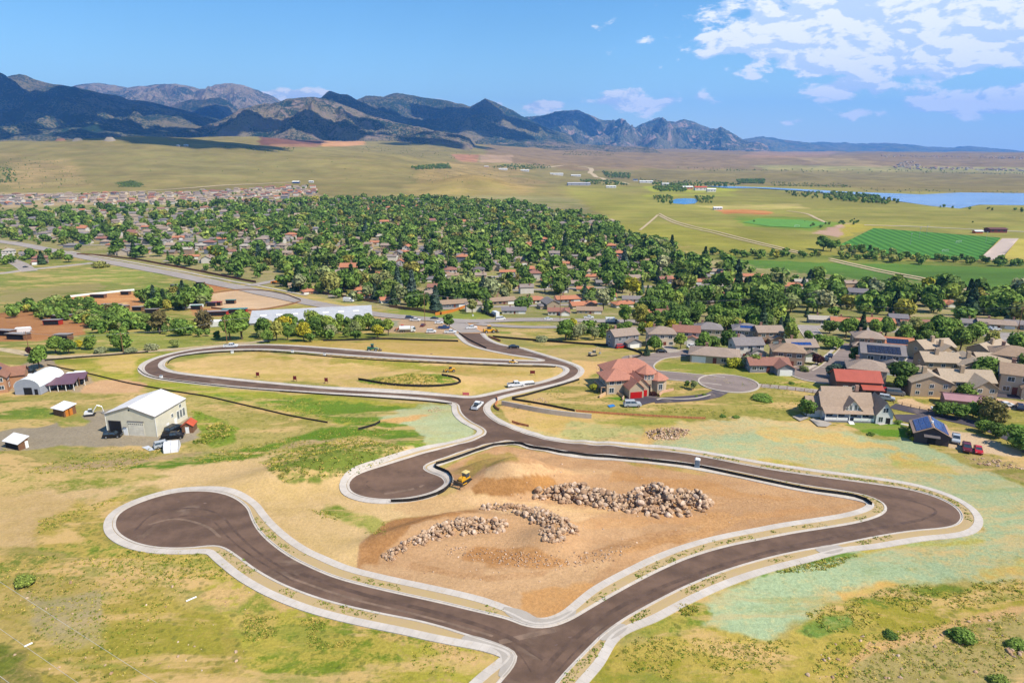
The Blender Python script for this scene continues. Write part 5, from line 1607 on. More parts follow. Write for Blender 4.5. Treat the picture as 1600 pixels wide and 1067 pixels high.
def vehicle(kind, colour):
    """prototype; nose towards +X"""
    key = (kind, colour)
    if key in CARS:
        return copy_tree(CARS[key])
    m = PAINTS[colour]
    root = empty({'van': 'parked_van', 'pickup': 'pickup_truck', 'suv': 'parked_car', 'sedan': 'parked_car', 'truck': 'box_truck'}[kind], (0, 0, 0))
    b, g = MB(), MB()
    if kind == 'sedan':
        L, w_, hb = 4.6, .9, .92
        side = [(-2.3, .35), (2.2, .32), (2.3, .6), (2.1, .82), (1.1, .95), (-1.6, 1.0), (-2.25, .95), (-2.32, .6)]
        cab = [(-1.7, .98), (1.0, .94), (.35, 1.38), (-1.05, 1.42)]
    elif kind == 'suv':
        side = [(-2.35, .4), (2.25, .38), (2.35, .7), (2.2, 1.0), (1.25, 1.12), (-2.2, 1.16), (-2.38, .8)]
        cab = [(-2.2, 1.14), (1.2, 1.1), (.55, 1.68), (-2.0, 1.72)]
    elif kind == 'pickup':
        side = [(-2.9, .5), (2.75, .48), (2.85, .8), (2.7, 1.1), (1.5, 1.2), (-.75, 1.22), (-.75, 1.2), (-2.85, 1.2)]
        cab = [(-.8, 1.2), (1.45, 1.16), (.8, 1.82), (-.6, 1.86)]
    elif kind == 'van':
        side = [(-2.8, .4), (2.6, .38), (2.75, .8), (2.6, 1.15), (1.9, 1.3), (-2.8, 1.3)]
        cab = [(-2.75, 1.28), (1.9, 1.26), (1.25, 2.0), (-2.7, 2.05)]
    else:
        side = [(-3.8, .6), (3.6, .55), (3.7, 1.0), (3.5, 1.4), (2.6, 1.5), (1.2, 1.5), (1.2, .95), (-3.8, .95)]
        cab = [(1.3, 1.45), (2.6, 1.45), (2.1, 2.3), (1.35, 2.3)]
    W_ = {'sedan': .88, 'suv': .94, 'pickup': .98, 'van': 1.0, 'truck': 1.1}[kind]
    b.prism(side, 'y', -W_, W_)
    # cabin: glass body that narrows upwards, with a painted roof and pillars
    top = cab[2:]
    lo, hi = cab[:2], cab[2:]
    i0 = W_ - .06
    i1 = W_ - .22
    q = [(lo[0][0], -i0, lo[0][1]), (lo[1][0], -i0, lo[1][1]), (lo[1][0], i0, lo[1][1]), (lo[0][0], i0, lo[0][1]),
         (hi[1][0], -i1, hi[1][1]), (hi[0][0], -i1, hi[0][1]), (hi[0][0], i1, hi[0][1]), (hi[1][0], i1, hi[1][1])]
    for f in ((0, 1, 5, 4), (1, 2, 6, 5), (2, 3, 7, 6), (3, 0, 4, 7), (4, 5, 6, 7)):
        g.poly([q[k] for k in f])
    b.box(hi[1][0] - .02, hi[0][0] + .02, -i1 - .02, i1 + .02, hi[0][1] + .0, hi[1][1] + .05)
    for s in (-1, 1):
        for a, c in ((0, 4), (1, 5)):
            p0, p1 = Vector(q[a if s < 0 else {0: 3, 1: 2}[a]]), Vector(q[c if s < 0 else {4: 7, 5: 6}[c]])
            b.tube(p0, p1, .06, .05, 4)
        mx = (lo[0][0] + lo[1][0]) / 2 - .1
        b.tube((mx, s * i0, lo[0][1]), (mx - .05, s * i1, hi[0][1]), .06, .05, 4)
    if kind == 'pickup':
        b.box(-2.75, -.85, -.84, -.78, 1.2, 1.32)
        b.box(-2.75, -.85, .78, .84, 1.2, 1.32)
        b.box(-2.9, -2.82, -.84, .84, 1.2, 1.32)
    b.build('body', m, root)
    if kind == 'pickup':
        MB().box(-2.8, -.86, -.77, .77, 1.2, 1.215).build('load_bed', DARK, root)
    if kind == 'truck':
        MB().box(-3.8, 1.1, -1.15, 1.15, .98, 3.1).build('cargo_box', PAINTS['white'], root)
    g.build('window', GLASS, root)
    wh = BIGWHEEL if kind == 'truck' else WHEEL
    r = .5 if kind == 'truck' else .36
    fx = max(p[0] for p in side)
    for x in (fx - .85, min(p[0] for p in side) + .95):
        for s in (-1, 1):
            o = link('wheel', wh, root)
            o.location = (x, s * (W_ - .1), r)
    for s in (-1, 1):
        o = MB().box(-.05, .06, -.16, .16, -.08, .08).build('headlight', LAMP, root)
        o.location = (fx - .09, s * (W_ - .25), side[2][1] + .02)
    CARS[key] = root
    return root


def park(kind, colour, px, py, deg, label, group=None, zoff=0.05, scale=1.0):
    p = G(px, py)
    r = vehicle(kind, colour)
    r.location = p + Vector((0, 0, zoff))
    r.rotation_euler = (0, 0, R(deg))
    r.scale = (scale,) * 3
    # follow the slope a little
    tag(r, label, {'van': 'van', 'pickup': 'pickup', 'suv': 'car', 'sedan': 'car', 'truck': 'truck'}[kind], group)
    return r


def frame3(a, b, c=None):
    """origin and angle of a building whose front wall runs from photo point a to b; c = rear corner on the b side"""
    A, B = G(*a), G(*b)
    ang = math.atan2(B.y - A.y, B.x - A.x)
    w_ = (B - A).to_2d().length
    d_ = None
    if c is not None:
        Cc = G(*c)
        d_ = abs((Cc - B).to_2d().dot(Vector((-math.sin(ang), math.cos(ang)))))
    return A, ang, w_, d_

# ---------------------------------------------------------------- cream metal barn and its yard
A, ang, bw, bd = frame3((169, 678), (246, 682.5), (282.5, 654))
bd = max(14, min(bd, 24))
MAINCREAM = metalm('cream_cladding', alb((240, 232, 206)), .6)
root = empty('metal_barn', A, ang, 'large cream metal barn with white roof and two vehicle doors on gravel yard', 'barn')
mb = MB()
eh, rs = 6.0, 2.4
gable_wall(mb, 0, bw, 0, bd, eh, rs, 'y')
mb.build('wall', MAINCREAM, root)
rb = MB()
gable_roof(rb, 0, bw, 0, bd, eh, rs, 'y', .18, .14)
ro = rb.build('roof', metalm('white_roof_sheet', alb((246, 240, 234), .8), .5), root)
tb = MB()
for s in (0, 1):
    x0 = bw * s
    p0, p1 = (x0 + (.0 if s else -.0), -.2, eh - .05), (bw / 2, -.2, eh + rs - .02)
    tb.tube(p0, p1, .14, .14, 4)
    tb.tube((x0 + (.2 if s else -.2), -.2, eh - .1), (x0 + (.2 if s else -.2), bd + .2, eh - .1), .12, .12, 4)
tb.build('roof_trim', mat('grey_trim', (.22, .20, .18), .7), root)
MB().box(bw * .05, bw * .30, -.05, .1, 0, 4.0).build('doorway_shade_panel', DARK, root)  # black panel on the closed wall, painting the unlit inside
tb = MB()
for x in (bw * .05 - .1, bw * .30): tb.box(x, x + .1, -.09, .05, 0, 4.05)
tb.box(bw * .05 - .1, bw * .30 + .1, -.09, .05, 4.05, 4.2)
tb.build('door_frame', mat('grey_trim', (.2, .2, .2)), root)
gd = put('garage_door', fitting('garage', round(bw * .31, 2), 4.0, mat('cream_door', alb((244, 236, 216)), .6)), root, bw * .60, 0, 0)
for k in range(8):
    put('pane', fitting('pane', .28, .28), gd, -bw * .135 + k * bw * .0386, -.04, 3.3)
MB().box(bw * .44, bw * .77, -.16, .0, 4.1, 4.35).build('door_header', mat('grey_trim', (.2, .2, .2)), root)
put('door', fitting('door', 1.1, 2.2, WHITE), root, bw * .375, 0, 0)
MB().box(bw * .34, bw * .41, -.3, 0, 2.45, 2.55).build('door_canopy', mat('grey_trim', (.2, .2, .2)), root)
vb = MB().tube((0, -.05, 0), (0, .05, 0), .25, .25, 10)
o = vb.build('vent', DARK, root); o.location = (bw / 2, 0, eh + rs - 1.0)
for y, z, w_, h_ in ((bd * .80, 4.4, .9, .9), (bd * .52, 2.9, .8, 1.0)):
    window(root, bw, y, z, '+x', w_, h_)
for k in range(3):
    window(root, bw, bd * .70 + k * 1.35, 1.4, '+x', .9, 2.3)
for y in (bd * .35, bd * .60):
    put('door', fitting('door', 1.0, 2.1, WHITE), root, bw, y, 0, '+x')
o = MB().box(-1.8, 0, -.06, .06, .1, 2.2).build('side_door', DARK, root); o.location = (0, 1.0, 0); o.rotation_euler = (0, 0, -.5)
for x in (bw + .03, -.03):
    MB().tube((x, -.02, 0), (x, -.02, eh), .07, .07, 5).build('downpipe', WHITE, root)

park('suv', 'black', 177, 683, 8, 'black car parked in front of the open barn doorway')
park('suv', 'black', 272, 674, 75, 'black off-road car behind the other, beside the little orange-roofed shed', scale=1.15)
park('pickup', 'black', 271, 685, 15, 'black pickup nose-out at the barn corner beside the small shed')
park('suv', 'silver', 256, 698, 35, 'silver and black vehicle beside the white dome tent')

# white dome tent and tarp
p = G(271, 702)
root = empty('dome_tent', p, .3, 'white rounded tent in the grass in front of the barn', 'tent')
mb = MB()
seg = [(math.cos(a) * 2.1, math.sin(a) * 2.4) for a in np.linspace(0, math.pi, 10)]
mb.prism(seg, 'x', -2, 1.5)
mb.build('cover', mat('white_fabric', alb((244, 244, 248)), .7), root)
for x in (-2, -.3, 1.5):
    mb = MB()
    for i in range(9):
        mb.tube((x, seg[i][0] * 1.01, seg[i][1] * 1.01), (x, seg[i + 1][0] * 1.01, seg[i + 1][1] * 1.01), .05, .05, 4)
    mb.build('hoop', METAL, root)
P = gpts([(221, 699), (232, 696.5), (243, 703), (234, 705)])
o = drape('ground_sheet', P, mat('pale_sheet', alb((214, 218, 224)), .6), .12, 1)
tag(o, 'pale flat sheet lying on the yard in front of the barn', 'tarpaulin')

def small_shed(px1, px2, back, h, roofc, wallc, label, slope=.5, orange=None, doorw=None, name='shed', th=.18):
    A, ang, w_, d_ = frame3(px1, px2)
    d_ = back
    root = empty(name, A, ang, label, 'shed')
    mb = MB()
    mb.prism([(0, -.3), (w_, -.3), (w_, h), (0, h + slope)], 'y', 0, d_)
    mb.build('wall', wallc, root)
    rb = MB()
    rb.prism([(-.35, h + slope + .02), (w_ + .35, h - .02), (w_ + .35, h + th), (-.35, h + slope + th + .04)], 'y', -.4, d_ + .4)
    rb.build('roof', roofc, root)
    return root, w_, d_

WR = mat('white_sheet_roof', alb((244, 242, 244), .8), .5, .03)
BRN = mat('brown_boards', alb((134, 96, 70)), .9, .15, 2)
ORG = mat('orange_boards', alb((214, 132, 48)), .85, .12, 2)
DRK = mat('dark_boards', (.05, .04, .035), .9, .2)
# shed with orange doors
A, B, C_ = G(84, 648), G(101, 652), G(114, 645)
ang = math.atan2(B.y - A.y, B.x - A.x); w_ = (B - A).to_2d().length; d_ = (C_ - B).to_2d().length
root = empty('shed', A, ang, 'small shed with orange doors and white roof behind the gravel yard', 'shed')
MB().prism([(0, -.3), (d_, -.3), (d_, 2.9), (0, 2.2)], 'x', 0, w_).build('wall', BRN, root)
MB().prism([(-.4, 2.14), (d_ + .3, 2.96), (d_ + .3, 3.1), (-.4, 2.28)], 'x', -.4, w_ + .4).build('roof', WR, root)
for y in (.3, .52):
    put('door', fitting('door', 1.2, 2.0, ORG), root, w_, d_ * y, 0, '+x')
A, B, C_ = G(9, 699), G(30, 704), G(42, 699)
ang = math.atan2(B.y - A.y, B.x - A.x); w_ = (B - A).to_2d().length; d_ = max(2.6, (C_ - B).to_2d().length)
root = empty('shed', A, ang, 'dark-fronted animal shelter with tilted white roof, south-west of the cream barn', 'shed')
MB().prism([(0, -.3), (d_, -.3), (d_, 2.9), (0, 1.9)], 'x', .05, w_).build('wall', BRN, root)
MB().prism([(-.4, 1.84), (d_ + .3, 2.96), (d_ + .3, 3.1), (-.4, 1.98)], 'x', -.4, w_ + .4).build('roof', WR, root)
MB().box(.2, w_ - .2, -.03, .1, .1, 1.6).build('front_shade_panel', DARK, root)  # black panel over the front wall, its shade put in as colour
o = MB().box(-.06, .06, -.4, .4, 0, 1.9).build('door', WHITE, root); o.location = (w_ + .05, d_ * .8, 0)
# little shed with orange roof beside the barn
A, B = G(285, 677), G(300, 677)
root = empty('garden_shed', A, .12, 'tiny brown shed with orange-red roof and white door at the barn side', 'shed')
mb = MB(); gable_wall(mb, 0, 2.9, 0, 3.4, 2.1, 1.0, 'y'); mb.build('wall', BRN, root)
mb = MB(); gable_roof(mb, 0, 2.9, 0, 3.4, 2.1, 1.0, 'y', .25, .12); mb.build('roof', mat('orange_roof', alb((214, 96, 60)), .6, .1), root)
put('door', fitting('door', .8, 1.8, WHITE), root, 1.4, 0, 0)

# quonset with carports
A, ang, w_, d_ = frame3((24, 617), (64, 617))
root = empty('arched_shed', A, ang, 'grey-fronted arched shed with white rounded roof beside purple carports', 'shed')
prof = [(0, 0)] + [(w_ / 2 - math.cos(a) * w_ / 2, 2.6 + math.sin(a) * 2.6) for a in np.linspace(0, math.pi, 9)] + [(w_, 0)]
MB().prism([(x, z) for x, z in prof], 'y', .05, 9.8).build('wall', wallm((176, 180, 192)), root)
rb = MB()
for i in range(1, 9):
    a, b = prof[i], prof[i + 1]
    def o_(p, k): 
        v = Vector((p[0] - w_ / 2, p[1] - 2.6)).normalized() * k
        return (p[0] + v.x, p[1] + v.y)
    rb.prism([o_(a, .02), o_(b, .02), o_(b, .14), o_(a, .14)], 'y', 0, 13)
rb.build('roof', mat('white_membrane', alb((240, 244, 242), .8), .5, .04), root)
MB().box(w_ * .36, w_ * .68, 0.0, .1, 0, 2.4).build('doorway_shade_panel', DARK, root)  # doorway shade painted as a black slab, wall is solid behind
put('door', fitting('door', .9, 1.9, DARK), root, w_ * .84, .05, 0)
for pts_, dp, lab in (((66, 613, 116, 610), 5.5, 'front'), ((84, 606, 133, 602), 5, 'rear')):
    A, ang, w_, _ = frame3(pts_[:2], pts_[2:])
    root = empty('carport', A, ang, '%s of two purple-roofed open carports beside the arched shed' % lab, 'carport')
    MB().prism([(-.3, 2.2), (dp, 3.0), (dp, 3.15), (-.3, 2.35)], 'x', -.3, w_ + .3).build('roof', metalm('purple_sheet', alb((126, 92, 104) if lab == 'front' else (120, 110, 134)), .4), root)
    for k in range(5):
        for y in (.1, dp - .3):
            o = MB().box(-.08, .08, -.08, .08, -.3, 2.25 + (y > 1) * .65).build('post', WHITE if y < 1 else WOOD, root)
            o.location = (k * w_ / 4, y, 0)
    MB().box(.1, w_ - .1, dp - .2, dp - .1, 0, 2.6).build('back_wall', DRK, root)
# brown solar house at the left edge
A, ang, w_, d_ = frame3((-14, 616), (12, 614))
root = empty('house', A, ang + .15, 'brown house with solar panels on its steep roof at the far left edge', 'house')
mb = MB(); gable_wall(mb, -4, w_, 0, 10, 5.2, 3.2, 'y'); gable_wall(mb, -1, w_ + 4, 5, 11, 4.2, 2.0, 'x'); mb.build('wall', wallm((196, 148, 112)), root)
mb = MB(); gable_roof(mb, -4, w_, 0, 10, 5.2, 3.2, 'y', .5); gable_roof(mb, -1, w_ + 4, 5, 11, 4.2, 2.0, 'x', .45); ro = mb.build('roof', roofm((168, 122, 100)), root)
window(root, w_, 3, 1.2, '+x'); window(root, w_, 3, 3.6, '+x'); window(root, w_ - 1.5, 0, 1.2); window(root, w_ - 1.5, 0, 3.8)
sp = MB().box(-.5, .5, -.8, .8, 0, .06).mesh('solar_panel', [SOLARD])
for i in range(2):
    for j in range(3):
        o = link('solar_panel', sp, root)
        xm = (w_ - 4) / 2
        hw = (w_ + 4) / 2
        sx = xm + 1.0 + i * 1.15
        o.location = (sx, 2.0 + j * 1.75, 5.2 + 3.2 * (1 - (sx - xm) / hw) + .28)
        o.rotation_euler = (0, math.atan2(3.2, hw), 0)

park('suv', 'black', 45, 584, 10, 'black car on the gravel behind the brown solar house')
def trailer(px, py, deg, L, w_, h, m, label, name='trailer', wins=0, cat='trailer'):
    p = G(px, py)
    root = empty(name, p, R(deg), label, cat)
    mb = MB()
    mb.prism([(-L / 2, .5), (L / 2, .5), (L / 2 + .3, h * .6), (L / 2, h), (-L / 2, h)], 'y', -w_ / 2, w_ / 2)
    mb.build('body', m, root)
    MB().box(-L / 2 - .02, L / 2 - .1, -w_ / 2 - .02, w_ / 2 + .02, h + .002, h + .07).build('roof', WHITE, root)
    MB().tube((L / 2 + .2, 0, .55), (L / 2 + 1.5, 0, .5), .07, .05, 5).build('tow_bar', METAL, root)
    for x in (-.5, .45):
        for s in (-1, 1):
            o = link('wheel', WHEEL, root); o.location = (x, s * (w_ / 2 - .05), .36)
    for k in range(wins):
        put('window', fitting('pane', .7, .5), root, -L / 2 + .9 + k * (L - 1.6) / max(1, wins - 1), -w_ / 2, h * .6)
    return root
trailer(33, 598, 12, 6.5, 2.3, 2.7, PAINTS['white'], 'white camper trailer behind the arched shed', 'camper_trailer', 3)
trailer(113, 592, 8, 3, 2, 2.2, PAINTS['green'], 'green box trailer behind the purple carports', wins=0)
trailer(125, 592, 8, 3.4, 2.2, 2.6, PAINTS['white'], 'white box trailer next to the green one', wins=1)

# mini excavator on the gravel
def excavator(px, py, deg, body, label, s=1.0, name='excavator', cat='excavator', arm_up=True):
    root = empty(name, G(px, py), R(deg), label, cat)
    root.scale = (s,) * 3
    for k in (-1, 1):
        MB().prism([(-1.5, 0), (1.5, 0), (1.75, .3), (1.5, .65), (-1.5, .65), (-1.75, .3)], 'y', k * .95 - .25, k * .95 + .25).build('track', TYRE, root)
    MB().box(-.7, .7, -.7, .7, .6, .8).build('turntable', METAL, root)
    MB().prism([(-1.7, .8), (1.1, .8), (1.1, 1.3), (-.4, 1.7), (-1.6, 1.7), (-1.75, 1.2)], 'y', -1, 1).build('body', body, root)
    MB().prism([(-.3, 1.3), (1.1, 1.3), (.9, 2.6), (-.2, 2.6)], 'y', -.95, -.05).build('cab', GLASS, root)
    MB().box(-.25, .95, -1.0, 0, 2.6, 2.7).build('cab_roof', body, root)
    up = 1 if arm_up else 0
    MB().tube((.9, .4, 1.2), (2.6, .4, 2.6 + up), .2, .17, 6).tube((2.6, .4, 2.6 + up), (4.1, .4, 2.2 + up * .6), .17, .14, 6).build('boom', body, root)
    MB().tube((4.1, .4, 2.2 + up * .6), (4.4, .4, .9), .14, .12, 6).build('dipper_arm', body, root)
    MB().prism([(4.1, .9), (4.7, .9), (4.6, .3), (4.0, .2), (3.8, .6)], 'y', .05, .75).build('bucket', METAL, root)
    return root
excavator(141, 649, 20, PAINTS['white'], 'small white and red excavator on the gravel behind the cream barn', .8, 'mini_excavator')

# ---------------------------------------------------------------- the large house with the pink tiled roof
A, ang, w_, d_ = frame3((947, 619), (1047, 612))
ang *= .9
root = empty('villa', A, ang, 'large stucco villa with pink tiled hip roofs and red garage doors', 'house')
ST = wallm((206, 184, 156))
k = w_ / 20.6
wb, rb = MB(), MB()
def hipblk(x0, x1, y0, y1, h, rise, ov=.7):
    wb.box(x0, x1, y0, y1, -.8, h); hip_roof(rb, x0, x1, y0, y1, h, rise, ov, .22)
hipblk(2.6, 18.2, 5.2, 14.5, 5.6, 3.3)
hipblk(.6, 9.6, 1.2, 9.5, 4.7, 2.5)
gable_wall(wb, 6.4, 11.2, -3.6, 3.0, 3.3, 2.2, 'y', z0=-.8)
gable_roof(rb, 6.4, 11.2, -3.6, 3.0, 3.3, 2.2, 'y', .45, .2)
gable_wall(wb, 8.2, 13.4, -2.4, 5.0, 3.6, 2.6, 'y', z0=-.8)
gable_roof(rb, 8.2, 13.4, -2.4, 5.0, 3.6, 2.6, 'y', .45, .2)
def oct_(cx, cy, r, h, rise, ov=.6):
    P = [(cx + r * math.cos(math.pi * 2 * (q + .5) / 8), cy + r * math.sin(math.pi * 2 * (q + .5) / 8)) for q in range(8)]
    wb.prism(P, 'z', -.8, h)
    cone_roof(rb, cx, cy, r + ov, h, rise, 8, 0, .2)
oct_(14.6, 3.4, 2.9, 6.1, 2.3)
oct_(18.4, 2.6, 2.9, 4.0, 2.0, .7)
wb.box(12.4, 17.6, 3.0, 7, -.8, 6.0)
wb.build('wall', ST, root)
ro = rb.build('roof', PINK_TILE, root)
RED = mat('red_garage_door', alb((208, 32, 30)), .45, .06)
put('garage_door', fitting('garage', 3.9, 2.1, RED), root, 8.7, -3.6, 0)
put('garage_door', fitting('garage', 1.7, 2.1, RED), root, 12.0, -2.4, 0)
put('door', fitting('door', 1.2, 2.4, DARK), root, 14.6, .68, .3)
for q, (x, y) in enumerate(((13.4, .75), (14.6, .70), (15.8, .75))):
    window(root, x, y - .02, 4.4, '-y', .7, 1.5)
window(root, 18.4, -.10, 1.0, '-y', 1.2, 1.8)
window(root, 20.35, 1.4, 1.0, rz=math.pi / 4, w_=1.1, h_=1.8)
window(root, 2.2, 1.2, 3.3, '-y', 1.4, 1.3); window(root, 4.6, 1.2, 3.3, '-y', 1.4, 1.3); window(root, 2.2, 1.2, .6, '-y', 1.5, 1.6)
window(root, .6, 4, 3.0, '-x', 1.4, 1.3); window(root, .6, 7, 3.0, '-x', 1.4, 1.3); window(root, .6, 4, .5, '-x', 1.6, 1.8)
window(root, 2.6, 12, 3.4, '-x', 1.4, 1.3); window(root, 18.2, 9, 3.8, '+x', 1.6, 1.5); window(root, 18.2, 13, 3.8, '+x', 1.6, 1.5)
mb = MB().box(-1.2, .55, 1.6, 8.6, 2.4, 2.65)
for y in (1.8, 5.0, 8.3): mb.box(-1.15, -.9, y, y + .25, -.8, 2.4)
mb.build('balcony', wallm((206, 170, 140)), root)
MB().box(-.5, .5, -.4, .4, 0, 2).build('chimney', ST, ro).location = (12, 11, 7.6)
# parapet walls of its terrace
P, t = resample(gpts([(972, 626), (976, 622), (966, 616), (957, 613), (946, 616), (936, 622)]), 2)
o = band('garden_wall', P, [-.15, -.15, .15, .15], [-.1, .9, .9, -.1], wallm((226, 190, 150)))
tag(o, 'low curved tan garden wall left of the red garage doors', 'wall')
P, t = resample(gpts([(1030, 620), (1033, 614), (1043, 612), (1052, 610)]), 2)
tag(band('garden_wall', P, [-.15, -.15, .15, .15], [-.1, .8, .8, -.1], wallm((226, 180, 150))), 'low pinkish wall edging the lawn right of the villa entrance', 'wall')
P, t = resample(gpts([(1026, 625), (1030, 622.5), (1060, 624.5), (1090, 623), (1110, 617)]), 2)
st(band('kerb', P, [-.25, -.25, .25, .25], [-.1, .25, .25, -.1], CONC_D))
for px, py, lab in ((1013, 617, 'left of'), (1022, 618, 'below')):
    pp = G(px, py)
    tree(pp.x, pp.y, 1.9, 'shrub', PLUM, 'mid', label='dark red clipped bush %s the villa door' % lab, name='red_bush', wide=1.3)
park('suv', 'silver', 988, 635, 3, 'silver van-like car parked on the grass edge below the villa drive', scale=1.15)
P = gpts([(949, 634), (958, 632), (962, 635), (953, 637.5)])
o = drape('ground_sheet', P, mat('blue_tarp', alb((60, 140, 210)), .5), .2, 1)
tag(o, 'small blue tarpaulin on the grass left of the silver car', 'tarpaulin')

# ---------------------------------------------------------------- white farmhouse, red-roofed barn, dark solar shed
A, ang, w_, d_ = frame3((1288, 659), (1370, 660.5))
root = empty('farmhouse', A, ang - .02, 'white farmhouse with brown shingle gables, long front porch and dormer', 'house')
WW = wallm((244, 242, 236))
SHG = roofm((188, 164, 142))
wb, rb = MB(), MB()
W1 = w_
gable_wall(wb, 0, W1, 2.4, 10, 3.4, 4.1, 'x')
gable_roof(rb, 0, W1, 2.4, 10, 3.4, 4.1, 'x', .5)
gable_wall(wb, 1.0, 9.5, 4.2, 12.0, 4.4, 4.2, 'x'); gable_roof(rb, 1.0, 9.5, 4.2, 12.0, 4.4, 4.2, 'x', .4)
gable_wall(wb, W1, W1 + 4.8, -.6, 8, 3.4, 3.6, 'y'); gable_roof(rb, W1, W1 + 4.8, -.6, 8, 3.4, 3.6, 'y', .45)
gable_wall(wb, -3.8, 0.6, 4, 9.5, 3.0, 2.8, 'x'); gable_roof(rb, -3.8, 0.6, 4, 9.5, 3.0, 2.8, 'x', .5)
root.scale = (.95, .95, .95)
gable_wall(wb, 5.6, 11.2, 1.2, 7, 3.4, 3.3, 'y', z0=3.0); gable_roof(rb, 5.6, 11.2, 1.2, 7, 3.4, 3.3, 'y', .4)
wb.build('wall', WW, root)
ro = rb.build('roof', SHG, root)
MB().prism([(-.3, 2.75), (2.6, 3.9), (2.6, 4.05), (-.3, 2.9)], 'x', -.3, W1 - .1).build('porch_roof', SHG, root)
MB().box(0, W1 - .1, 0, 2.38, -.6, .55).build('porch_deck', mat('deck_boards', alb((150, 150, 156)), .8), root)
for i in range(5):
    o = MB().box(-.1, .1, -.1, .1, .55, 2.85).build('porch_post', WHITE, root); o.location = (.15 + i * (W1 - .5) / 4, .15, 0)
for a, b in ((.1, W1 * .46), (W1 * .58, W1 - .3)):
    MB().box(a, b, .08, .2, .62, 1.45).build('porch_rail', WHITE, root)
sb = MB()
for i in range(4): sb.box(W1 * .47, W1 * .57, -1.6 + i * .4, -1.2 + i * .4, -.6, .1 + i * .13)
sb.build('steps', WHITE, root)
for i in range(4): window(root, 2 + i * (W1 - 4) / 3, 2.4, 1.1, '-y', 2.2, 1.3)
for i, (x, hh) in enumerate(((6.6, .9), (7.7, 1.8), (9.1, 1.8), (10.2, .9))): window(root, x, 1.2, 3.55, '-y', .7, hh)
window(root, W1 + 2.4, -.6, 3.8, '-y', 1.4, 1.4)
put('door', fitting('door', 1.1, 2.1, DARK), root, W1 + 3.5, -.6, 0); window(root, W1 + 1.3, -.6, .8, '-y', 1.2, 1.6)
window(root, -3.8, 6.8, 1.0, '-x', 1.0, 1.3); window(root, -3.8, 6.8, 3.5, '-x', .8, 1.0); window(root, -2.2, 4, 1.0, '-y', 1.2, 1.3)
window(root, 1.0, 9, 6, '-x', 1, 1.2)
MB().box(-.5, .5, -.4, .4, 0, 1.8).build('chimney', wallm((190, 150, 130)), ro).location = (11.5, 8, 7.5)
P = gpts([(1265, 656), (1275, 654), (1300, 663), (1292, 668), (1278, 667)])
st(drape('terrace', P, CONC, .3, 2)); 
P = gpts([(1238, 652), (1250, 648), (1264, 654), (1250, 659)])
st(drape('terrace', P, CONC_D, .3, 2))
P, t = resample(gpts([(1372, 663), (1396, 660), (1410, 663), (1428, 666)]), 2)
st(band('footpath', P, [-.6, -.6, .6, .6], [0, .12, .12, 0], CONC))

A, ang, w_, d_ = frame3((1306, 613), (1375, 617))
root = empty('red_roof_barn', A, ang, 'dark barn with long bright red-orange metal roof behind the white farmhouse', 'barn')
RR = metalm('red_metal_roof', alb((194, 100, 80)), .4)
mb = MB(); gable_wall(mb, 0, w_, 0, 8.5, 4.2, 2.4, 'x'); mb.box(w_ * .55, w_, -2.6, 0, -.4, 2.3); mb.build('wall', wallm((120, 92, 84)), root)
mb = MB(); gable_roof(mb, 0, w_, 0, 8.5, 4.2, 2.4, 'x', .5)
mb.prism([(-3.0, 2.3), (0, 3.2), (0, 3.34), (-3.0, 2.44)], 'x', w_ * .53, w_ + .3); mb.build('roof', RR, root)
MB().box(w_ * .6, w_ * .8, -2.65, -2.5, 0, 2.1).build('doorway_shade_panel', DARK, root)  # black slab paints the shade of the doorway
window(root, w_, 4, 2.2, '+x'); window(root, w_ * .2, 0, 1.2); window(root, w_ * .4, 0, 1.2)

A, ang, w_, d_ = frame3((1427.5, 690.5), (1481.5, 698))
root = empty('solar_shed', A, ang, 'dark shed with blue solar panels on both roof slopes beside gravel court', 'shed')
mb = MB(); gable_wall(mb, 0, w_, 0, 8.5, 2.9, 2.0, 'y'); mb.build('wall', wallm((82, 72, 74)), root)
mb = MB(); gable_roof(mb, 0, w_, 0, 8.5, 2.9, 2.0, 'y', .55); ro = mb.build('roof', roofm((190, 160, 140)), root)
sa = math.atan2(2.0, w_ / 2)
pw, pl_ = (w_ / 2 - .6) / math.cos(sa) / 3, 1.42
sp = MB().box(-pw / 2 + .03, pw / 2 - .03, -pl_ / 2 + .03, pl_ / 2 - .03, 0, .06).mesh('solar_panel', [SOLAR])
for s in (-1, 1):
    for i in range(3):
        for j in range(6):
            o = link('solar_panel', sp, ro)
            r_ = (.35 + (i + .5) * pw * math.cos(sa))
            o.location = (w_ / 2 + s * r_, .1 + (j + .5) * pl_ - .2, 2.9 + 2.0 - r_ * math.tan(sa) + .26)
            o.rotation_euler = (0, s * sa, 0)
MB().box(w_ * .38, w_ * .62, -.05, .1, 0, 2.2).build('doorway_shade_panel', DARK, root)  # shade of the doorway painted as a black slab
MB().prism([(-1.4, 2.35), (0, 2.75), (0, 2.85), (-1.4, 2.45)], 'x', w_ * .25, w_ * .72).build('canopy', roofm((120, 112, 112)), root)
MB().tube((w_ / 2, 3, 4.8), (w_ / 2, 3, 5.6), .3, .3, 8).build('vent', WHITE, ro)
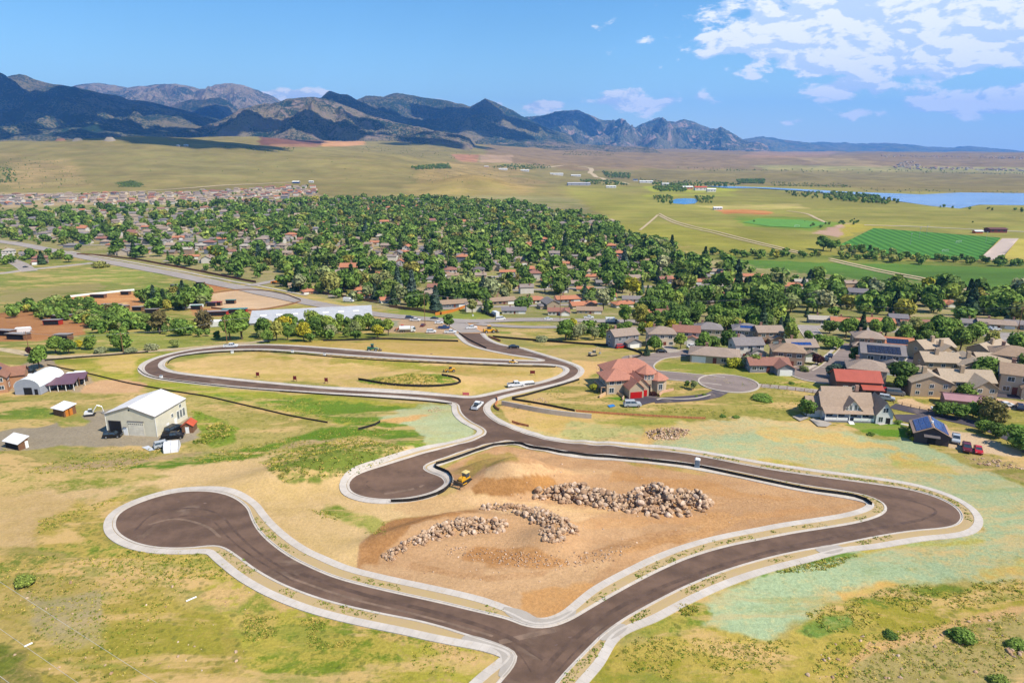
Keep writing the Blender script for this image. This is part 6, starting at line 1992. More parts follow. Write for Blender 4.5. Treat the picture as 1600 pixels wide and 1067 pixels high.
def hedge(pa, pb, wd, ht, m, label, n=500):
    a, b = G(*pa), G(*pb)
    L = (b - a).to_2d().length
    r = np.random.RandomState(int(abs(pa[0] * 7)) % 999)
    C = np.column_stack([r.rand(n) * L, (r.rand(n) - .5) * wd, r.rand(n) ** .6 * ht])
    N = r.normal(size=(n, 3)); N /= np.linalg.norm(N, axis=1)[:, None]
    U = np.cross(N, r.normal(size=(n, 3))); U /= np.linalg.norm(U, axis=1)[:, None]
    V_ = np.cross(N, U)
    s = .32
    Pq = np.stack([C - U * s, C - V_ * s, C + U * s, C + V_ * s], 1).reshape(-1, 3)
    me = fast_mesh('hedge', Pq, np.arange(4 * n).reshape(n, 4), m, False, {'leaf': ('FLOAT', np.repeat(r.rand(n), 4))})
    o = link('hedge', me); o.location = a; o.rotation_euler = (0, 0, math.atan2(b.y - a.y, b.x - a.x))
    return tag(o, label, 'hedge')
hedge((1421, 685), (1424, 668), 1.3, 2.4, SHRUBL, 'dark clipped hedge standing left of the solar shed')
park('pickup', 'silver', 1493, 689, -122, 'silver pickup parked right beside the dark solar shed')
park('pickup', 'maroon', 1510, 703, -120, 'dark brown truck parked on gravel beside the small red car')
park('sedan', 'red', 1528, 706, -118, 'small dark red car at the right end of the gravel court')
park('suv', 'red', 1383, 614, 150, 'red and white car parked behind the farmhouse')
park('van', 'grey', 1399, 617, -18, 'long grey van parked on the sand drive behind the farmhouse')
park('suv', 'silver', 1385, 625, -30, 'silver car parked close behind the farmhouse gable')
park('sedan', 'white', 1468, 642, -15, 'white car half under trees beside the rail fence')
park('sedan', 'white', 1490, 646, -15, 'white car under the trees below the purple shed roof')

# rail fence along the black drive
def rail_fence(pl, n, label, h=1.1, m=WOOD):
    P, t = resample(gpts(pl), t_step := 2.4)
    root = empty('rail_fence', (P[0][0], P[0][1], H(*P[0])), 0, label, 'fence')
    base = root.location
    pm = MB().box(-.07, .07, -.07, .07, -.2, h).mesh('post', [m])
    for q in P:
        o = link('post', pm, root); o.location = (q[0] - base.x, q[1] - base.y, H(*q) - base.z)
    for z in (.45, .9):
        mb = MB()
        for a, b in zip(P[:-1], P[1:]):
            mb.tube((a[0] - base.x, a[1] - base.y, H(*a) - base.z + z), (b[0] - base.x, b[1] - base.y, H(*b) - base.z + z), .05, .05, 4)
        mb.build('rail', m, root)
    return root
rail_fence([(1396, 630), (1420, 636), (1450, 643), (1480, 650), (1510, 657)], 0, 'wooden rail fence along the black drive right of the farmhouse')
rail_fence([(1190, 604), (1230, 609), (1266, 613), (1296, 620)], 0, 'wooden rail fence across the meadow behind the white farmhouse')
print('sites', round(time.time() - T0, 1))

# ---------------------------------------------------------------- neighbourhood houses set one by one
PLACED = []      # footprints (x, y, radius)
def wood_house(px, py, kind, rc, wc, deg, label, s=1.0, solar=None, group=None):
    p = G(px, py)
    first = (kind, rc, wc, True) not in HOUSE_CACHE
    r = suburb_house(kind, rc, wc)
    rz = R(deg) + math.atan2(-p.x, p.y) * .5
    dep = {'ranch': 4.2, 'ranch_hip': 4.5, 'ell': 6, 'two': 6.5, 'two_hip': 7.2}.get(kind, 6.5) * s
    r.rotation_euler = (0, 0, rz)
    r.scale = (s, s, s)
    c, sn = math.cos(rz), math.sin(rz)
    x, y = p.x - sn * dep * .5, p.y + dep * .6
    r.location = (x, y, H(x, y) + .1)
    tag(r, label, 'house', group or 'houses of the neighbourhood below')
    PLACED.append((x, y, 9.5 * s))
    if solar:
        nx_, ny_, x0, y0, z0, pitch, m = solar
        sp = MB().box(-.5, .5, -.82, .82, 0, .06).mesh('solar_panel', [m])
        for i in range(nx_):
            for j in range(ny_):
                o = link('solar_panel', sp, r)
                o.location = (x0 + i * 1.08, y0 + j * 1.7 * math.cos(pitch), z0 + j * 1.7 * math.sin(pitch))
                o.rotation_euler = (pitch, 0, 0)
    return r


P2 = math.atan2(1.9, 4)
HL = [
    (978, 543, 'two', 0, 4, 24, 'grey two-storey house with tan gable roof nearest the fenced meadow corner'),
    (1034, 540, 'two_hip', 0, 7, 4, 'cream house with tan hip roof at the head of the concrete drive'),
    (1072, 537, 'two', 5, 2, -4, 'white-fronted two-storey house with red-brown roof behind the round tree'),
    (1108, 532, 'two_hip', 6, 1, 0, 'sand two-storey house with grey hip roof between two round dark trees'),
    (1203, 537, 'two', 0, 8, 12, 'brown two-storey house with tan roof left of the green-walled house'),
    (1116, 566, 'ranch_hip', 0, 1, -8, 'wide low house with tan hip roof behind the yellow bush', 1.15),
    (1170, 560, 'two', 6, 2, 14, 'white-gabled two-storey house with grey roof beside the small spruce'),
    (1205, 584, 'ell', 5, 4, 10, 'grey house with red-brown roof and projecting garage next to meadow', 1.0),
    (1232, 572, 'two_hip', 9, 8, 0, 'brown house with porch and stepped hip roofs by the turning circle'),
    (1358, 548, 'two_hip', 0, 8, 0, 'brown house with tan hip roof, rearmost of three on the side street'),
    (1354, 604, 'two_hip', 0, 1, -6, 'sand house with tan hip roof directly behind the red-roofed barn', 1.05),
    (1286, 505, 'ranch', 7, 4, 0, 'low grey house with pale roof and white drive on the cross street', .9),
    (1322, 508, 'ranch', 4, 2, -6, 'white bungalow with bright orange roof on the cross street', .9),
    (1372, 509, 'ranch', 4, 1, 0, 'long bungalow with orange roof half hidden behind street trees', .95),
    (1404, 509, 'two', 3, 4, 0, 'two-storey house with slate roof and dark blue front on the cross street', .8),
    (1430, 510, 'ranch', 5, 8, 0, 'brown bungalow with red-brown roof at the middle of the cross street', .85),
    (1526, 512, 'ell', 6, 2, 4, 'white gabled bungalow with grey roof at the right end of the cross street', .85),
    (1557, 513, 'ranch', 0, 0, 0, 'long beige bungalow with tan roof and two parked cars', 1.0),
    (1596, 515, 'ell', 6, 2, 0, 'white gabled house with orange fence at the right photo edge', .9),
    (873, 493, 'ell', 5, 2, 0, 'white-fronted bungalow with bright red-brown roof beside main road trees', .9),
    (921, 490, 'ranch', 9, 1, 0, 'long bungalow with brown roof behind the parked white pickup', .95),
    (803, 490, 'ranch', 3, 2, 0, 'white bungalow with slate roof behind the main road', .9),
    (1053, 498, 'ranch', 5, 8, 4, 'wide brown house with chimney right of the red pickup', 1.2),
    (1012, 492, 'ranch_hip', 4, 0, 0, 'beige house with pale orange hip roof beside the yellow tree', .8),
    (878, 457, 'two', 3, 9, 0, 'blue-grey two-storey house with slate roof above the main road', .9),
    (914, 455, 'ranch', 4, 2, 0, 'small white house with orange roof right of the blue-grey one', .8),
    (950, 468, 'ell', 4, 2, 0, 'white ell-shaped house with orange roof one row behind the road', .85),
    (990, 472, 'ranch', 6, 2, 0, 'long white bungalow with grey roof one row behind the road', .95),
    (683, 455, 'ell', 5, 0, -4, 'large house with red-brown roof and white porch above the lawn', 1.1),
    (708, 480, 'ranch', 9, 9, 14, 'dark blue bungalow with brown roof beside the orange fence', 1.1),
    (724, 468, 'ranch_hip', 4, 5, 0, 'ochre house with salmon hip roof behind the dark blue bungalow', .8),
    (610, 474, 'ell', 4, 2, 20, 'white house with pinkish orange roof at the roadside fence', .9),
    (486, 459, 'ranch_hip', 4, 8, 20, 'small brown house with orange roof near the road junction', .8),
    (462, 450, 'ell', 9, 5, 10, 'ochre house with brown roof behind the road junction', .8),
    (555, 424, 'ranch', 4, 1, -3, 'long low building with flat orange roof amid the trees', 1.7),
    (450, 417, 'ranch', 5, 4, 10, 'grey bungalow with red-brown roof by the side road', .9),
    (600, 432, 'ranch', 4, 0, 0, 'beige bungalow with orange roof deep among the trees', .9),
    (278, 375, 'ell', 4, 8, 0, 'brown house with bright orange-red roof standing out among trees', 1.0),
    (62, 413, 'two_hip', 5, 8, 10, 'dark red house with brown hip roof at the left field edge', 1.15),
    (40, 405, 'two', 6, 0, 10, 'beige house with grey roof behind the dark red house', 1.0),
    (12, 400, 'two_hip', 7, 2, 0, 'white house with pale roof at the left photo edge', 1.0),
    (1340, 470, 'two', 3, 2, -10, 'white two-storey house with charcoal roofs amid dense trees', 1.1),
    (1310, 468, 'ranch', 6, 2, -6, 'white bungalow with grey roof left of the charcoal-roofed house', 1.0),
    (1430, 466, 'two', 3, 9, 6, 'blue-grey house with slate roof beside the lime tree', 1.0),
    (1482, 470, 'two', 3, 9, -6, 'blue-grey house with dark roof by the leaning poplar', .9),
    (1476, 480, 'ell', 4, 2, 10, 'white house with orange roof right of the pale car park', .9),
    (1256, 444, 'ranch', 7, 2, 0, 'low white-roofed house near the green field edge', .9),
    (1048, 440, 'ranch_hip', 4, 0, 0, 'beige house with orange hip roof in the middle of the woods', 1.0),
    (1145, 432, 'ranch', 6, 2, 0, 'white house with grey roof at the edge of the green field', .95),
    (1585, 586, 'two_hip', 9, 0, -10, 'beige block with brown roof at the right photo edge behind trees', 1.2),
    (1602, 620, 'two', 9, 0, -10, 'beige house cut off by the right photo edge above the car park', 1.2),
]
for h_ in HL:
    wood_house(*h_)
wood_house(1166, 534, 'two_hip', 6, 4, -4, 'grey house with five blue solar panels on its hip roof', 1.0, (5, 1, -2.2, -2.6, 6.75, math.atan2(2.2, 5.1), SOLAR))
wood_house(1253, 563, 'two', 0, 6, 12, 'green-walled house with a row of blue solar panels', 1.0, (7, 1, -3.6, -2.6, 6.42, P2, SOLAR))
wood_house(1378, 582, 'two', 6, 4, -4, 'big grey house with many rows of pale solar panels', 1.25, (8, 2, -3.6, -3.4, 6.1, P2, SOLARD))
wood_house(1389, 545, 'ranch', 4, 0, -3, 'orange-roofed bungalow with dark solar panels behind the spruce', 1.1, (7, 2, -.6, -3.7, 3.1, math.atan2(1.5, 4.2), SOLARD))

# apartment blocks
def apartments(px, py, deg, label, wings, rc=(196, 176, 152), wc=(198, 172, 142)):
    p = G(px, py)
    root = empty('apartment_block', p, R(deg), label, 'apartments')
    wb, rb = MB(), MB()
    root.scale = (.86, .86, .86)
    for (x0, x1, y0, y1, h, rise, ax) in wings:
        gable_wall(wb, x0, x1, y0, y1, h, rise, ax, z0=-1.5)
        gable_roof(rb, x0, x1, y0, y1, h, rise, ax, .6, .2)
    wb.build('wall', wallm(wc), root)
    ro = rb.build('roof', roofm(rc), root)
    for (x0, x1, y0, y1, h, rise, ax) in wings:
        n = max(1, int((x1 - x0) / 3.6))
        for i in range(n):
            for z in ((.9, 3.6) if h > 5 else (.9,)):
                window(root, x0 + (i + .5) * (x1 - x0) / n, y0, z, '-y', 1.4, 1.3)
        for z in ((.9, 3.6) if h > 5 else (.9,)):
            window(root, x0, (y0 + y1) / 2, z, '-x', 1.3, 1.2)
    cb = MB()
    for (x0, x1, y0, y1, h, rise, ax) in wings[:2]:
        xx, yy = (x0 + x1) / 2 - 1.5, (y0 + y1) / 2 - 1.4
        cb.box(xx - .7, xx + .7, yy - .6, yy + .6, h - .5, h + rise + 2.0)
    cb.build('chimney', wallm(wc), ro)
    PLACED.append((p.x, p.y + 9, 18))
    return root
apartments(1494, 622, -8, 'large brown apartment block with long sloping roofs behind the purple shed', [(-16, -2, 0, 12, 5.6, 2.8, 'y'), (-4, 14, 3, 13, 5.8, 3.0, 'x'), (4, 12, -3, 8, 5.4, 2.6, 'y')])
apartments(1500, 588, -8, 'brown apartment block with wooden chimneys behind the front block', [(-14, 0, 0, 11, 5.8, 2.6, 'x'), (-2, 10, -3, 9, 5.4, 2.8, 'y'), (8, 22, 3, 13, 5.6, 2.6, 'x')])
apartments(1466, 562, 12, 'small brown apartment block beside the black parking drive', [(-8, 8, 0, 10, 5.6, 2.6, 'x'), (-3, 5, -4, 6, 5.2, 2.4, 'y')])
apartments(1560, 566, 30, 'curved-drive apartment block at the upper right behind trees', [(-8, 9, 0, 10, 5.6, 2.6, 'x')])
A, ang, w_, d_ = frame3((1476, 635), (1538, 641))
root = empty('long_shed', A, ang, 'long open shed with mauve metal roof in front of the apartments', 'shed')
MB().box(0, w_, 0, 6, -.8, 2.5).build('wall', wallm((170, 140, 130)), root)
mb = MB(); mb.prism([(-.5, 2.3), (2.9, 3.3), (2.9, 3.45), (-.5, 2.45)], 'x', -.4, w_ + .4); mb.prism([(3.1, 3.0), (6.5, 2.5), (6.5, 2.65), (3.1, 3.75)], 'x', -.4, w_ + .4)
mb.build('roof', metalm('mauve_sheet', alb((186, 140, 142)), .5), root)

# ---------------------------------------------------------------- riding stables west of the road
A, ang, w_, d_ = frame3((402, 500), (461, 506), (544, 493))
root = empty('riding_hall', A, ang, 'long pale grey metal riding hall with low gable roof behind big trees', 'barn')
mb = MB(); L_ = max(40, min(90, d_)); gable_wall(mb, -2, 26, 0, 62, 4.5, 3.4, 'y'); mb.build('wall', wallm((172, 174, 178)), root)
mb = MB(); gable_roof(mb, -2, 26, 0, 62, 4.5, 3.4, 'y', .5); ro = mb.build('roof', metalm('grey_roof_sheet', alb((200, 202, 206)), .6), root)
root.rotation_euler = (0, 0, ang - .75)
for i in range(7):
    o = MB().box(-.8, .8, -1.6, 1.6, 0, .08).build('skylight', WHITE, ro)
    o.location = (18.5, 6 + i * 8, 4.5 + 3.4 * (1 - 6.5 / 14) + .28); o.rotation_euler = (0, math.atan2(3.4, 14), 0)
PLACED.append((A.x + 30, A.y + 30, 30))
ROOFD = metalm('dull_sheet', alb((170, 164, 160)), .6)
def horse_shed(px, py, wd, deg, label, roofm_=None, wallm_=None, dp=4, group='shelters in the horse paddocks'):
    root = empty('horse_shelter', G(px, py), R(deg), label, 'shelter', group)
    MB().prism([(0, -.3), (dp, -.3), (dp, 2.2), (0, 2.7)], 'x', -wd / 2, wd / 2).build('wall', wallm_ or BRN, root)
    MB().prism([(-.5, 2.76), (dp + .3, 2.2), (dp + .3, 2.34), (-.5, 2.9)], 'x', -wd / 2 - .4, wd / 2 + .4).build('roof', roofm_ or ROOFD, root)
    MB().box(-wd / 2 + .3, wd / 2 - .3, -.04, .1, .1, 2.3).build('front_shade_panel', DARK, root)  # shade under the roof painted as a black panel on the wall
    return root
for a in [(152, 466, 10, 4, 'grey-roofed open horse shelter in the brown paddock, nearer the white fence'), (195, 461, 6, 4, 'small dark horse shelter at the right of the brown paddock'),
          (172, 482, 12, -6, 'wide horse shelter over pale sand between bushes'), (188, 484, 8, -6, 'low horse shelter touching the wide one'),
          (214, 486, 6, 0, 'small shelter at the foot of the dark trees'), (236, 490, 7, 6, 'dark shelter by the sandy lane'),
          (24, 531, 9, -10, 'pale-roofed shelter at the lower end of the left paddock'), (4, 525, 8, -10, 'shelter cut off by the left photo edge'),
          (94, 500, 10, 6, 'dark flat-roofed shelter behind the red one'), (96, 532, 6, 0, 'low brown shelter near the paddock bushes'),
          (276, 450, 10, 0, 'white shelter at the far fence of the stables'), (312, 446, 6, 0, 'small dark shelter in the red-earth paddock')]:
    horse_shed(*a)
horse_shed(80, 508, 8, 6, 'red shelter with white door in the left paddock', None, mat('red_boards', alb((190, 60, 44)), .8, .1))
for i, (px, py, c, n_) in enumerate([(306, 484, 'teal', 'teal'), (330, 479, 'blue', 'blue'), (338, 478, 'red', 'red'), (360, 475, 'teal', 'pale teal')]):
    horse_shed(px, py, 6, 8, '%s canopy shelter in the row beside the riding arena' % n_, PAINTS[c], WOOD, group='coloured canopies by the arena')
horse_shed(332, 494, 16, 10, 'long bright red stable building below the arena', ROOFD, mat('red_boards', alb((190, 60, 44))), 5)
horse_shed(366, 490, 14, 10, 'red and teal stable building left of the riding hall', PAINTS['teal'], mat('red_boards', alb((190, 60, 44))), 5)
trailer(344, 510, 10, 9, 5, 3, PAINTS['white'], 'white flat-roofed trailer building with red doors beside trees', 'site_trailer')
trailer(302, 482, 6, 12, 3, 2.4, PAINTS['white'], 'long white trailer below the dark stable trees')
trailer(37, 520, 20, 6, 2.4, 2.6, PAINTS['white'], 'white horse trailer in the left paddock')
P, t = resample(gpts([(106, 465), (140, 461), (180, 457), (210, 454)]), 4)
tag(band('white_fence', P, [-.06, -.06, .06, .06], [-.1, 1.4, 1.4, -.1], WHITE), 'long white fence along the top of the brown paddock', 'fence')
for pl, lab in (([(330, 482), (385, 488), (430, 482), (470, 472)], 'low rail fence round the near side of the sandy riding arena'), ([(322, 460), (384, 452), (440, 458), (470, 470)], 'low rail fence round the far side of the sandy riding arena'),
                ([(0, 492), (60, 486), (110, 491), (134, 506)], 'low rail fence along the top of the left paddock')):
    P, t = resample(gpts(pl), 4)
    tag(band('paddock_fence', P, [-.05, -.05, .05, .05], [-.1, 1.1, 1.1, -.1], WOOD), lab, 'fence')
ob = mat('orange_boards', alb((206, 98, 50)))
for pl, lab, m_ in (([(680, 493), (708, 488), (735, 478), (738, 474)], 'orange wooden fence bounding the green lawn by the blue bungalow', ob),
                    ([(423, 443), (440, 440), (443, 446)], 'orange fence round a yard at the road junction', ob),
                    ([(465, 450), (500, 458), (545, 466), (590, 474)], 'brown fence behind the road between junction and white van', WOOD),
                    ([(608, 480), (660, 487), (690, 492)], 'brown fence behind the road left of the green lawn', WOOD),
                    ([(120, 398), (160, 400), (210, 406)], 'brown fence behind the main road at the left', WOOD),
                    ([(210, 406), (300, 422), (400, 442)], 'long reddish fence behind the main road beside the suburb', mat('red_brown_fence', alb((140, 80, 60)), .8, .1)),
                    ([(738, 474), (745, 484), (772, 496)], 'dark fence at the right side of the green lawn', DRK)):
    P, t = resample(gpts(pl), 4)
    tag(band('wooden_fence', P, [-.08, -.08, .08, .08], [-.1, 1.8, 1.8, -.1], m_), lab, 'fence')

# ---------------------------------------------------------------- silt fences, orange netting, retaining wall
SILT = mat('black_geotextile', (.018, .017, .016), .9, .3, 1)
ONET = mat('orange_netting', alb((214, 140, 96)), .8, .3, 2)
def low_fence(name, pl, h, m, label, step=2.0, post=WOOD, cat='silt fence'):
    P, t = resample(gpts(pl), step)
    root = empty(name, (P[0][0], P[0][1], H(*P[0])), 0, label, cat)
    o = band('fabric', P, [-.03, -.05, .05, .03], [-.05, h, h, -.05], m)
    o.parent = root
    o.matrix_parent_inverse = Matrix.Translation(-root.location)
    if len(P) < 150:
        pm = MB().box(-.04, .04, -.04, .04, -.1, h + .2).mesh('post', [post])
        for q in P[::3]:
            p_ = link('post', pm, root); p_.location = (q[0] - root.location.x, q[1] - root.location.y, H(*q) - root.location.z)
    return root
low_fence('silt_fence', [(611, 785.5), (639, 785), (667, 779), (692, 770), (705, 760), (708, 750), (703, 742), (690, 735), (674, 729), (684, 726), (700, 722), (738, 708), (772, 696.5), (800, 693), (850, 705), (912, 713), (975, 718), (1037, 724), (1088, 730), (1125, 738), (1200, 754), (1267, 768), (1312, 773), (1349, 780), (1362, 790)], .9, SILT, 'long black silt fence round the upper edge of the brown building pad')
low_fence('silt_fence', [(216, 577), (228, 588), (262, 595), (350, 605), (400, 609.5), (475, 615), (575, 621), (662, 627), (706, 632)], .5, SILT, 'black silt fence along the outside of the lower loop road')
low_fence('silt_fence', [(262, 569), (266, 562), (288, 555.5), (350, 550.5), (400, 549), (450, 552), (525, 559), (625, 565.5), (700, 568.5), (800, 573), (868, 574)], .5, SILT, 'black silt fence inside the loop below its upper road')
low_fence('silt_fence', [(74, 571), (112, 579), (162, 590), (212, 602), (282, 614), (325, 620), (400, 638), (450, 650), (512, 661)], .5, SILT, 'black silt fence across the green slope behind the cream barn')
low_fence('silt_fence', [(560, 594), (590, 600), (625, 604), (675, 605.5), (712, 602), (723, 597), (712, 591), (690, 587)], .8, SILT, 'black silt fence round the low mound inside the loop')
low_fence('silt_fence', [(505, 533), (560, 532), (600, 530), (640, 532), (716, 534)], .8, SILT, 'black silt fence at the foot of the big trees above the loop')
low_fence('silt_fence', [(800, 623), (825, 618), (850, 610), (880, 602), (905, 594)], .7, SILT, 'black silt fence climbing the grass beside the villa')
low_fence('silt_fence', [(800, 625), (850, 633), (888, 641), (898, 643)], .7, SILT, 'black silt fence above the concrete retaining wall')
low_fence('silt_fence', [(770, 527), (830, 532), (890, 537), (962, 541), (1000, 551), (1006, 556), (985, 563), (972, 568)], .9, SILT, 'black silt fence round the stony plot behind the villa')
low_fence('silt_fence', [(560, 672), (575, 668), (592, 663), (594, 660)], .7, SILT, 'short black silt fence at the tan track west of the green lot')
low_fence('silt_fence', [(70, 564), (110, 560), (170, 556), (232, 551)], .6, SILT, 'dark edging fence along the lane behind the big left tree')
low_fence('silt_fence', [(717, 521), (735, 533), (760, 545)], .6, SILT, 'black silt fence on the left of the entrance road')
low_fence('netting_fence', [(900, 643), (975, 648.5), (1062, 653), (1102, 654.5)], .6, ONET, 'faded orange netting fence between the villa meadow and sandy slope', cat='fence')
low_fence('netting_fence', [(723, 617), (733, 617.5)], .9, mat('pink_netting', alb((238, 120, 120))), 'short pinkish netting at the north side of the road junction', cat='fence')
low_fence('netting_fence', [(775, 622), (779, 628), (771, 636), (780, 642)], .9, ONET, 'orange netting beside the concrete wall at the junction', cat='fence')
low_fence('netting_fence', [(763, 527), (772, 530), (782, 534)], 1.0, ONET, 'orange netting at the entrance road bend', cat='fence')
low_fence('netting_fence', [(800, 660), (812, 664), (826, 667)], .7, ONET, 'thin orange netting on the sandy bank right of the junction', cat='fence')
P, t = resample(gpts([(784, 633), (800, 636), (850, 646), (900, 652), (924, 654)]), 2)
root = band('retaining_wall', P, [-.2, -.2, .2, .2], [-.3, 1.5, 1.5, -.3], CONC_D)
tag(root, 'long grey concrete retaining wall on the sandy slope below the villa', 'wall')

# ---------------------------------------------------------------- boulders
ROCKM = []
for i, (c, d) in enumerate((((210, 178, 146), 'tan'), ((184, 148, 116), 'brown'), ((228, 200, 174), 'pale'))):
    m = mat('boulder_' + d, alb(c), .92, .25, 1.2, bump=.6)
    ROCKM.append((m, d))
def rock_mesh(seed, m):
    import bmesh
    r = np.random.RandomState(seed)
    bm = bmesh.new()
    bmesh.ops.create_icosphere(bm, subdivisions=2, radius=.5)
    sc = np.array([1, .65 + .35 * r.rand(), .55 + .35 * r.rand()])
    pl = r.normal(size=(9, 3)); pl /= np.linalg.norm(pl, axis=1)[:, None]
    for v in bm.verts:
        p = np.array(v.co)
        for n_ in pl:
            k = p @ n_
            lim = .30 + .12 * abs(n_[0])
            if k > lim: p = p - n_ * (k - lim) * .9
        v.co = Vector(p * sc * 1.25)
    me = bpy.data.meshes.new('boulder')
    bm.to_mesh(me); bm.free()
    me.materials.append(m)
    return me
ROCKS = {(d, k): rock_mesh(60 + 7 * k + i, m) for i, (m, d) in enumerate(ROCKM) for k in range(4)}
PILES = [([(832, 768), (870, 762), (905, 758), (950, 772), (975, 776), (1000, 764), (1025, 757), (1050, 768), (1085, 770), (1102, 778), (1114, 790), (1080, 806), (1020, 806), (950, 796), (880, 786), (836, 780)], 700, (.3, 1.6), 2.2, 'long boulder pile on the brown pad'),
         ([(597, 868), (620, 852), (680, 822), (720, 808), (790, 812), (796, 826), (770, 834), (700, 838), (640, 858), (607, 878)], 420, (.2, 1.15), 1.0, 'lower-left rock ridge on the brown pad'),
         ([(748, 788), (800, 786), (850, 796), (892, 812), (906, 832), (884, 846), (846, 846), (846, 822), (800, 800), (752, 796)], 420, (.2, 1.15), .9, 'curved rock ridge in the middle of the pad'),
         ([(1009, 677), (1022, 671), (1045, 667), (1078, 672), (1080, 679), (1050, 688), (1016, 686)], 220, (.35, .8), 1.2, 'grey rock pile beside the upper road'),
         ([(668, 636), (684, 635), (698, 639), (684, 645), (670, 643)], 40, (.2, .45), .1, 'small stones on the green seeded lot'),
         ([(930, 573), (958, 573), (962, 578), (932, 577)], 45, (.3, .7), .2, 'stone row behind the villa'),
         ([(830, 623), (850, 622), (856, 630), (835, 629)], 25, (.3, .7), .2, 'rubble heap in the meadow left of the villa'),
         ([(1500, 712), (1590, 722), (1600, 735), (1530, 726)], 60, (.3, .8), .2, 'pinkish stones below the gravel court'),
         ([(690, 850), (880, 868), (990, 850), (960, 876), (860, 892), (700, 870)], 480, (.12, .45), .1, 'scattered stones low on the pad'),
         ([(860, 720), (1000, 740), (1250, 780), (1100, 830), (960, 880), (800, 930), (620, 900), (640, 880)], 260, (.12, .4), 0, 'loose stones over the pad'),
         ([(20, 900), (400, 905), (390, 1060), (20, 1060)], 70, (.15, .6), 0, 'stones in the lower-left grass'),
         ([(1300, 1000), (1590, 960), (1590, 1060), (1250, 1062)], 80, (.2, .7), 0, 'stones in the lower-right grass'),
         ([(1570, 1010), (1598, 1008), (1598, 1028), (1580, 1026)], 14, (.5, 1.2), .3, 'pink rock outcrop at the lower right edge')]
cand = []
for pi, (poly, n, (s0, s1), hgt, nm) in enumerate(PILES):
    Pp = np.array(poly, float)
    r = np.random.RandomState(pi + 3)
    c = 0
    while c < n:
        u_, v_ = r.uniform(Pp[:, 0].min(), Pp[:, 0].max(), 200), r.uniform(Pp[:, 1].min(), Pp[:, 1].max(), 200)
        d = pip(poly, u_, v_)
        ok = d > 0
        g = ground(u_[ok], v_[ok])
        dd = d[ok]
        for q, e in zip(g, dd):
            if c >= n: break
            s = s0 + (s1 - s0) * r.rand() ** 2.4
            up = hgt * min(1, e / 11) * r.rand() ** .6
            cand.append((s, q[0], q[1], q[2] + up + s * .05, nm, r.rand(), to_px(q[0], q[1], q[2])))
            c += 1
            if hgt > .8 and r.rand() < .9:     # filling of the heap under it
                cand.append((s * .9, q[0] + r.normal() * .3, q[1] + r.normal() * .3, q[2] + up * .4, nm, r.rand(), to_px(q[0], q[1], q[2])))
cand.sort(key=lambda q: -q[0] / math.hypot(q[1], q[2]))
KR = list(ROCKS)
massV, massF, massM = [], [], []
for i, (s, x, y, z, nm, t_, (u_, v_)) in enumerate(cand):
    d = 'pale' if t_ > .85 else ('brown' if t_ < .35 else 'tan')
    rot = (rnd.uniform(-.5, .5), rnd.uniform(-.5, .5), rnd.random() * 6.28)
    if i < 285:
        o = link('boulder', ROCKS[(d, rnd.randrange(4))])
        o.location = (x, y, z); o.rotation_euler = rot; o.scale = (s, s, s * rnd.uniform(.8, 1))
        o['category'] = 'boulder'
        LATER.append((o, ('big ' if s > .9 else 'smaller ') + d + ' boulder', 'boulder', nm))
    else:
        me = ROCKS[(d, rnd.randrange(4))]
        M = Matrix.Translation((x, y, z)) @ Matrix.Rotation(rot[2], 4, 'Z') @ Matrix.Rotation(rot[0], 4, 'X') @ Matrix.Scale(s, 4)
        b0 = len(massV)
        massV += [tuple(M @ v.co) for v in me.vertices]
        massF += [tuple(b0 + k for k in p.vertices) for p in me.polygons]
        massM += [{'tan': 0, 'brown': 1, 'pale': 2}[d]] * len(me.polygons)
me = bpy.data.meshes.new('rubble')
me.from_pydata(massV, [], massF)
for m, d in ROCKM: me.materials.append(m)
me.polygons.foreach_set('material_index', massM)
tag(link('rubble', me), kind='stuff')
print('rocks', len(cand), round(time.time() - T0, 1))

# ---------------------------------------------------------------- machines and vehicles on site
def bulldozer(px, py, deg, label):
    root = empty('bulldozer', G(px, py), R(deg), label, 'bulldozer')
    root.scale = (.82,) * 3
    Yl = PAINTS['yellow']
    for k in (-1, 1):
        MB().prism([(-1.7, .1), (1.5, .1), (1.9, .45), (1.6, .9), (-1.4, 1.0), (-1.9, .5)], 'y', k * 1.05 - .28, k * 1.05 + .28).build('track', TYRE, root)
    MB().prism([(-1.6, .6), (1.7, .6), (1.9, 1.3), (1.7, 1.75), (.3, 1.9), (.3, 1.4), (-1.6, 1.5)], 'y', -.7, .7).build('body', Yl, root)
    MB().prism([(-1.3, 1.45), (.3, 1.45), (.15, 2.8), (-1.15, 2.8)], 'y', -.68, .68).build('cab', GLASS, root)
    MB().box(-1.5, .4, -.85, .85, 2.8, 2.95).build('cab_roof', mat('pale_yellow', alb((240, 214, 140)), .5), root)
    MB().prism([(2.5, .05), (2.75, .1), (2.6, .6), (2.8, 1.25), (2.6, 1.25), (2.4, .6)], 'y', -1.75, 1.75).build('blade', mat('worn_steel', (.12, .09, .06), .5, .3), root)
    for k in (-1, 1): MB().tube((.6, k * 1.4, .5), (2.5, k * 1.3, .5), .12, .12, 6).build('push_arm', Yl, root)
    MB().tube((1.2, .3, 1.8), (1.2, .3, 2.5), .07, .07, 6).build('exhaust', DARK, root)
    return root
bulldozer(726, 753, 232, 'yellow bulldozer with its blade down left of the soil heaps')

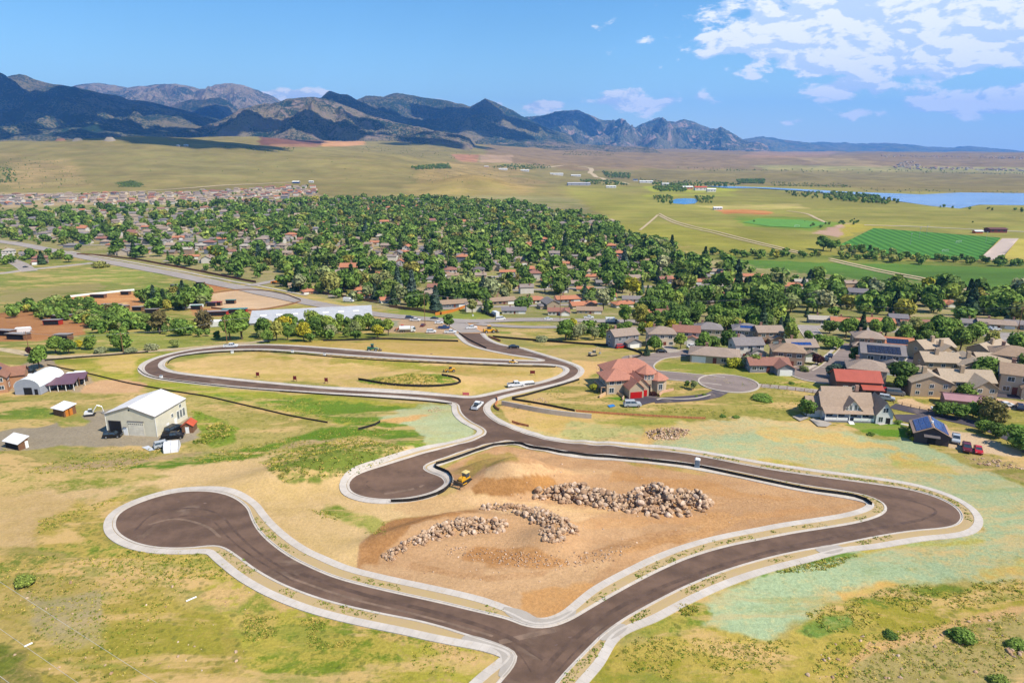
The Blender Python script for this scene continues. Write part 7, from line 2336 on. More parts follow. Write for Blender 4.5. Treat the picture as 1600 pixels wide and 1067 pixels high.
def loader(px, py, deg, label, c='yellow', name='wheel_loader', s=1.0):
    root = empty(name, G(px, py), R(deg), label, 'loader')
    root.scale = (s,) * 3
    MB().prism([(-2.6, .8), (.3, .8), (.3, 1.6), (-2.5, 1.8)], 'y', -.8, .8).build('body', PAINTS[c], root)
    MB().prism([(.3, .9), (1.9, .8), (1.9, 1.2), (.3, 1.4)], 'y', -.6, .6).build('front_frame', PAINTS[c], root)
    MB().prism([(-.9, 1.6), (.4, 1.5), (.3, 3.0), (-.8, 3.0)], 'y', -.7, .7).build('cab', GLASS, root)
    MB().box(-1, .45, -.8, .8, 3.0, 3.12).build('cab_roof', PAINTS[c], root)
    for k in (-1, 1): MB().tube((1.0, k * .5, 1.5), (3.0, k * .5, .7), .14, .12, 6).build('lift_arm', PAINTS[c], root)
    MB().prism([(2.8, .2), (3.9, .1), (3.9, .25), (3.1, .4), (3.1, 1.2), (2.9, 1.2)], 'y', -1.2, 1.2).build('bucket', mat('worn_steel', (.12, .09, .06)), root)
    for x in (-1.7, 1.4):
        for k in (-1, 1):
            o = link('wheel', BIGWHEEL, root); o.location = (x, k * 1.0, .7); o.scale = (1.4, 1.4, 1.4)
    return root
loader(703, 581, 200, 'yellow loader standing in the middle of the grassy loop', s=.72)
loader(583, 548, 5, 'dark green tractor above the upper loop road', 'green', 'tractor', .9)
loader(587, 510, 0, 'yellow loader behind the gravel heap in the yard', s=1.2)
loader(765, 520, 20, 'yellow loader at the right of the site entrance', s=1.2)
loader(628, 517, 180, 'orange-yellow loader left of the white tank truck', 'orange', s=1.0)
excavator(926, 556, 30, PAINTS['tan'], 'small tan excavator on the stony plot behind the villa', .9)
loader(802, 568, 0, 'small yellow roller at the end of the upper loop road', name='road_roller', s=.6)

def tank_truck(px, py, deg, label):
    p = G(px, py)
    root = empty('tank_truck', p, R(deg), label, 'truck')
    MB().tube((-3.6, 0, 2.0), (1.6, 0, 2.0), 1.15, 1.15, 12).build('tank', PAINTS['white'], root)
    MB().prism([(1.9, .6), (4.1, .6), (4.2, 1.6), (3.5, 2.7), (1.9, 2.7)], 'y', -1.1, 1.1).build('cab', PAINTS['white'], root)
    MB().prism([(3.1, 1.7), (4.22, 1.65), (3.62, 2.55), (3.1, 2.55)], 'y', -1.13, 1.13).build('window', GLASS, root)
    MB().box(-3.8, 4, -.5, .5, .6, .95).build('chassis', DARK, root)
    for x in (-2.8, -1.5, 3.1):
        for k in (-1, 1):
            o = link('wheel', BIGWHEEL, root); o.location = (x, k * .95, .5)
    return root
tank_truck(636, 519, 5, 'white tank truck in the construction yard by the trees')

for a in [('pickup', 'white', 361, 543, 8, 'white pickup on the kerb of the loop road, upper left'),
          ('pickup', 'white', 746, 637, 72, 'white pickup driving up through the road junction'),
          ('pickup', 'white', 806, 604, 15, 'white pickup pulling an empty trailer on the loop road'),
          ('sedan', 'black', 803, 544, 5, 'black car at the bend of the entrance road'),
          ('pickup', 'white', 649, 502, -10, 'white pickup at the back of the construction yard'),
          ('suv', 'navy', 640, 498, -5, 'dark blue car left of the white pickup at the yard back'),
          ('sedan', 'maroon', 661, 510, 80, 'dark maroon car alone in the middle of the yard'),
          ('sedan', 'black', 679, 499, 0, 'black car on the main road above the yard'),
          ('sedan', 'white', 686, 506, 5, 'white car right below the main road near the yard tree'),
          ('pickup', 'blue', 694, 514, 0, 'blue pickup parked under the yard tree'),
          ('suv', 'white', 674, 520, 5, 'white car at the yard front, left of the tree'),
          ('pickup', 'white', 704, 521, 0, 'white pickup at the yard front below the tree'),
          ('pickup', 'white', 737, 514, 12, 'white pickup beside the orange barrels at the entrance'),
          ('truck', 'white', 545, 472, -14, 'white box truck on the main road above the riding hall'),
          ('van', 'white', 782, 500, 20, 'white van at the roadside right of the lawn'),
          ('truck', 'white', 773, 494, 120, 'white motorhome beside the orange fence'),
          ('sedan', 'white', 857, 500, 0, 'white car on the main road, left of the big roadside tree'),
          ('pickup', 'white', 920, 498, 0, 'white pickup on the main road in front of the bungalows'),
          ('truck', 'grey', 957, 505, 0, 'grey flatbed truck between the two carriageways'),
          ('pickup', 'red', 1007, 504, 0, 'red pickup at the right end of the main road'),
          ('suv', 'blue', 1040, 500, 20, 'blue car parked in front of the wide brown house'),
          ('suv', 'red', 970, 544, 20, 'bright red car beside the grey meadow-corner house'),
          ('sedan', 'black', 1033, 551, 0, 'black car at the foot of the concrete drive'),
          ('sedan', 'white', 1081, 543, 20, 'white car on the drive behind the round tree'),
          ('sedan', 'navy', 1297, 558, 60, 'dark car at the kerb of the side street, farther one'),
          ('sedan', 'black', 1291, 564, 60, 'black car at the kerb of the side street, nearer one'),
          ('sedan', 'silver', 1585, 533, -20, 'silver car alone on the wide street at the right'),
          ('sedan', 'red', 1537, 622, 20, 'red car at the apartments behind the mauve shed'),
          ('suv', 'silver', 1542, 614, 20, 'silver car behind the red one at the apartments'),
          ('sedan', 'tan', 1551, 632, 0, 'tan car leftmost in the sandy parking row'),
          ('sedan', 'navy', 1562, 634, 90, 'navy car in the sandy parking row'),
          ('sedan', 'white', 1572, 635, 0, 'white car in the sandy parking row'),
          ('suv', 'navy', 1593, 639, 60, 'dark car at the shaded right end of the sandy parking row'),
          ('sedan', 'white', 1372, 513, 0, 'white car in front of the orange-roofed bungalow'),
          ('sedan', 'silver', 1548, 515, 0, 'silver car before the long beige bungalow'),
          ('sedan', 'white', 1556, 516, 0, 'white car before the long beige bungalow'),
          ('sedan', 'white', 1537, 563, 30, 'white car on the curved apartment drive'),
          ('sedan', 'black', 40, 418, 60, 'dark car on the left residential street')]:
    park(*a)
trailer(822, 601, 15, 5.5, 2, .9, PAINTS['grey'], 'low empty flatbed trailer hitched to the white pickup', 'flatbed_trailer')
def toilet(px, py):
    root = empty('portable_toilet', G(px, py), -.3, 'grey portable toilet standing against the silt fence of the upper road', 'portable toilet')
    MB().box(-.6, .6, -.6, .6, 0, 2.1).build('body', mat('toilet_grey', alb((150, 166, 180)), .5), root)
    MB().prism([(-.65, 2.1), (.65, 2.1), (.45, 2.35), (-.45, 2.35)], 'y', -.65, .65).build('roof', WHITE, root)
    MB().box(-.4, .4, -.64, -.6, .1, 1.95).build('door', mat('toilet_door', alb((120, 140, 160)), .5), root)
    MB().box(.2, .32, -.68, -.63, .95, 1.1).build('door_handle', DARK, root)
    MB().tube((.4, .4, 2.2), (.4, .4, 2.8), .06, .06, 6).build('vent_pipe', DARK, root)
toilet(1089, 730)
def board(px, py, w_, h_, m, label, name='site_sign'):
    root = empty(name, G(px, py), 0, label, 'sign')
    for x in (-w_ / 2, w_ / 2):
        MB().box(x - .06, x + .06, -.06, .06, -.2, h_).build('post', WOOD, root)
    MB().box(-w_ / 2 - .05, w_ / 2 + .05, -.1, -.06, h_ * .35, h_).build('board', m, root)
DRED = mat('dark_red_board', alb((120, 40, 44)), .6)
board(403, 590, 1.0, 2.0, DRED, 'dark red marker board in the loop, leftmost of three')
board(461, 596, 1.0, 2.0, DRED, 'dark red marker board in the loop, middle of three')
board(510, 599, 1.0, 2.0, DRED, 'dark red marker board in the loop, rightmost of three')
board(832, 586, 1.6, 1.7, DRED, 'dark red board at the right end of the loop grass')
for px, py, lab in ((457, 551, 'small white box at the loop kerb, left one'), (507, 556, 'small white box at the loop kerb, right one'), (363, 552, 'small white box at the upper left of the loop'), (252, 591, 'small white box at the outer loop kerb'), (739, 494, 'white cabinet on the green lawn')):
    root = empty('utility_box', G(px, py), 0, lab, 'utility box')
    MB().box(-.45, .45, -.35, .35, 0, 1.0).build('body', WHITE, root)
    MB().box(-.5, .5, -.4, .4, 1.0, 1.08).build('lid', METAL, root)
# white streaks of pipe lying in the lower-left grass
for a, b, lab in (((291, 940), (307, 933), 'pale plank lying in the grass right of the lower-left field'), ((38, 1011), (51, 1005), 'white pipe lying in the grass at the lower left')):
    A, B = G(*a), G(*b)
    tag(MB().tube(A + Vector((0, 0, .15)), B + Vector((0, 0, .15)), .14, .14, 8).build('pipe', WHITE, None), lab, 'pipe')

# manhole covers in the new streets
IRON = mat('cast_iron', (.13, .09, .08), .6, .2, 3)
COL_ = mat('cover_collar', alb((146, 118, 102)), .9, .2, 2)
for px, py, w_ in [(281, 783, 'leftmost one'), (322, 785, 'upper one'), (492, 903, 'middle of the left arm'), (716, 951, 'near the junction, left'), (868, 1006, 'reddish'), (890, 994, 'small'), (941, 947, 'right of the corner ramp'), (1040, 899, 'on the right arm'), (1171, 857, 'far along the right arm'),
                   (835, 1034, 'red painted'), (1370, 770, 'in the right bend'), (1020, 712, 'upper road middle'), (760, 700, 'below the junction'), (674, 553, 'loop upper road'), (582, 612, 'loop lower road'), (400, 603, 'loop lower left'), (240, 573, 'loop left bend')]:
    p = G(px, py)
    root = empty('manhole_cover', p + Vector((0, 0, .05)), 0, 'round manhole cover in the asphalt, %s' % w_, 'manhole cover')
    MB().tube((0, 0, -.02), (0, 0, .012), .55, .55, 16).build('collar', COL_, root)
    MB().tube((0, 0, -.02), (0, 0, .022), .34, .34, 14).build('lid', IRON, root)

# ---------------------------------------------------------------- poles and lines
def pole(px, py, h, label, name='utility_pole'):
    p = G(px, py)
    root = empty(name, p, .3, label, 'utility pole')
    MB().tube((0, 0, -.5), (0, 0, h), .17, .12, 7).build('post', WOOD, root)
    MB().box(-1.3, 1.3, -.06, .06, h - .9, h - .75).build('crossarm', WOOD, root)
    for x in (-1.15, 0, 1.15): MB().tube((x, 0, h - .75), (x, 0, h - .5), .05, .04, 5).build('insulator', WHITE, root)
    return p + Vector((0, 0, h - .5))
tops = [pole(47, 556, 10, 'wooden utility pole beside the reddish tree at the left lane'), pole(193, 551, 8.5, 'wooden utility pole right of the silver bushes'),
        pole(355, 537, 11, 'wooden utility pole at the left of the big tree cluster'), pole(664, 506, 17, 'tall wooden utility pole beside the main road yard'), pole(875, 501, 15, 'wooden utility pole left of the bungalows'),
        pole(1206, 498, 13, 'wooden utility pole behind the cross street'), pole(1590, 520, 13, 'wooden utility pole near the right photo edge')]
WIRE = mat('wire', (.25, .25, .25), .5)
def wire(a, b, sag, r, label, m=WIRE, name='power_line'):
    n = 16
    mb = MB()
    pts_ = [Vector(a).lerp(Vector(b), t) - Vector((0, 0, sag * 4 * t * (1 - t))) for t in np.linspace(0, 1, n)]
    for p, q in zip(pts_[:-1], pts_[1:]): mb.tube(p, q, r, r, 4)
    return tag(mb.build(name, m), label, 'power line')
names = ['left lane', 'silver bushes', 'big tree cluster', 'construction yard', 'bungalows', 'cross street']
for i in range(6):
    wire(tops[i], tops[i + 1], 1.2 if i < 3 else 3, .05, 'thin overhead wire running right from the pole at the %s' % names[i])
def ray(px, py, d):
    a, b = (px - CX) / F, (CY - py) / F
    v = Vector((a, CP + b * SP, -SP + b * CP))
    return Vector((0, 0, CAMZ)) + v * d
LW = mat('bright_wire', (.42, .40, .36), .5)
wire(ray(-260, 735, 110), ray(330, 1120, 84), .5, .024, 'bright overhead wire crossing the lower-left field, upper one', LW)
wire(ray(-260, 795, 110), ray(230, 1140, 84), .5, .024, 'bright overhead wire crossing the lower-left field, second one', LW)
wire(ray(-60, 1010, 84), ray(60, 1100, 78), .1, .03, 'bright overhead wire at the very bottom left corner', LW)

# soccer goals and light masts
def goal(px, py, deg, label):
    root = empty('soccer_goal', G(px, py) + Vector((0, 0, .5)), R(deg), label, 'goal')
    f = MB()
    for x in (-3.6, 3.6):
        f.tube((x, 0, 0), (x, 0, 2.4), .1, .1, 6); f.tube((x, 0, 2.4), (x, 1.6, 0), .08, .08, 6)
    f.tube((-3.6, 0, 2.4), (3.6, 0, 2.4), .1, .1, 6); f.tube((-3.6, 1.6, 0), (3.6, 1.6, 0), .08, .08, 6)
    f.build('frame', WHITE, root)
    g = MB()
    for k in range(13):
        x = -3.6 + k * .6
        g.tube((x, 0, 2.4), (x, 1.6, 0), .03, .03, 3)
    g.build('net', WHITE, root)
goal(1477, 394, 0, 'white soccer goal on the striped field, nearer one'); goal(1498, 380, 10, 'white soccer goal on the striped field, farther one')
goal(1245, 355, 0, 'white soccer goal on the small green field')
for px, py, lab in ((1422, 383, 'left'), (1436, 373, 'middle left'), (1447, 369, 'middle'), (1540, 380, 'right')):
    root = empty('light_mast', G(px, py), 0, 'slim floodlight mast on the sports field, the %s one' % lab, 'mast')
    MB().tube((0, 0, 0), (0, 0, 14), .18, .12, 6).build('post', METAL, root)
    MB().box(-1, 1, -.2, .2, 13.6, 14.2).build('lamp_head', METAL, root)

# ---------------------------------------------------------------- buildings far out on the plain
def far_block(px, py, L, dp, h, m, label, roof=None, cat='building', deg=0, name='far_building'):
    p = G(px, py)
    root = empty(name, p, R(deg), label, cat)
    mb = MB(); gable_wall(mb, -L / 2, L / 2, 0, dp, h, h * .3, 'x', z0=-3); mb.build('wall', m, root)
    mb = MB(); gable_roof(mb, -L / 2, L / 2, 0, dp, h, h * .3, 'x', 1, .4); mb.build('roof', roof or WHITE, root)
    for k in range(3): put('window', fitting('pane', 3, 2), root, -L / 3 + k * L / 3, 0, h * .4)
    return root
WL = wallm((236, 232, 228)); RDW = wallm((216, 150, 120))
for a in [(870, 274, 60, 30, 7, WL, 'long white hall on the far plain left of the curved road'), (900, 276, 46, 24, 6, WL, 'white hall right of the long one on the far plain'), (905, 290, 80, 50, 7, wallm((190, 190, 196)), 'pale grey flat hall nearer on the plain', wallm((200, 200, 208))),
          (993, 283, 20, 14, 6, WL, 'white building with blue roof beside the far tree rows', PAINTS['blue']), (1010, 286, 50, 14, 6, WL, 'long pale building among the far tree rows'), (955, 294, 30, 14, 5, WL, 'low white sheds at the far road bend'),
          (1040, 290, 22, 12, 6, WL, 'small white building right of the far tree rows'), (1095, 298, 34, 18, 9, WL, 'white building with bright orange roof above the pond', mat('orange_roof', (0.5, .12, .05))), (1075, 296, 30, 14, 7, RDW, 'orange-walled building left of the bright orange roof'),
          (1112, 300, 24, 14, 7, WL, 'white building right of the bright orange roof'), (1122, 328, 16, 8, 4, WL, 'small white shed by the orange earth heap'), (786, 266, 40, 14, 6, WL, 'row of pale sheds beside the red field'), (820, 268, 40, 14, 6, WL, 'second pale shed row right of the first'), (760, 262, 20, 10, 5, RDW, 'reddish shed at the foot of the red field'),
          (462, 287, 18, 10, 5, PAINTS['blue'], 'blue-walled shed alone at the foot of the hill'), (486, 286, 12, 9, 4, WL, 'tiny white house right of the blue shed at the hill foot'), (290, 229, 14, 10, 5, WL, 'white house on the hill crest'), (278, 229, 10, 8, 4, WL, 'smaller white house left of the one on the hill crest'),
          (1560, 364, 24, 14, 5, wallm((130, 70, 60)), 'dark red pavilion at the head of the car park', roofm((120, 80, 76))), (1530, 365, 10, 8, 3, PAINTS['orange'], 'small orange shed left of the red pavilion')]:
    far_block(*a)
# cement works on the skyline
root = empty('cement_works', G(56, 217), 0, 'group of white silos and towers below the dark mountain', 'factory')
for x, r_, h in ((-40, 13, 48), (-14, 11, 40)):
    mb = MB().tube((x, 0, -10), (x, 0, h), r_, r_, 12); mb.build('silo', WL, root)
MB().box(8, 20, 0, 12, -8, 26).build('wall', WL, root); MB().box(46, 56, 0, 10, -8, 46).build('tower', WL, root)
MB().prism([(8, 20), (50, 8), (50, 12), (8, 26)], 'y', 2, 8).build('conveyor', WL, root)
for (x, px, hh_) in ((0, 95, 9), (0, 172, 13), (0, 122, 10)):
    p = G(px, 220)
    o = MB()
    n = 10
    ring = [(math.cos(2 * math.pi * k / n), math.sin(2 * math.pi * k / n)) for k in range(n)]
    for k in range(n):
        a, b = ring[k], ring[(k + 1) % n]
        o.poly([(a[0] * 32, a[1] * 20, -8), (b[0] * 32, b[1] * 20, -8), (b[0] * 12, b[1] * 6, hh_), (a[0] * 12, a[1] * 6, hh_)])
    o.poly([(c[0] * 12, c[1] * 6, hh_) for c in ring])
    ob_ = o.build('gravel_heap', mat('heap_%d' % px, alb((160, 148, 132) if px != 95 else (160, 118, 94)), .9), None, True)
    ob_.location = p
    tag(ob_, {95: 'reddish cone of gravel right of the white silos', 172: 'pale cone of gravel on the hill skyline', 122: 'wide grey gravel heap between the two cones'}[px], 'heap')
print('things', round(time.time() - T0, 1))

# ---------------------------------------------------------------- the suburb
TOWN = [(-60, 346), (60, 332), (200, 324), (400, 319), (520, 313), (640, 311), (800, 319), (900, 336), (955, 350), (975, 372), (1060, 394), (1110, 416), (1200, 432), (1330, 446), (1460, 456), (1680, 474), (1680, 507), (1450, 505), (1230, 499), (1100, 505), (1000, 495), (760, 492), (620, 482), (500, 464), (400, 441), (300, 420), (200, 402), (100, 388), (-60, 364)]
SUBD = [(-80, 309), (60, 305), (240, 304), (350, 298), (440, 291), (492, 292), (498, 302), (420, 317), (200, 324), (-80, 345)]
def in_px(poly, x, y):
    u_, v_ = to_px(x, y, height(x, y))
    return inpoly(poly, u_, v_)


def near_placed(x, y, extra=0.0):
    return any((x - a) ** 2 + (y - b) ** 2 < (r + extra) ** 2 for a, b, r in PLACED)


# road corridors the houses keep clear of
def corridor(pl):
    return resample(gpts(pl), 10)[0]
CORR = np.concatenate([corridor([(-60, 372), (30, 380), (110, 398), (200, 415), (300, 434), (400, 455), (500, 476), (560, 488), (620, 495), (680, 500), (740, 503), (800, 500), (1003, 503)]),
                       corridor([(390, 447), (450, 436), (540, 418)]), corridor([(1226, 511), (1400, 517), (1640, 526)]), corridor([(744, 507), (1010, 514)])])
SITES = [(x, y) for x, y, r in PLACED]
house_c = []
rs_ = np.random.RandomState(11)
streets = []
row = 0
yy = 440.0
while yy < 1750:
    xs_ = np.arange(-1000, 1150, 12.0)
    ys_ = yy + 26 * np.sin(xs_ / 170 + row * .8) + xs_ * .10
    ins = in_px(TOWN, xs_, ys_)
    run = []
    for x, y, k in zip(xs_, ys_, ins):
        if k and np.min(np.hypot(CORR[:, 0] - x, CORR[:, 1] - y)) > 22:
            run.append((x, y))
        else:
            if len(run) > 8: streets.append(run)
            run = []
    if len(run) > 8: streets.append(run)
    row += 1
    yy += 64 + yy * .012
STP = []
for run in streets:
    P = np.array(run)
    STP.append(P)
    st(band('road', P, np.linspace(-4, 4, 3), [.25] * 3, A_OLD))
    d = 0
    for k in range(1, len(P) - 1):
        tx, ty = P[k + 1] - P[k - 1]
        a = math.atan2(ty, tx)
        if k % 2: continue
        for side in (1, -1):
            if rs_.rand() < (.10 if P[k][1] < 800 else .2): continue
            off = rs_.uniform(14, 18)
            x, y = P[k][0] - math.sin(a) * off * side + rs_.uniform(-2, 2), P[k][1] + math.cos(a) * off * side
            if near_placed(x, y, 10) or np.min(np.hypot(CORR[:, 0] - x, CORR[:, 1] - y)) < 20: continue
            house_c.append((x, y, a + (0 if side > 0 else math.pi) + rs_.uniform(-.08, .08), 'suburb'))
ALLST = np.concatenate(STP)
# newer tract at the foot of the hill
for yy in np.arange(1440, 2020, 42):
    for xx in np.arange(-1900, -300, 21.0):
        x, y = xx + rs_.uniform(-3, 3), yy + 10 * math.sin(xx / 120) + rs_.uniform(-3, 3)
        if rs_.rand() < .14: continue
        house_c.append((x, y, rs_.uniform(-.3, .3) + (math.pi if rs_.rand() < .4 else 0), 'tract'))
house_c = np.array([(x, y, a, 1 if k == 'tract' else 0) for x, y, a, k in house_c])
keep = np.where(house_c[:, 3] == 1, in_px(SUBD, house_c[:, 0], house_c[:, 1]), in_px(TOWN, house_c[:, 0], house_c[:, 1]))
house_c = house_c[keep]
for poly, n in (([(1375, 243), (1640, 246), (1640, 249.5), (1375, 245)], 130), ([(1395, 262), (1410, 252), (1425, 252), (1440, 261), (1640, 266), (1640, 269), (1400, 264)], 130), ([(900, 345), (958, 350), (962, 358), (925, 362)], 26)):
    P = np.array(poly, float)
    q = rs_.uniform(P.min(0), P.max(0), (n * 4, 2))
    q = q[inpoly(poly, q[:, 0], q[:, 1])][:n]
    g = ground(q[:, 0], q[:, 1])
    house_c = np.concatenate([house_c, np.column_stack([g[:, :2], rs_.rand(len(g)) * 3, np.ones(len(g))])])
house_c = house_c[np.argsort(np.hypot(house_c[:, 0], house_c[:, 1]))]
print('houses', len(house_c))
KINDS_ = ['ranch', 'ranch', 'ranch_hip', 'ell', 'two', 'two_hip', 'front_gable']
combos = [(KINDS_[i % 7], [0, 4, 6, 3, 9, 5, 7, 0, 6, 4, 2, 1, 8][i % 13], [2, 0, 7, 4, 1, 2, 5, 9, 3, 2, 8][i % 11]) for i in range(44)]
NI = 225
farV, farF, farM = [], [], []
FARM = [wallm(WALLS[0]), wallm(WALLS[2]), wallm(WALLS[4]), wallm(WALLS[7])] + [roofm(ROOFS[k]) for k in (0, 1, 4, 5, 6, 2, 3)]
for i, (x, y, a, tr) in enumerate(house_c):
    z = H(x, y)
    PLACED.append((x, y, 8.5))
    if i < NI and not tr:
        k_, rc, wc = combos[rnd.randrange(44)]
        r = suburb_house(k_, rc, wc, False)
        s = rnd.uniform(.85, 1.08)
        r.location = (x, y, z + .1); r.rotation_euler = (0, 0, a); r.scale = (s, s, s)
        r['category'] = 'house'
        LATER.append((r, '%s %s with %s roof' % (WALL_W[wc], {'ranch': 'bungalow', 'ranch_hip': 'hip-roofed bungalow', 'ell': 'ell-shaped house', 'two': 'two-storey house', 'two_hip': 'tall hip-roofed house', 'front_gable': 'gable-fronted house'}[k_], ROOF_W[rc]), 'house', 'houses among the suburb trees'))
    else:
        L, D_, h = rnd.uniform(11, 16), rnd.uniform(8, 10), rnd.choice([2.8, 2.8, 5.4]) if not tr else rnd.choice([5.2, 5.6, 3.2])
        rise = rnd.uniform(1.5, 2.4)
        mb = MB()
        rm = 4 + (rnd.choice([0, 1, 2, 3, 4, 4, 5, 6]) if not tr else rnd.choice([0, 0, 1, 3, 3, 5, 2, 0]))
        wm_ = rnd.choice([0, 1, 1, 2, 3])
        if rnd.random() < .5:
            mb.prism([(-D_ / 2, -1), (D_ / 2, -1), (D_ / 2, h), (0, h + rise), (-D_ / 2, h)], 'x', -L / 2, L / 2, wm_)
            gable_roof(mb, -L / 2, L / 2, -D_ / 2, D_ / 2, h, rise, 'x', .6, .3, rm)
        else:
            mb.box(-L / 2, L / 2, -D_ / 2, D_ / 2, -1, h, wm_)
            hip_roof(mb, -L / 2, L / 2, -D_ / 2, D_ / 2, h, rise, .7, .3, rm)
        if tr or rnd.random() < .5:
            q = rnd.choice([-1, 1])
            mb.prism([(q * L * .22 - 3, -1), (q * L * .22 + 3, -1), (q * L * .22 + 3, 2.9), (q * L * .22, 4.4), (q * L * .22 - 3, 2.9)], 'y', -D_ / 2 - 3, -D_ / 2 + 2, wm_)
            gable_roof(mb, q * L * .22 - 3, q * L * .22 + 3, -D_ / 2 - 3, -D_ / 2 + 2, 2.9, 1.5, 'y', .4, .3, rm)
        M = Matrix.Translation((x, y, z)) @ Matrix.Rotation(a, 4, 'Z')
        b0 = len(farV)
        farV += [tuple(M @ Vector(v)) for v in mb.v]
        farF += [tuple(b0 + q for q in f) for f in mb.f]
        farM += mb.m
me = bpy.data.meshes.new('far_houses')
me.from_pydata(farV, [], farF)
for m in FARM: me.materials.append(m)
me.polygons.foreach_set('material_index', farM)
tag(link('far_houses', me), kind='stuff')

# ---------------------------------------------------------------- trees
HG = {}
for (a, b, r) in PLACED:
    HG.setdefault((int(a // 20), int(b // 20)), []).append((a, b, r))
def blocked(x, y, k=.85):
    i, j = int(x // 20), int(y // 20)
    for p in (-1, 0, 1):
        for q in (-1, 0, 1):
            for (a, b, r) in HG.get((i + p, j + q), ()):
                if (x - a) ** 2 + (y - b) ** 2 < (r * k) ** 2: return True
    return False


def fill(poly, spacing, seed, ymax=99999):
    """scattered points inside a photo polygon laid on the ground"""
    g = ground(*np.array(poly, float).T)
    r = np.random.RandomState(seed)
    x0, x1, y0, y1 = g[:, 0].min() - 5, g[:, 0].max() + 5, g[:, 1].min() - 5, min(ymax, g[:, 1].max() + 5)
    gx, gy = np.meshgrid(np.arange(x0, x1, spacing), np.arange(y0, y1, spacing))
    gx = gx.ravel() + r.uniform(-.5, .5, gx.size) * spacing
    gy = gy.ravel() + r.uniform(-.5, .5, gy.size) * spacing
    k = in_px(poly, gx, gy)
    return np.column_stack([gx[k], gy[k]])


trees = []      # x, y, h, kind, mat, width
def px_tree(px, py, hpx, kind='round', m=None, wide=1.0, detail='hi', label=None, name=None, cat='tree', words=None, group=None):
    p = G(px, py)
    zc = p.y * CP - (p.z - CAMZ) * SP
    dep = math.atan2(CAMZ - p.z, math.hypot(p.x, p.y))
    h = hpx * zc / F / math.cos(dep)
    t = tree(p.x, p.y, h, kind, m, detail, words, label, group, name, cat, wide)
    return t


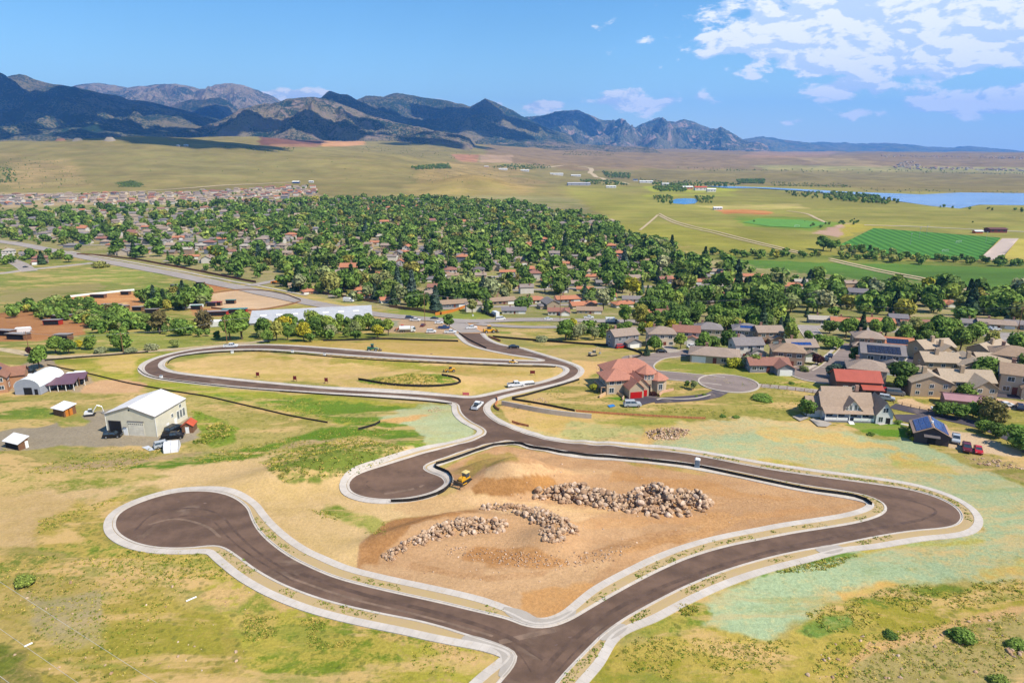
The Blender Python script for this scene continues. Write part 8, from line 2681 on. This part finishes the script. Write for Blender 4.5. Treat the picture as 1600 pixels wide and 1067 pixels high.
MT = [  # single trees: base px, height px, kind, material, width factor, label
    (62, 576, 36, 'round', None, 1.0, 'single full green tree at the lane corner behind the carports'),
    (46, 556, 16, 'round', PLUM, .9, 'small reddish tree beside the utility pole at the left'),
    (88, 552, 30, 'round', None, 1.1, 'bright green tree left in the clump behind the lane'),
    (108, 553, 26, 'wide', None, 1.0, 'low spreading green tree right in the clump behind the lane'),
    (124, 545, 16, 'round', LIME, 1.1, 'yellow-green tree above the lane right of the clump'),
    (142, 546, 24, 'wide', None, .9, 'mixed green tree beside the grey gravel mound'),
    (190, 548, 34, 'wide', None, 1.0, 'broad dark tree behind the pole right of the gravel mound'),
    (158, 551, 13, 'shrub', SAGE, 1.5, 'silver bush left of the pole by the lane'),
    (205, 551, 12, 'shrub', SAGE, 1.4, 'silver-green bush right of the pole by the lane'),
    (238, 547, 13, 'shrub', SAGE, 1.6, 'round silver bush alone in the rough grass'),
    (274, 543, 14, 'wide', None, 1.1, 'small round tree in the grass left of the white pickup'),
    (250, 521, 40, 'tall', None, 1.2, 'bare-stemmed cottonwood among the bushes below the stables'),
    (281, 525, 26, 'round', None, 1.4, 'wide bright green bush tree below the stables'),
    (320, 518, 34, 'wide', None, 1.0, 'large tree left of the white trailer building'),
    (378, 530, 50, 'tall', None, 1.2, 'tall tree right of the pole at the lower stables'),
    (360, 532, 44, 'round', None, 1.0, 'large dark tree between the pole and the riding hall'),
    (702, 513, 26, 'tall', None, 1.2, 'dark tree standing alone in the construction yard'),
    (1010, 556, 18, 'conifer', None, 1.2, 'small blue-green spruce at the meadow corner of the grey house'),
    (1022, 549, 27, 'round', None, 1.05, 'dense round tree left of the concrete drive'),
    (1063, 545, 27, 'round', None, 1.05, 'dense round tree in front of the red-brown-roofed house'),
    (1098, 553, 34, 'round', None, 1.0, 'dense dark tree between street and tan hip roof'),
    (1112, 548, 26, 'round', None, 1.2, 'dark round tree right behind the street bend'),
    (1140, 547, 32, 'wide', None, 1.0, 'broad dark tree in front of the solar-panelled grey house'),
    (1150, 573, 20, 'shrub', LIME, 1.4, 'bright yellow bush below the tan hip roof'),
    (1173, 562, 20, 'conifer', None, .9, 'slim spruce against the white-gabled house'),
    (1180, 577, 26, 'round', None, 1.1, 'dark green tree right of the yellow bush'),
    (1165, 574, 20, 'round', SAGE, 1.1, 'grey-green tree between the yellow bush and dark tree'),
    (1277, 570, 18, 'round', PLUM, 1.2, 'dark purple round tree at the turning circle'),
    (1256, 580, 12, 'shrub', None, 1.3, 'round green bush on the lawn by the turning circle'),
    (1302, 591, 26, 'wide', NEEDLE, 1.0, 'dark open pine standing before the turning circle'),
    (1338, 569, 30, 'round', None, 1.1, 'bright green tree left of the brown hip-roofed house'),
    (1355, 547, 22, 'conifer', NEEDLE, 1.3, 'pointed blue spruce left of the orange-roofed bungalow'),
    (1278, 537, 18, 'tall', None, 1.4, 'small brownish tree at the street corner'),
    (1262, 534, 20, 'round', None, 1.0, 'dark tree left of the street corner'),
    (1300, 545, 22, 'wide', None, 1.5, 'wide low tree on the lawn of the street corner'),
    (1296, 521, 22, 'wide', None, 1.2, 'dark spreading tree on the green at the cross street'),
    (1410, 606, 46, 'round', None, 1.2, 'big dark tree right of the grey solar house'),
    (1406, 612, 30, 'round', None, 1.1, 'lower dark tree right of the red-roofed barn'),
    (1428, 613, 20, 'round', SAGE, 1.5, 'silvery tree right of the red-roofed barn'),
    (1452, 614, 22, 'round', SAGE, 1.4, 'silvery tree in front of the apartment block'),
    (1476, 605, 24, 'wide', None, 1.0, 'olive tree overlapping the front apartment block'),
    (1508, 624, 26, 'wide', None, 1.3, 'olive tree in front of the apartment gable'),
    (1532, 606, 36, 'round', None, 1.2, 'dark round tree in the middle of the apartments'),
    (1550, 604, 28, 'round', None, 1.1, 'dark tree beside the curved apartment drive'),
    (1583, 600, 38, 'tall', None, 1.4, 'large tree at the right photo edge behind the car park'),
    (1475, 650, 24, 'wide', None, 1.3, 'green tree over the white cars by the drive'),
    (1500, 655, 26, 'round', None, 1.3, 'bright tree below the mauve shed'),
    (1520, 652, 26, 'wide', None, 1.2, 'tree in the middle of the drive-side clump'),
    (1548, 662, 40, 'wide', None, 1.1, 'largest tree of the drive-side clump'),
    (1535, 675, 22, 'wide', None, 1.1, 'small tree leaning over the drive bend'),
    (1555, 684, 26, 'wide', None, 1.1, 'tree right below the drive bend'),
    (1598, 706, 38, 'wide', None, 1.3, 'dark tree cut by the right photo edge below the drive'),
    (1260, 650, 28, 'wide', None, 1.1, 'olive tree at the left gable of the farmhouse'),
    (1361, 680, 9, 'shrub', None, 1.1, 'small bush on the farmhouse lawn edge'),
    (1403, 662, 9, 'shrub', None, 1.2, 'bush right of the farmhouse white gable'),
    (1426, 688, 9, 'shrub', LIME, .8, 'yellowish bush at the hedge end'),
    (1192, 624, 10, 'shrub', None, 3.0, 'wide dark shrub patch in the meadow left of the farmhouse'),
    (1237, 600, 6, 'shrub', None, 1.4, 'small bush in the meadow by the rail fence'),
    (1130, 651, 5, 'shrub', None, 2.0, 'dark bush at the top of the seeded slope, left one'),
    (1150, 652, 5, 'shrub', None, 2.2, 'dark bush at the top of the seeded slope, right one'),
    (1073, 606, 13, 'tall', None, 1.2, 'young tree on the villa lawn, left one'),
    (1083, 609, 17, 'tall', None, 1.3, 'young tree on the villa lawn, right one'),
    (927, 612, 14, 'round', LIME, 1.1, 'small bright tree left of the villa'),
    (1101, 618, 5, 'shrub', None, 1.2, 'round bush on the drive island, right one'),
    (1088, 620, 4, 'shrub', None, 1.1, 'round bush on the drive island, left one'),
    (1255, 447, 14, 'conifer', None, 1.5, 'dark conifer right of the white-roofed house by the field'),
    (1265, 441, 20, 'conifer', None, 1.4, 'tall dark conifer at the green field edge'),
    (1222, 438, 16, 'conifer', None, 1.4, 'dark conifer at the left of the green field edge'),
    (882, 396, 30, 'conifer', NEEDLE, 1.0, 'blue spruce rising before the green meadow'),
    (1476, 462, 40, 'tall', None, 1.5, 'large leaning poplar over the green field'),
    (1448, 470, 16, 'round', LIME, 1.3, 'lime green tree beside the blue-grey house'),
    (1455, 486, 26, 'round', None, 1.2, 'bright green round tree below the pale car park'),
    (1286, 391, 22, 'round', None, 1.4, 'large dark tree at the corner of the green fields, left one'),
    (1298, 393, 20, 'tall', None, 1.3, 'large dark tree at the corner of the green fields, right one'),
    (884, 532, 36, 'tall', None, 1.3, 'tall green tree on the verge between roads and meadow'),
    (903, 531, 26, 'wide', SAGE, 1.0, 'silvery tree right of the tall verge tree'),
    (847, 534, 14, 'shrub', SAGE, 1.2, 'silver bush on the verge left of the tall tree'),
    (1050, 522, 26, 'round', LIME, 1.2, 'bright lime tree behind the cream house'),
    (1012, 524, 22, 'round', LIME, .9, 'yellow-green tree behind the grey corner house'),
    (998, 500, 16, 'round', LIME, 1.1, 'yellow tree beside the beige hip-roofed house'),
    (918, 349, 12, 'round', LIME, 1.0, 'small yellow tree at the far suburb edge'),
    (338, 404, 22, 'round', LIME, 1.3, 'golden yellow tree in the left suburb'),
    (620, 368, 14, 'round', LIME, 1.3, 'lime tree in the middle of the suburb'),
    (38, 912, 17, 'shrub', None, 1.6, 'round dark bush in the lower-left field'),
    (1502, 998, 20, 'shrub', None, 1.5, 'large green bush beside the dirt path'),
    (1392, 994, 10, 'shrub', None, 1.9, 'low green bush on the dirt path'),
    (1585, 1010, 14, 'shrub', None, 1.5, 'dark bush near the right edge beside pink rocks'),
    (1561, 1066, 15, 'shrub', None, 1.6, 'dark bush in the bottom right corner'),
    (158, 418, 14, 'shrub', None, 1.6, 'dark clipped bushes by the road at the left field'),
    (66, 413, 20, 'conifer', NEEDLE, 1.5, 'dark pine in front of the red-walled house'),
    (50, 405, 18, 'round', None, 1.1, 'round tree behind the dark red house'),
    (108, 410, 14, 'round', None, 1.2, 'round tree on the verge right of the red house'),
    (94, 405, 16, 'round', None, 1.1, 'round tree between the red house and verge tree'),
]
for px, py, hp, kd, m_, wd, lab in MT:
    if lab is None: continue
    px_tree(px, py, hp, kd, m_, wd, 'hi' if py > 500 else 'mid', lab, cat='tree')

FILLS = [  # polygon, spacing, (height range), palette, words
    ([(60, 478), (112, 470), (218, 498), (228, 516), (160, 522), (110, 505), (56, 498)], 7.0, (4, 8), 'mix', 'thicket by the stables'),
    ([(150, 498), (216, 502), (330, 522), (345, 532), (260, 526), (170, 520)], 8, (4, 8), 'mix', 'thicket below the stables'),
    ([(214, 470), (260, 462), (322, 455), (326, 478), (300, 486), (230, 488)], 9, (8, 13), 'dark', 'stable grove'),
    ([(402, 518), (460, 508), (560, 512), (612, 524), (600, 530), (520, 534), (410, 538)], 8.0, (5, 10), 'mix', 'big tree cluster above the loop'),
    ([(10, 486), (46, 474), (56, 486), (20, 500)], 9, (5, 8), 'mix', 'paddock edge'),
    ([(860, 517), (960, 512), (1016, 520), (1000, 534), (900, 534)], 9, (4, 8), 'mix', 'verge thicket'),
    ([(960, 505), (1050, 503), (1200, 508), (1240, 520), (1236, 545), (1215, 530), (1120, 520), (1040, 524)], 8.5, (8, 13), 'dark', 'belt behind the front houses'),
    ([(1305, 524), (1500, 525), (1560, 540), (1540, 556), (1420, 546), (1330, 536)], 9, (7, 12), 'dark', 'grove behind the apartments'),
    ([(1400, 556), (1420, 590), (1400, 602), (1388, 590)], 8, (7, 11), 'dark', 'trees right of the solar house'),
    ([(1520, 590), (1545, 570), (1556, 600), (1530, 612)], 8, (7, 10), 'dark', 'trees of the apartment court'),
    ([(1450, 556), (1500, 548), (1530, 556), (1500, 566)], 9, (7, 10), 'dark', 'trees between the apartments'),
    ([(1566, 575), (1660, 580), (1660, 625), (1580, 620)], 10, (8, 12), 'dark', 'trees at the right edge'),
    ([(1565, 545), (1660, 570), (1660, 582), (1580, 575)], 10, (7, 11), 'dark', 'trees of the right street'),
    ([(-40, 398), (100, 396), (108, 404), (50, 412), (-40, 426)], 14, (5, 9), 'mix', 'left street trees'),
    ([(1480, 640), (1540, 646), (1560, 660), (1540, 670), (1500, 652)], 10, (4, 7), 'mix', 'drive-side clump'),
    ([(570, 490), (600, 486), (622, 496), (600, 502)], 9, (5, 8), 'mix', 'roadside clump'),
    ([(905, 372), (960, 366), (1040, 378), (1050, 394), (960, 390)], 13, (9, 14), 'dark', 'tree belt behind the meadow'),
    ([(1098, 398), (1200, 396), (1380, 402), (1440, 408), (1440, 414), (1300, 404), (1100, 406)], 13, (6, 11), 'mix', 'hedgerow of the green fields'),
    ([(1310, 382), (1420, 402), (1600, 412), (1600, 418), (1400, 410), (1300, 392)], 13, (6, 11), 'mix', 'hedgerow below the sports field'),
    ([(1500, 468), (1600, 480), (1680, 500), (1680, 520), (1540, 500)], 14, (8, 14), 'dark', 'right edge woods'),
]
allc = []
for k, (poly, sp_, hr, pal, words) in enumerate(FILLS):
    for x, y in fill(poly, sp_, 50 + k):
        if blocked(x, y, .7): continue
        if np.min(np.hypot(CORR[:, 0] - x, CORR[:, 1] - y)) < 9: continue
        allc.append((x, y, rnd.uniform(*hr), pal, words))
pt = fill(TOWN, 10.6, 99)
den = .68 + .95 * fbm(pt[:, 0], pt[:, 1], 120, 4, 77)
u_, v_ = to_px(pt[:, 0], pt[:, 1], height(pt[:, 0], pt[:, 1]))
den = den * np.where(u_ < 330, .7, 1.0) * np.where((u_ > 480) & (u_ < 960) & (v_ < 420), 1.25, 1) * np.where((u_ > 820) & (v_ > 440), .9, 1)
rr_ = rs_.rand(len(pt))
for (x, y), dn, q, yv in zip(pt, den, rr_, v_):
    if q > dn: continue
    if blocked(x, y, .72): continue
    if np.min(np.abs(ALLST[:, 0] - x) + np.abs(ALLST[:, 1] - y)) < 8: continue
    if np.min(np.hypot(CORR[:, 0] - x, CORR[:, 1] - y)) < 12: continue
    allc.append((x, y, (5.5 + 12.5 * rnd.random() ** 1.3), 'town', 'suburb'))
for x, y in fill(SUBD, 24, 123):
    if rnd.random() < .5: allc.append((x, y, rnd.uniform(4, 8), 'town', 'tract'))
# bushes and trees sprinkled on the far plains
for poly, sp_, hr, prob in [([(640, 262), (700, 256), (705, 264), (650, 266)], 11, (6, 9), .9), ([(765, 262), (800, 256), (860, 258), (860, 264), (790, 266)], 18, (6, 9), .6), ([(640, 270), (720, 262), (790, 264), (850, 286), (640, 292)], 22, (1.5, 3), .3),
                            ([(940, 268), (985, 272), (985, 280), (948, 278)], 12, (7, 10), .8), ([(985, 278), (1040, 282), (1100, 284), (1160, 288), (1150, 292), (1030, 292)], 18, (6, 9), .3), ([(905, 282), (960, 283), (980, 290), (920, 289)], 15, (6, 9), .5),
                            ([(1020, 294), (1070, 290), (1075, 300), (1030, 300)], 12, (8, 11), .7), ([(1150, 282), (1195, 280), (1195, 288), (1155, 287)], 12, (7, 9), .9), ([(1020, 308), (1050, 306), (1052, 320), (1028, 318)], 13, (5, 8), .7), ([(1085, 308), (1115, 308), (1112, 318), (1092, 318)], 13, (5, 8), .7),
                            ([(1220, 300), (1300, 302), (1400, 312), (1410, 320), (1340, 318), (1240, 308)], 14, (5, 9), .25), ([(1295, 300), (1340, 305), (1395, 313), (1385, 320), (1310, 314)], 12, (7, 11), .5), ([(1450, 322), (1500, 325), (1600, 328), (1600, 333), (1470, 327)], 18, (5, 8), .35),
                            ([(1200, 285), (1320, 288), (1330, 294), (1210, 291)], 22, (4, 6), .5), ([(1340, 294), (1600, 300), (1600, 303), (1350, 300)], 25, (2, 4), .5), ([(1050, 262), (1600, 268), (1600, 274), (1100, 268)], 30, (5, 8), .25),
                            ([(0, 245), (110, 250), (140, 290), (0, 300)], 20, (1.5, 3.5), .35), ([(150, 250), (600, 240), (600, 285), (300, 290)], 90, (2, 4), .3), ([(183, 286), (205, 282), (226, 288), (222, 293), (185, 293)], 8, (2, 3.5), .9),
                            ([(0, 262), (22, 265), (28, 285), (0, 288)], 14, (4, 7), .8), ([(560, 225), (760, 240), (700, 250), (560, 238)], 60, (3, 6), .5), ([(880, 236), (960, 238), (960, 244), (880, 243)], 40, (5, 8), .7), ([(340, 230), (480, 232), (480, 238), (340, 238)], 35, (4, 7), .5),
                            ([(1265, 352), (1300, 348), (1296, 358), (1262, 360)], 14, (4, 7), .6), ([(1040, 340), (1560, 345), (1560, 352), (1100, 350)], 60, (2, 5), .4), ([(1300, 345), (1350, 348), (1340, 352), (1310, 352)], 12, (4, 6), .5)]:
    for x, y in fill(poly, sp_, int(sp_ * 7 + poly[0][0])):
        if rnd.random() < prob: allc.append((x, y, rnd.uniform(*hr), 'far', 'plain'))
allc.sort(key=lambda q: math.hypot(q[0], q[1]) / (q[2] + 4))
print('trees', len(allc))
n_leafy = sum(1 for o in COL.objects if o.name.startswith('leafy_tree'))
budget = {'leafy_tree': 292 - n_leafy, 'conifer_tree': 60}
MASSV, MASSF, MASST, MASSR = [], [], [], []
TMPL = [crown_arrays(170, 900 + k, kd, 1.0, True) for k, kd in enumerate(('round', 'round', 'wide', 'tall', 'round', 'wide'))]
TMPC = [crown_arrays(110, 950 + k, 'conifer', .9, True) for k in range(2)]
off = 0
for x, y, h, pal, words in allc:
    con = (pal in ('town', 'dark') and rnd.random() < .09)
    nm = 'conifer_tree' if con else 'leafy_tree'
    if budget[nm] > 0 and pal != 'far':
        budget[nm] -= 1
        kd = 'conifer' if con else rnd.choice(['round', 'round', 'wide', 'tall', 'wide'])
        m_ = None
        if not con and pal != 'dark':
            q = rnd.random()
            m_ = SAGE if q < .07 else (LIME if q < .10 else None)
        tone = {None: 'green', 'silver_leaves': 'silvery', 'lime_leaves': 'yellow-green'}[m_.name if m_ else None]
        if con: tone = 'dark'
        near = math.hypot(x, y) < 420
        e = tree(x, y, h * (1.15 if con else 1), kd, m_, 'hi' if near else 'mid', '%s %s %s' % ('tall' if h > 10 else ('small' if h < 7 else 'mid-height'), tone, 'conifer' if con else {'round': 'round-crowned tree', 'wide': 'spreading tree', 'tall': 'upright tree'}[kd]), group='trees in the suburb')
    else:
        P, Fq, tn = (TMPC if con else TMPL)[rnd.randrange(2 if con else 6)]
        a = rnd.random() * 6.28
        c, s_ = math.cos(a), math.sin(a)
        k = h / 10
        wd = rnd.uniform(.9, 1.25)
        Q = np.column_stack([(P[:, 0] * c - P[:, 1] * s_) * k * wd + x, (P[:, 0] * s_ + P[:, 1] * c) * k * wd + y, P[:, 2] * k * (1.25 if h < 4 else 1) + H(x, y) - (.12 * h if h > 4 else .35 * h)])
        MASSV.append(Q); MASSF.append(Fq + off); MASST.append(tn)
        MASSR.append(np.full(len(P), .74 if con else rnd.random()))
        off += len(P)
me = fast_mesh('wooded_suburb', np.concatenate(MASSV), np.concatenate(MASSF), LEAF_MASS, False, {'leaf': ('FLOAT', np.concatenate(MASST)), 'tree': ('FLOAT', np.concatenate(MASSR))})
tag(link('tree_mass', me), kind='stuff')
print('tree mass quads', len(me.polygons), round(time.time() - T0, 1))

# ---------------------------------------------------------------- weeds and tussocks near the streets
def sprays(r, x, y, z, h, q=7):
    n = len(x)
    C = np.stack([x[:, None] + r.normal(size=(n, q)) * h[:, None] * .8, y[:, None] + r.normal(size=(n, q)) * h[:, None] * .8, z[:, None] + h[:, None] * r.uniform(.1, .7, (n, q))], -1).reshape(-1, 3)
    N = r.normal(size=C.shape) * .5 + np.array([.25, -.25, 1])
    N /= np.linalg.norm(N, axis=1)[:, None]
    U = np.cross(N, r.normal(size=N.shape)); U /= np.linalg.norm(U, axis=1)[:, None]
    V_ = np.cross(N, U)
    s_ = (np.repeat(h, q) * r.uniform(.3, .7, n * q))[:, None]
    return np.stack([C - U * s_, C - V_ * s_ * .7, C + U * s_, C + V_ * s_ * .8], 1).reshape(-1, 3)


def tufts(name, poly, n, hr, m, seed, clump=None):
    g = ground(*np.array(poly, float).T)
    r = np.random.RandomState(seed)
    x = r.uniform(g[:, 0].min(), g[:, 0].max(), n * 2)
    y = r.uniform(g[:, 1].min(), g[:, 1].max(), n * 2)
    k = in_px(poly, x, y)
    if clump: k &= fbm(x, y, clump, 3, seed) > .02
    x, y = x[k][:int(n * .45)], y[k][:int(n * .45)]
    n = len(x)
    h = r.uniform(*hr, n) * .6
    z = height(x, y)
    P = sprays(r, x, y, z, h)
    q = len(P) // (4 * n)
    Fq = np.arange(len(P)).reshape(-1, 4)
    return P, Fq, np.repeat(r.rand(n * q), 4), np.repeat(r.rand(n), q * 4)
WEED = leaf_mat('weed_leaves', [(0, alb((108, 136, 54))), (.4, alb((142, 158, 70))), (.75, alb((196, 186, 100))), (1, alb((214, 196, 124)))], 'tree', .45)
TF = [([(410, 722), (470, 698), (560, 684), (640, 700), (560, 740), (440, 754)], 1500, (.3, .7), None), ([(584, 592), (640, 583), (700, 588), (670, 602), (600, 602)], 500, (.3, .7), None),
      ([(996, 990), (1060, 944), (1100, 948), (1080, 1000), (1030, 1004)], 900, (.25, .6), 12), ([(300, 640), (368, 672), (340, 700), (300, 690)], 500, (.4, 1.0), 10),
      ([(60, 812), (215, 768), (166, 842), (340, 868), (420, 905), (240, 905), (60, 870)], 2600, (.15, .45), 14), ([(380, 960), (600, 975), (700, 1000), (640, 1067), (380, 1067)], 2200, (.15, .45), 12),
      ([(0, 880), (350, 900), (380, 1067), (0, 1067)], 2600, (.12, .4), 16), ([(1300, 1000), (1599, 950), (1599, 1067), (1250, 1067)], 2200, (.12, .45), 10), ([(1250, 960), (1400, 915), (1599, 905), (1599, 935), (1300, 990)], 1500, (.15, .5), 10),
      ([(1200, 898), (1260, 876), (1340, 868), (1290, 890)], 500, (.2, .5), None), ([(900, 1067), (1000, 995), (1240, 1000), (1200, 1067)], 1500, (.12, .4), 10),
      ([(800, 640), (900, 590), (950, 625), (1100, 640), (1260, 640), (1000, 655)], 1500, (.2, .5), 14), ([(1040, 580), (1270, 600), (1260, 620), (1130, 600)], 700, (.2, .5), 12),
      ([(1300, 600), (1270, 640), (1130, 625), (1190, 606)], 600, (.2, .6), 12), ([(480, 795), (600, 812), (604, 836), (540, 830)], 500, (.15, .4), 8), ([(0, 700), (160, 700), (400, 705), (380, 720), (0, 745)], 1200, (.2, .5), 14),
      ([(100, 740), (300, 712), (520, 670), (640, 668), (560, 690), (300, 736)], 2000, (.15, .45), 14), ([(290, 613), (690, 636), (570, 664), (420, 640)], 1500, (.15, .4), 16), ([(440, 930), (700, 995), (790, 1030), (700, 1060), (450, 990)], 700, (.12, .35), 10)]
VV, FF, LL, RR_, o_ = [], [], [], [], 0
for i, (poly, n, hr, cl) in enumerate(TF):
    P, Fq, lf, tr_ = tufts('weeds', poly, n, hr, WEED, 300 + i, cl)
    VV.append(P); FF.append(Fq + o_); LL.append(lf); RR_.append(tr_); o_ += len(P)
# weeds on the verges and along the pad's edge
for P3, side in ((eastP, 1), (westP, 1)):
    r = np.random.RandomState(8)
    m_ = P3[:, 2] > 1.2
    base = P3[m_]
    idx = r.randint(0, len(base) - 1, 800)
    idx = idx[fbm(base[idx, 0], base[idx, 1], 9, 2, 4) > -.05]
    t_ = np.gradient(P3[:, :2], axis=0); t_ /= np.hypot(t_[:, 0], t_[:, 1])[:, None]
    t_ = t_[m_][idx]
    f_ = .7 + r.rand(len(idx)) * 1.2
    base = base[:, :2] + 0
    x, y = base[idx, 0] + t_[:, 1] * f_ * side, base[idx, 1] - t_[:, 0] * f_ * side
    n, q = len(x), 7
    x, y = x + t_[:, 0] * r.uniform(-.8, .8, n), y + t_[:, 1] * r.uniform(-.8, .8, n)
    P = sprays(r, x, y, height(x, y) + .1, r.uniform(.1, .3, n))
    VV.append(P); FF.append(np.arange(len(P)).reshape(-1, 4) + o_); LL.append(np.repeat(r.rand(n * q), 4)); RR_.append(np.repeat(r.rand(n) * .6, q * 4)); o_ += len(P)
me = fast_mesh('weeds', np.concatenate(VV), np.concatenate(FF), WEED, False, {'leaf': ('FLOAT', np.concatenate(LL)), 'tree': ('FLOAT', np.concatenate(RR_))})
tag(link('weeds', me), kind='stuff')

# ---------------------------------------------------------------- clouds over the range: real bodies, they throw the shade on the slopes
CM = mat('cloud_body', (.8, .8, .8), 1, .02, .001, spec=0)
def cloud(tx, ty, tz, L, D_, alt, seed):
    """a cumulus whose shadow falls on the ground point (tx, ty, tz)"""
    k = (alt - tz) / sd.z
    cx, cy = tx + sd.x * k, ty + sd.y * k
    import bmesh
    r = np.random.RandomState(seed)
    V, Fq = [], []
    bm = bmesh.new()
    for i in range(22):
        a, q = r.rand() * 6.28, math.sqrt(r.rand())
        x, y = cx + math.cos(a) * q * L, cy + math.sin(a) * q * D_
        s = (.30 + .35 * r.rand()) * D_ * (1.15 - .5 * q)
        res = bmesh.ops.create_icosphere(bm, subdivisions=2, radius=1)
        for v in res['verts']:
            n_ = 1 + .25 * math.sin(v.co.x * 5 + i) * math.sin(v.co.y * 4 + 2 * i)
            v.co = Vector((x + v.co.x * s * 1.25 * n_, y + v.co.y * s * n_, alt + max(-.12, v.co.z) * s * .7 * n_))
    me = bpy.data.meshes.new('cloud')
    bm.to_mesh(me); bm.free()
    me.materials.append(CM)
    tag(link('cloud', me), kind='structure')
def slope_pt(px, py, D):
    v = ray(px, py, 1) - Vector((0, 0, CAMZ))
    k = D / v.y
    return Vector((0, 0, CAMZ)) + v * k
SH = [(15, 165, 7000, 1500, 700), (120, 175, 7300, 1100, 420), (330, 180, 9800, 800, 500), (420, 206, 5600, 1300, 260), (300, 212, 5000, 1200, 240), (620, 178, 8000, 900, 420), (760, 185, 9400, 620, 450), (700, 190, 9000, 700, 300), (860, 196, 13200, 700, 450), (545, 158, 8300, 420, 260), (320, 222, 2950, 240, 110), (180, 218, 2950, 160, 60)]
for i, (px, py, D, L, Dd) in enumerate(SH):
    p = slope_pt(px, py, D)
    cloud(p.x, p.y, p.z, L * 1.6, Dd * 1.8, 3600, 400 + i)

# ---------------------------------------------------------------- labels of the repeats
LM = [('riding hall', 470, 490), ('sandy arena', 400, 470), ('brown paddock', 170, 470), ('left paddock', 70, 505), ('main road junction', 400, 447), ('left green field', 160, 430), ('dark red house', 62, 405), ('construction yard', 650, 510), ('green roadside lawn', 730, 485),
      ('cream barn', 225, 660), ('villa', 995, 600), ('farmhouse', 1330, 640), ('solar shed', 1455, 685), ('front apartment block', 1495, 610), ('turning circle', 1280, 580), ('orange bungalow', 1322, 500), ('long beige bungalow', 1557, 508),
      ('orange flat-roofed building', 555, 420), ('orange-red roofed house', 278, 370), ('golden tree', 338, 395), ('blue-grey road house', 878, 450), ('red-brown roofed road house', 873, 488), ('wide brown house', 1053, 495), ('green meadow', 950, 390), ('dark green crop field', 1300, 430),
      ('striped sports field', 1450, 385), ('leaning poplar', 1476, 450), ('white charcoal-roofed house', 1340, 462), ('blue spruce', 882, 385), ('loop road', 500, 548), ('red-brown porch house', 683, 450), ('blue bungalow', 708, 475), ('upper suburb edge', 620, 330), ('hillside tract', 150, 330), ('woodland orange roof', 1048, 436), ('grey road houses', 990, 468), ('right photo edge', 1590, 500), ('black parking drive', 1437, 565)]
LMW = ground(np.array([q[1] for q in LM], float), np.array([q[2] for q in LM], float))
ORD = ['first', 'second', 'third', 'fourth', 'fifth', 'sixth', 'seventh', 'eighth', 'ninth', 'tenth', 'eleventh', 'twelfth']
bins = {}
for o, words, nm, grp in LATER:
    x, y = o.location.x, o.location.y
    if nm == 'boulder':
        bins.setdefault((words, 'in the ' + grp, nm), []).append(o)
        continue
    d = np.hypot(LMW[:, 0] - x, (LMW[:, 1] - y))
    i = int(np.argmin(d))
    rx, ry = x - LMW[i, 0], y - LMW[i, 1]
    rel = ('behind' if ry > 0 else 'in front of') if abs(ry) > abs(rx) * .9 else ('right of' if rx > 0 else 'left of')
    bins.setdefault((words, '%s the %s' % (rel, LM[i][0]), nm), []).append(o)
for (words, rel, nm), L in bins.items():
    L.sort(key=lambda o: to_px(o.location.x, o.location.y, o.location.z)[0])
    for k, o in enumerate(L):
        if nm == 'boulder':
            n = len(L)
            third = ['left part', 'middle', 'right part'][min(2, int(3 * k / n))]
            o['label'] = '%s %s, %s' % (words, rel, third) if n > 2 else '%s %s' % (words, rel)
            o['group'] = o['label']
            continue
        if len(L) == 1:
            o['label'] = '%s %s' % (words, rel)
        elif k < 12:
            o['label'] = '%s %s, %s from left' % (words, rel, ORD[k])
        else:
            o['label'] = '%s %s, far right of those' % (words, rel)
        o['category'] = {'house': 'house'}.get(nm, 'tree')
        if nm != 'house': o['group'] = o.get('group') or 'trees in the suburb'
        else: o['group'] = 'houses among the suburb trees'
print('done', round(time.time() - T0, 1), 'objects', len(COL.objects))
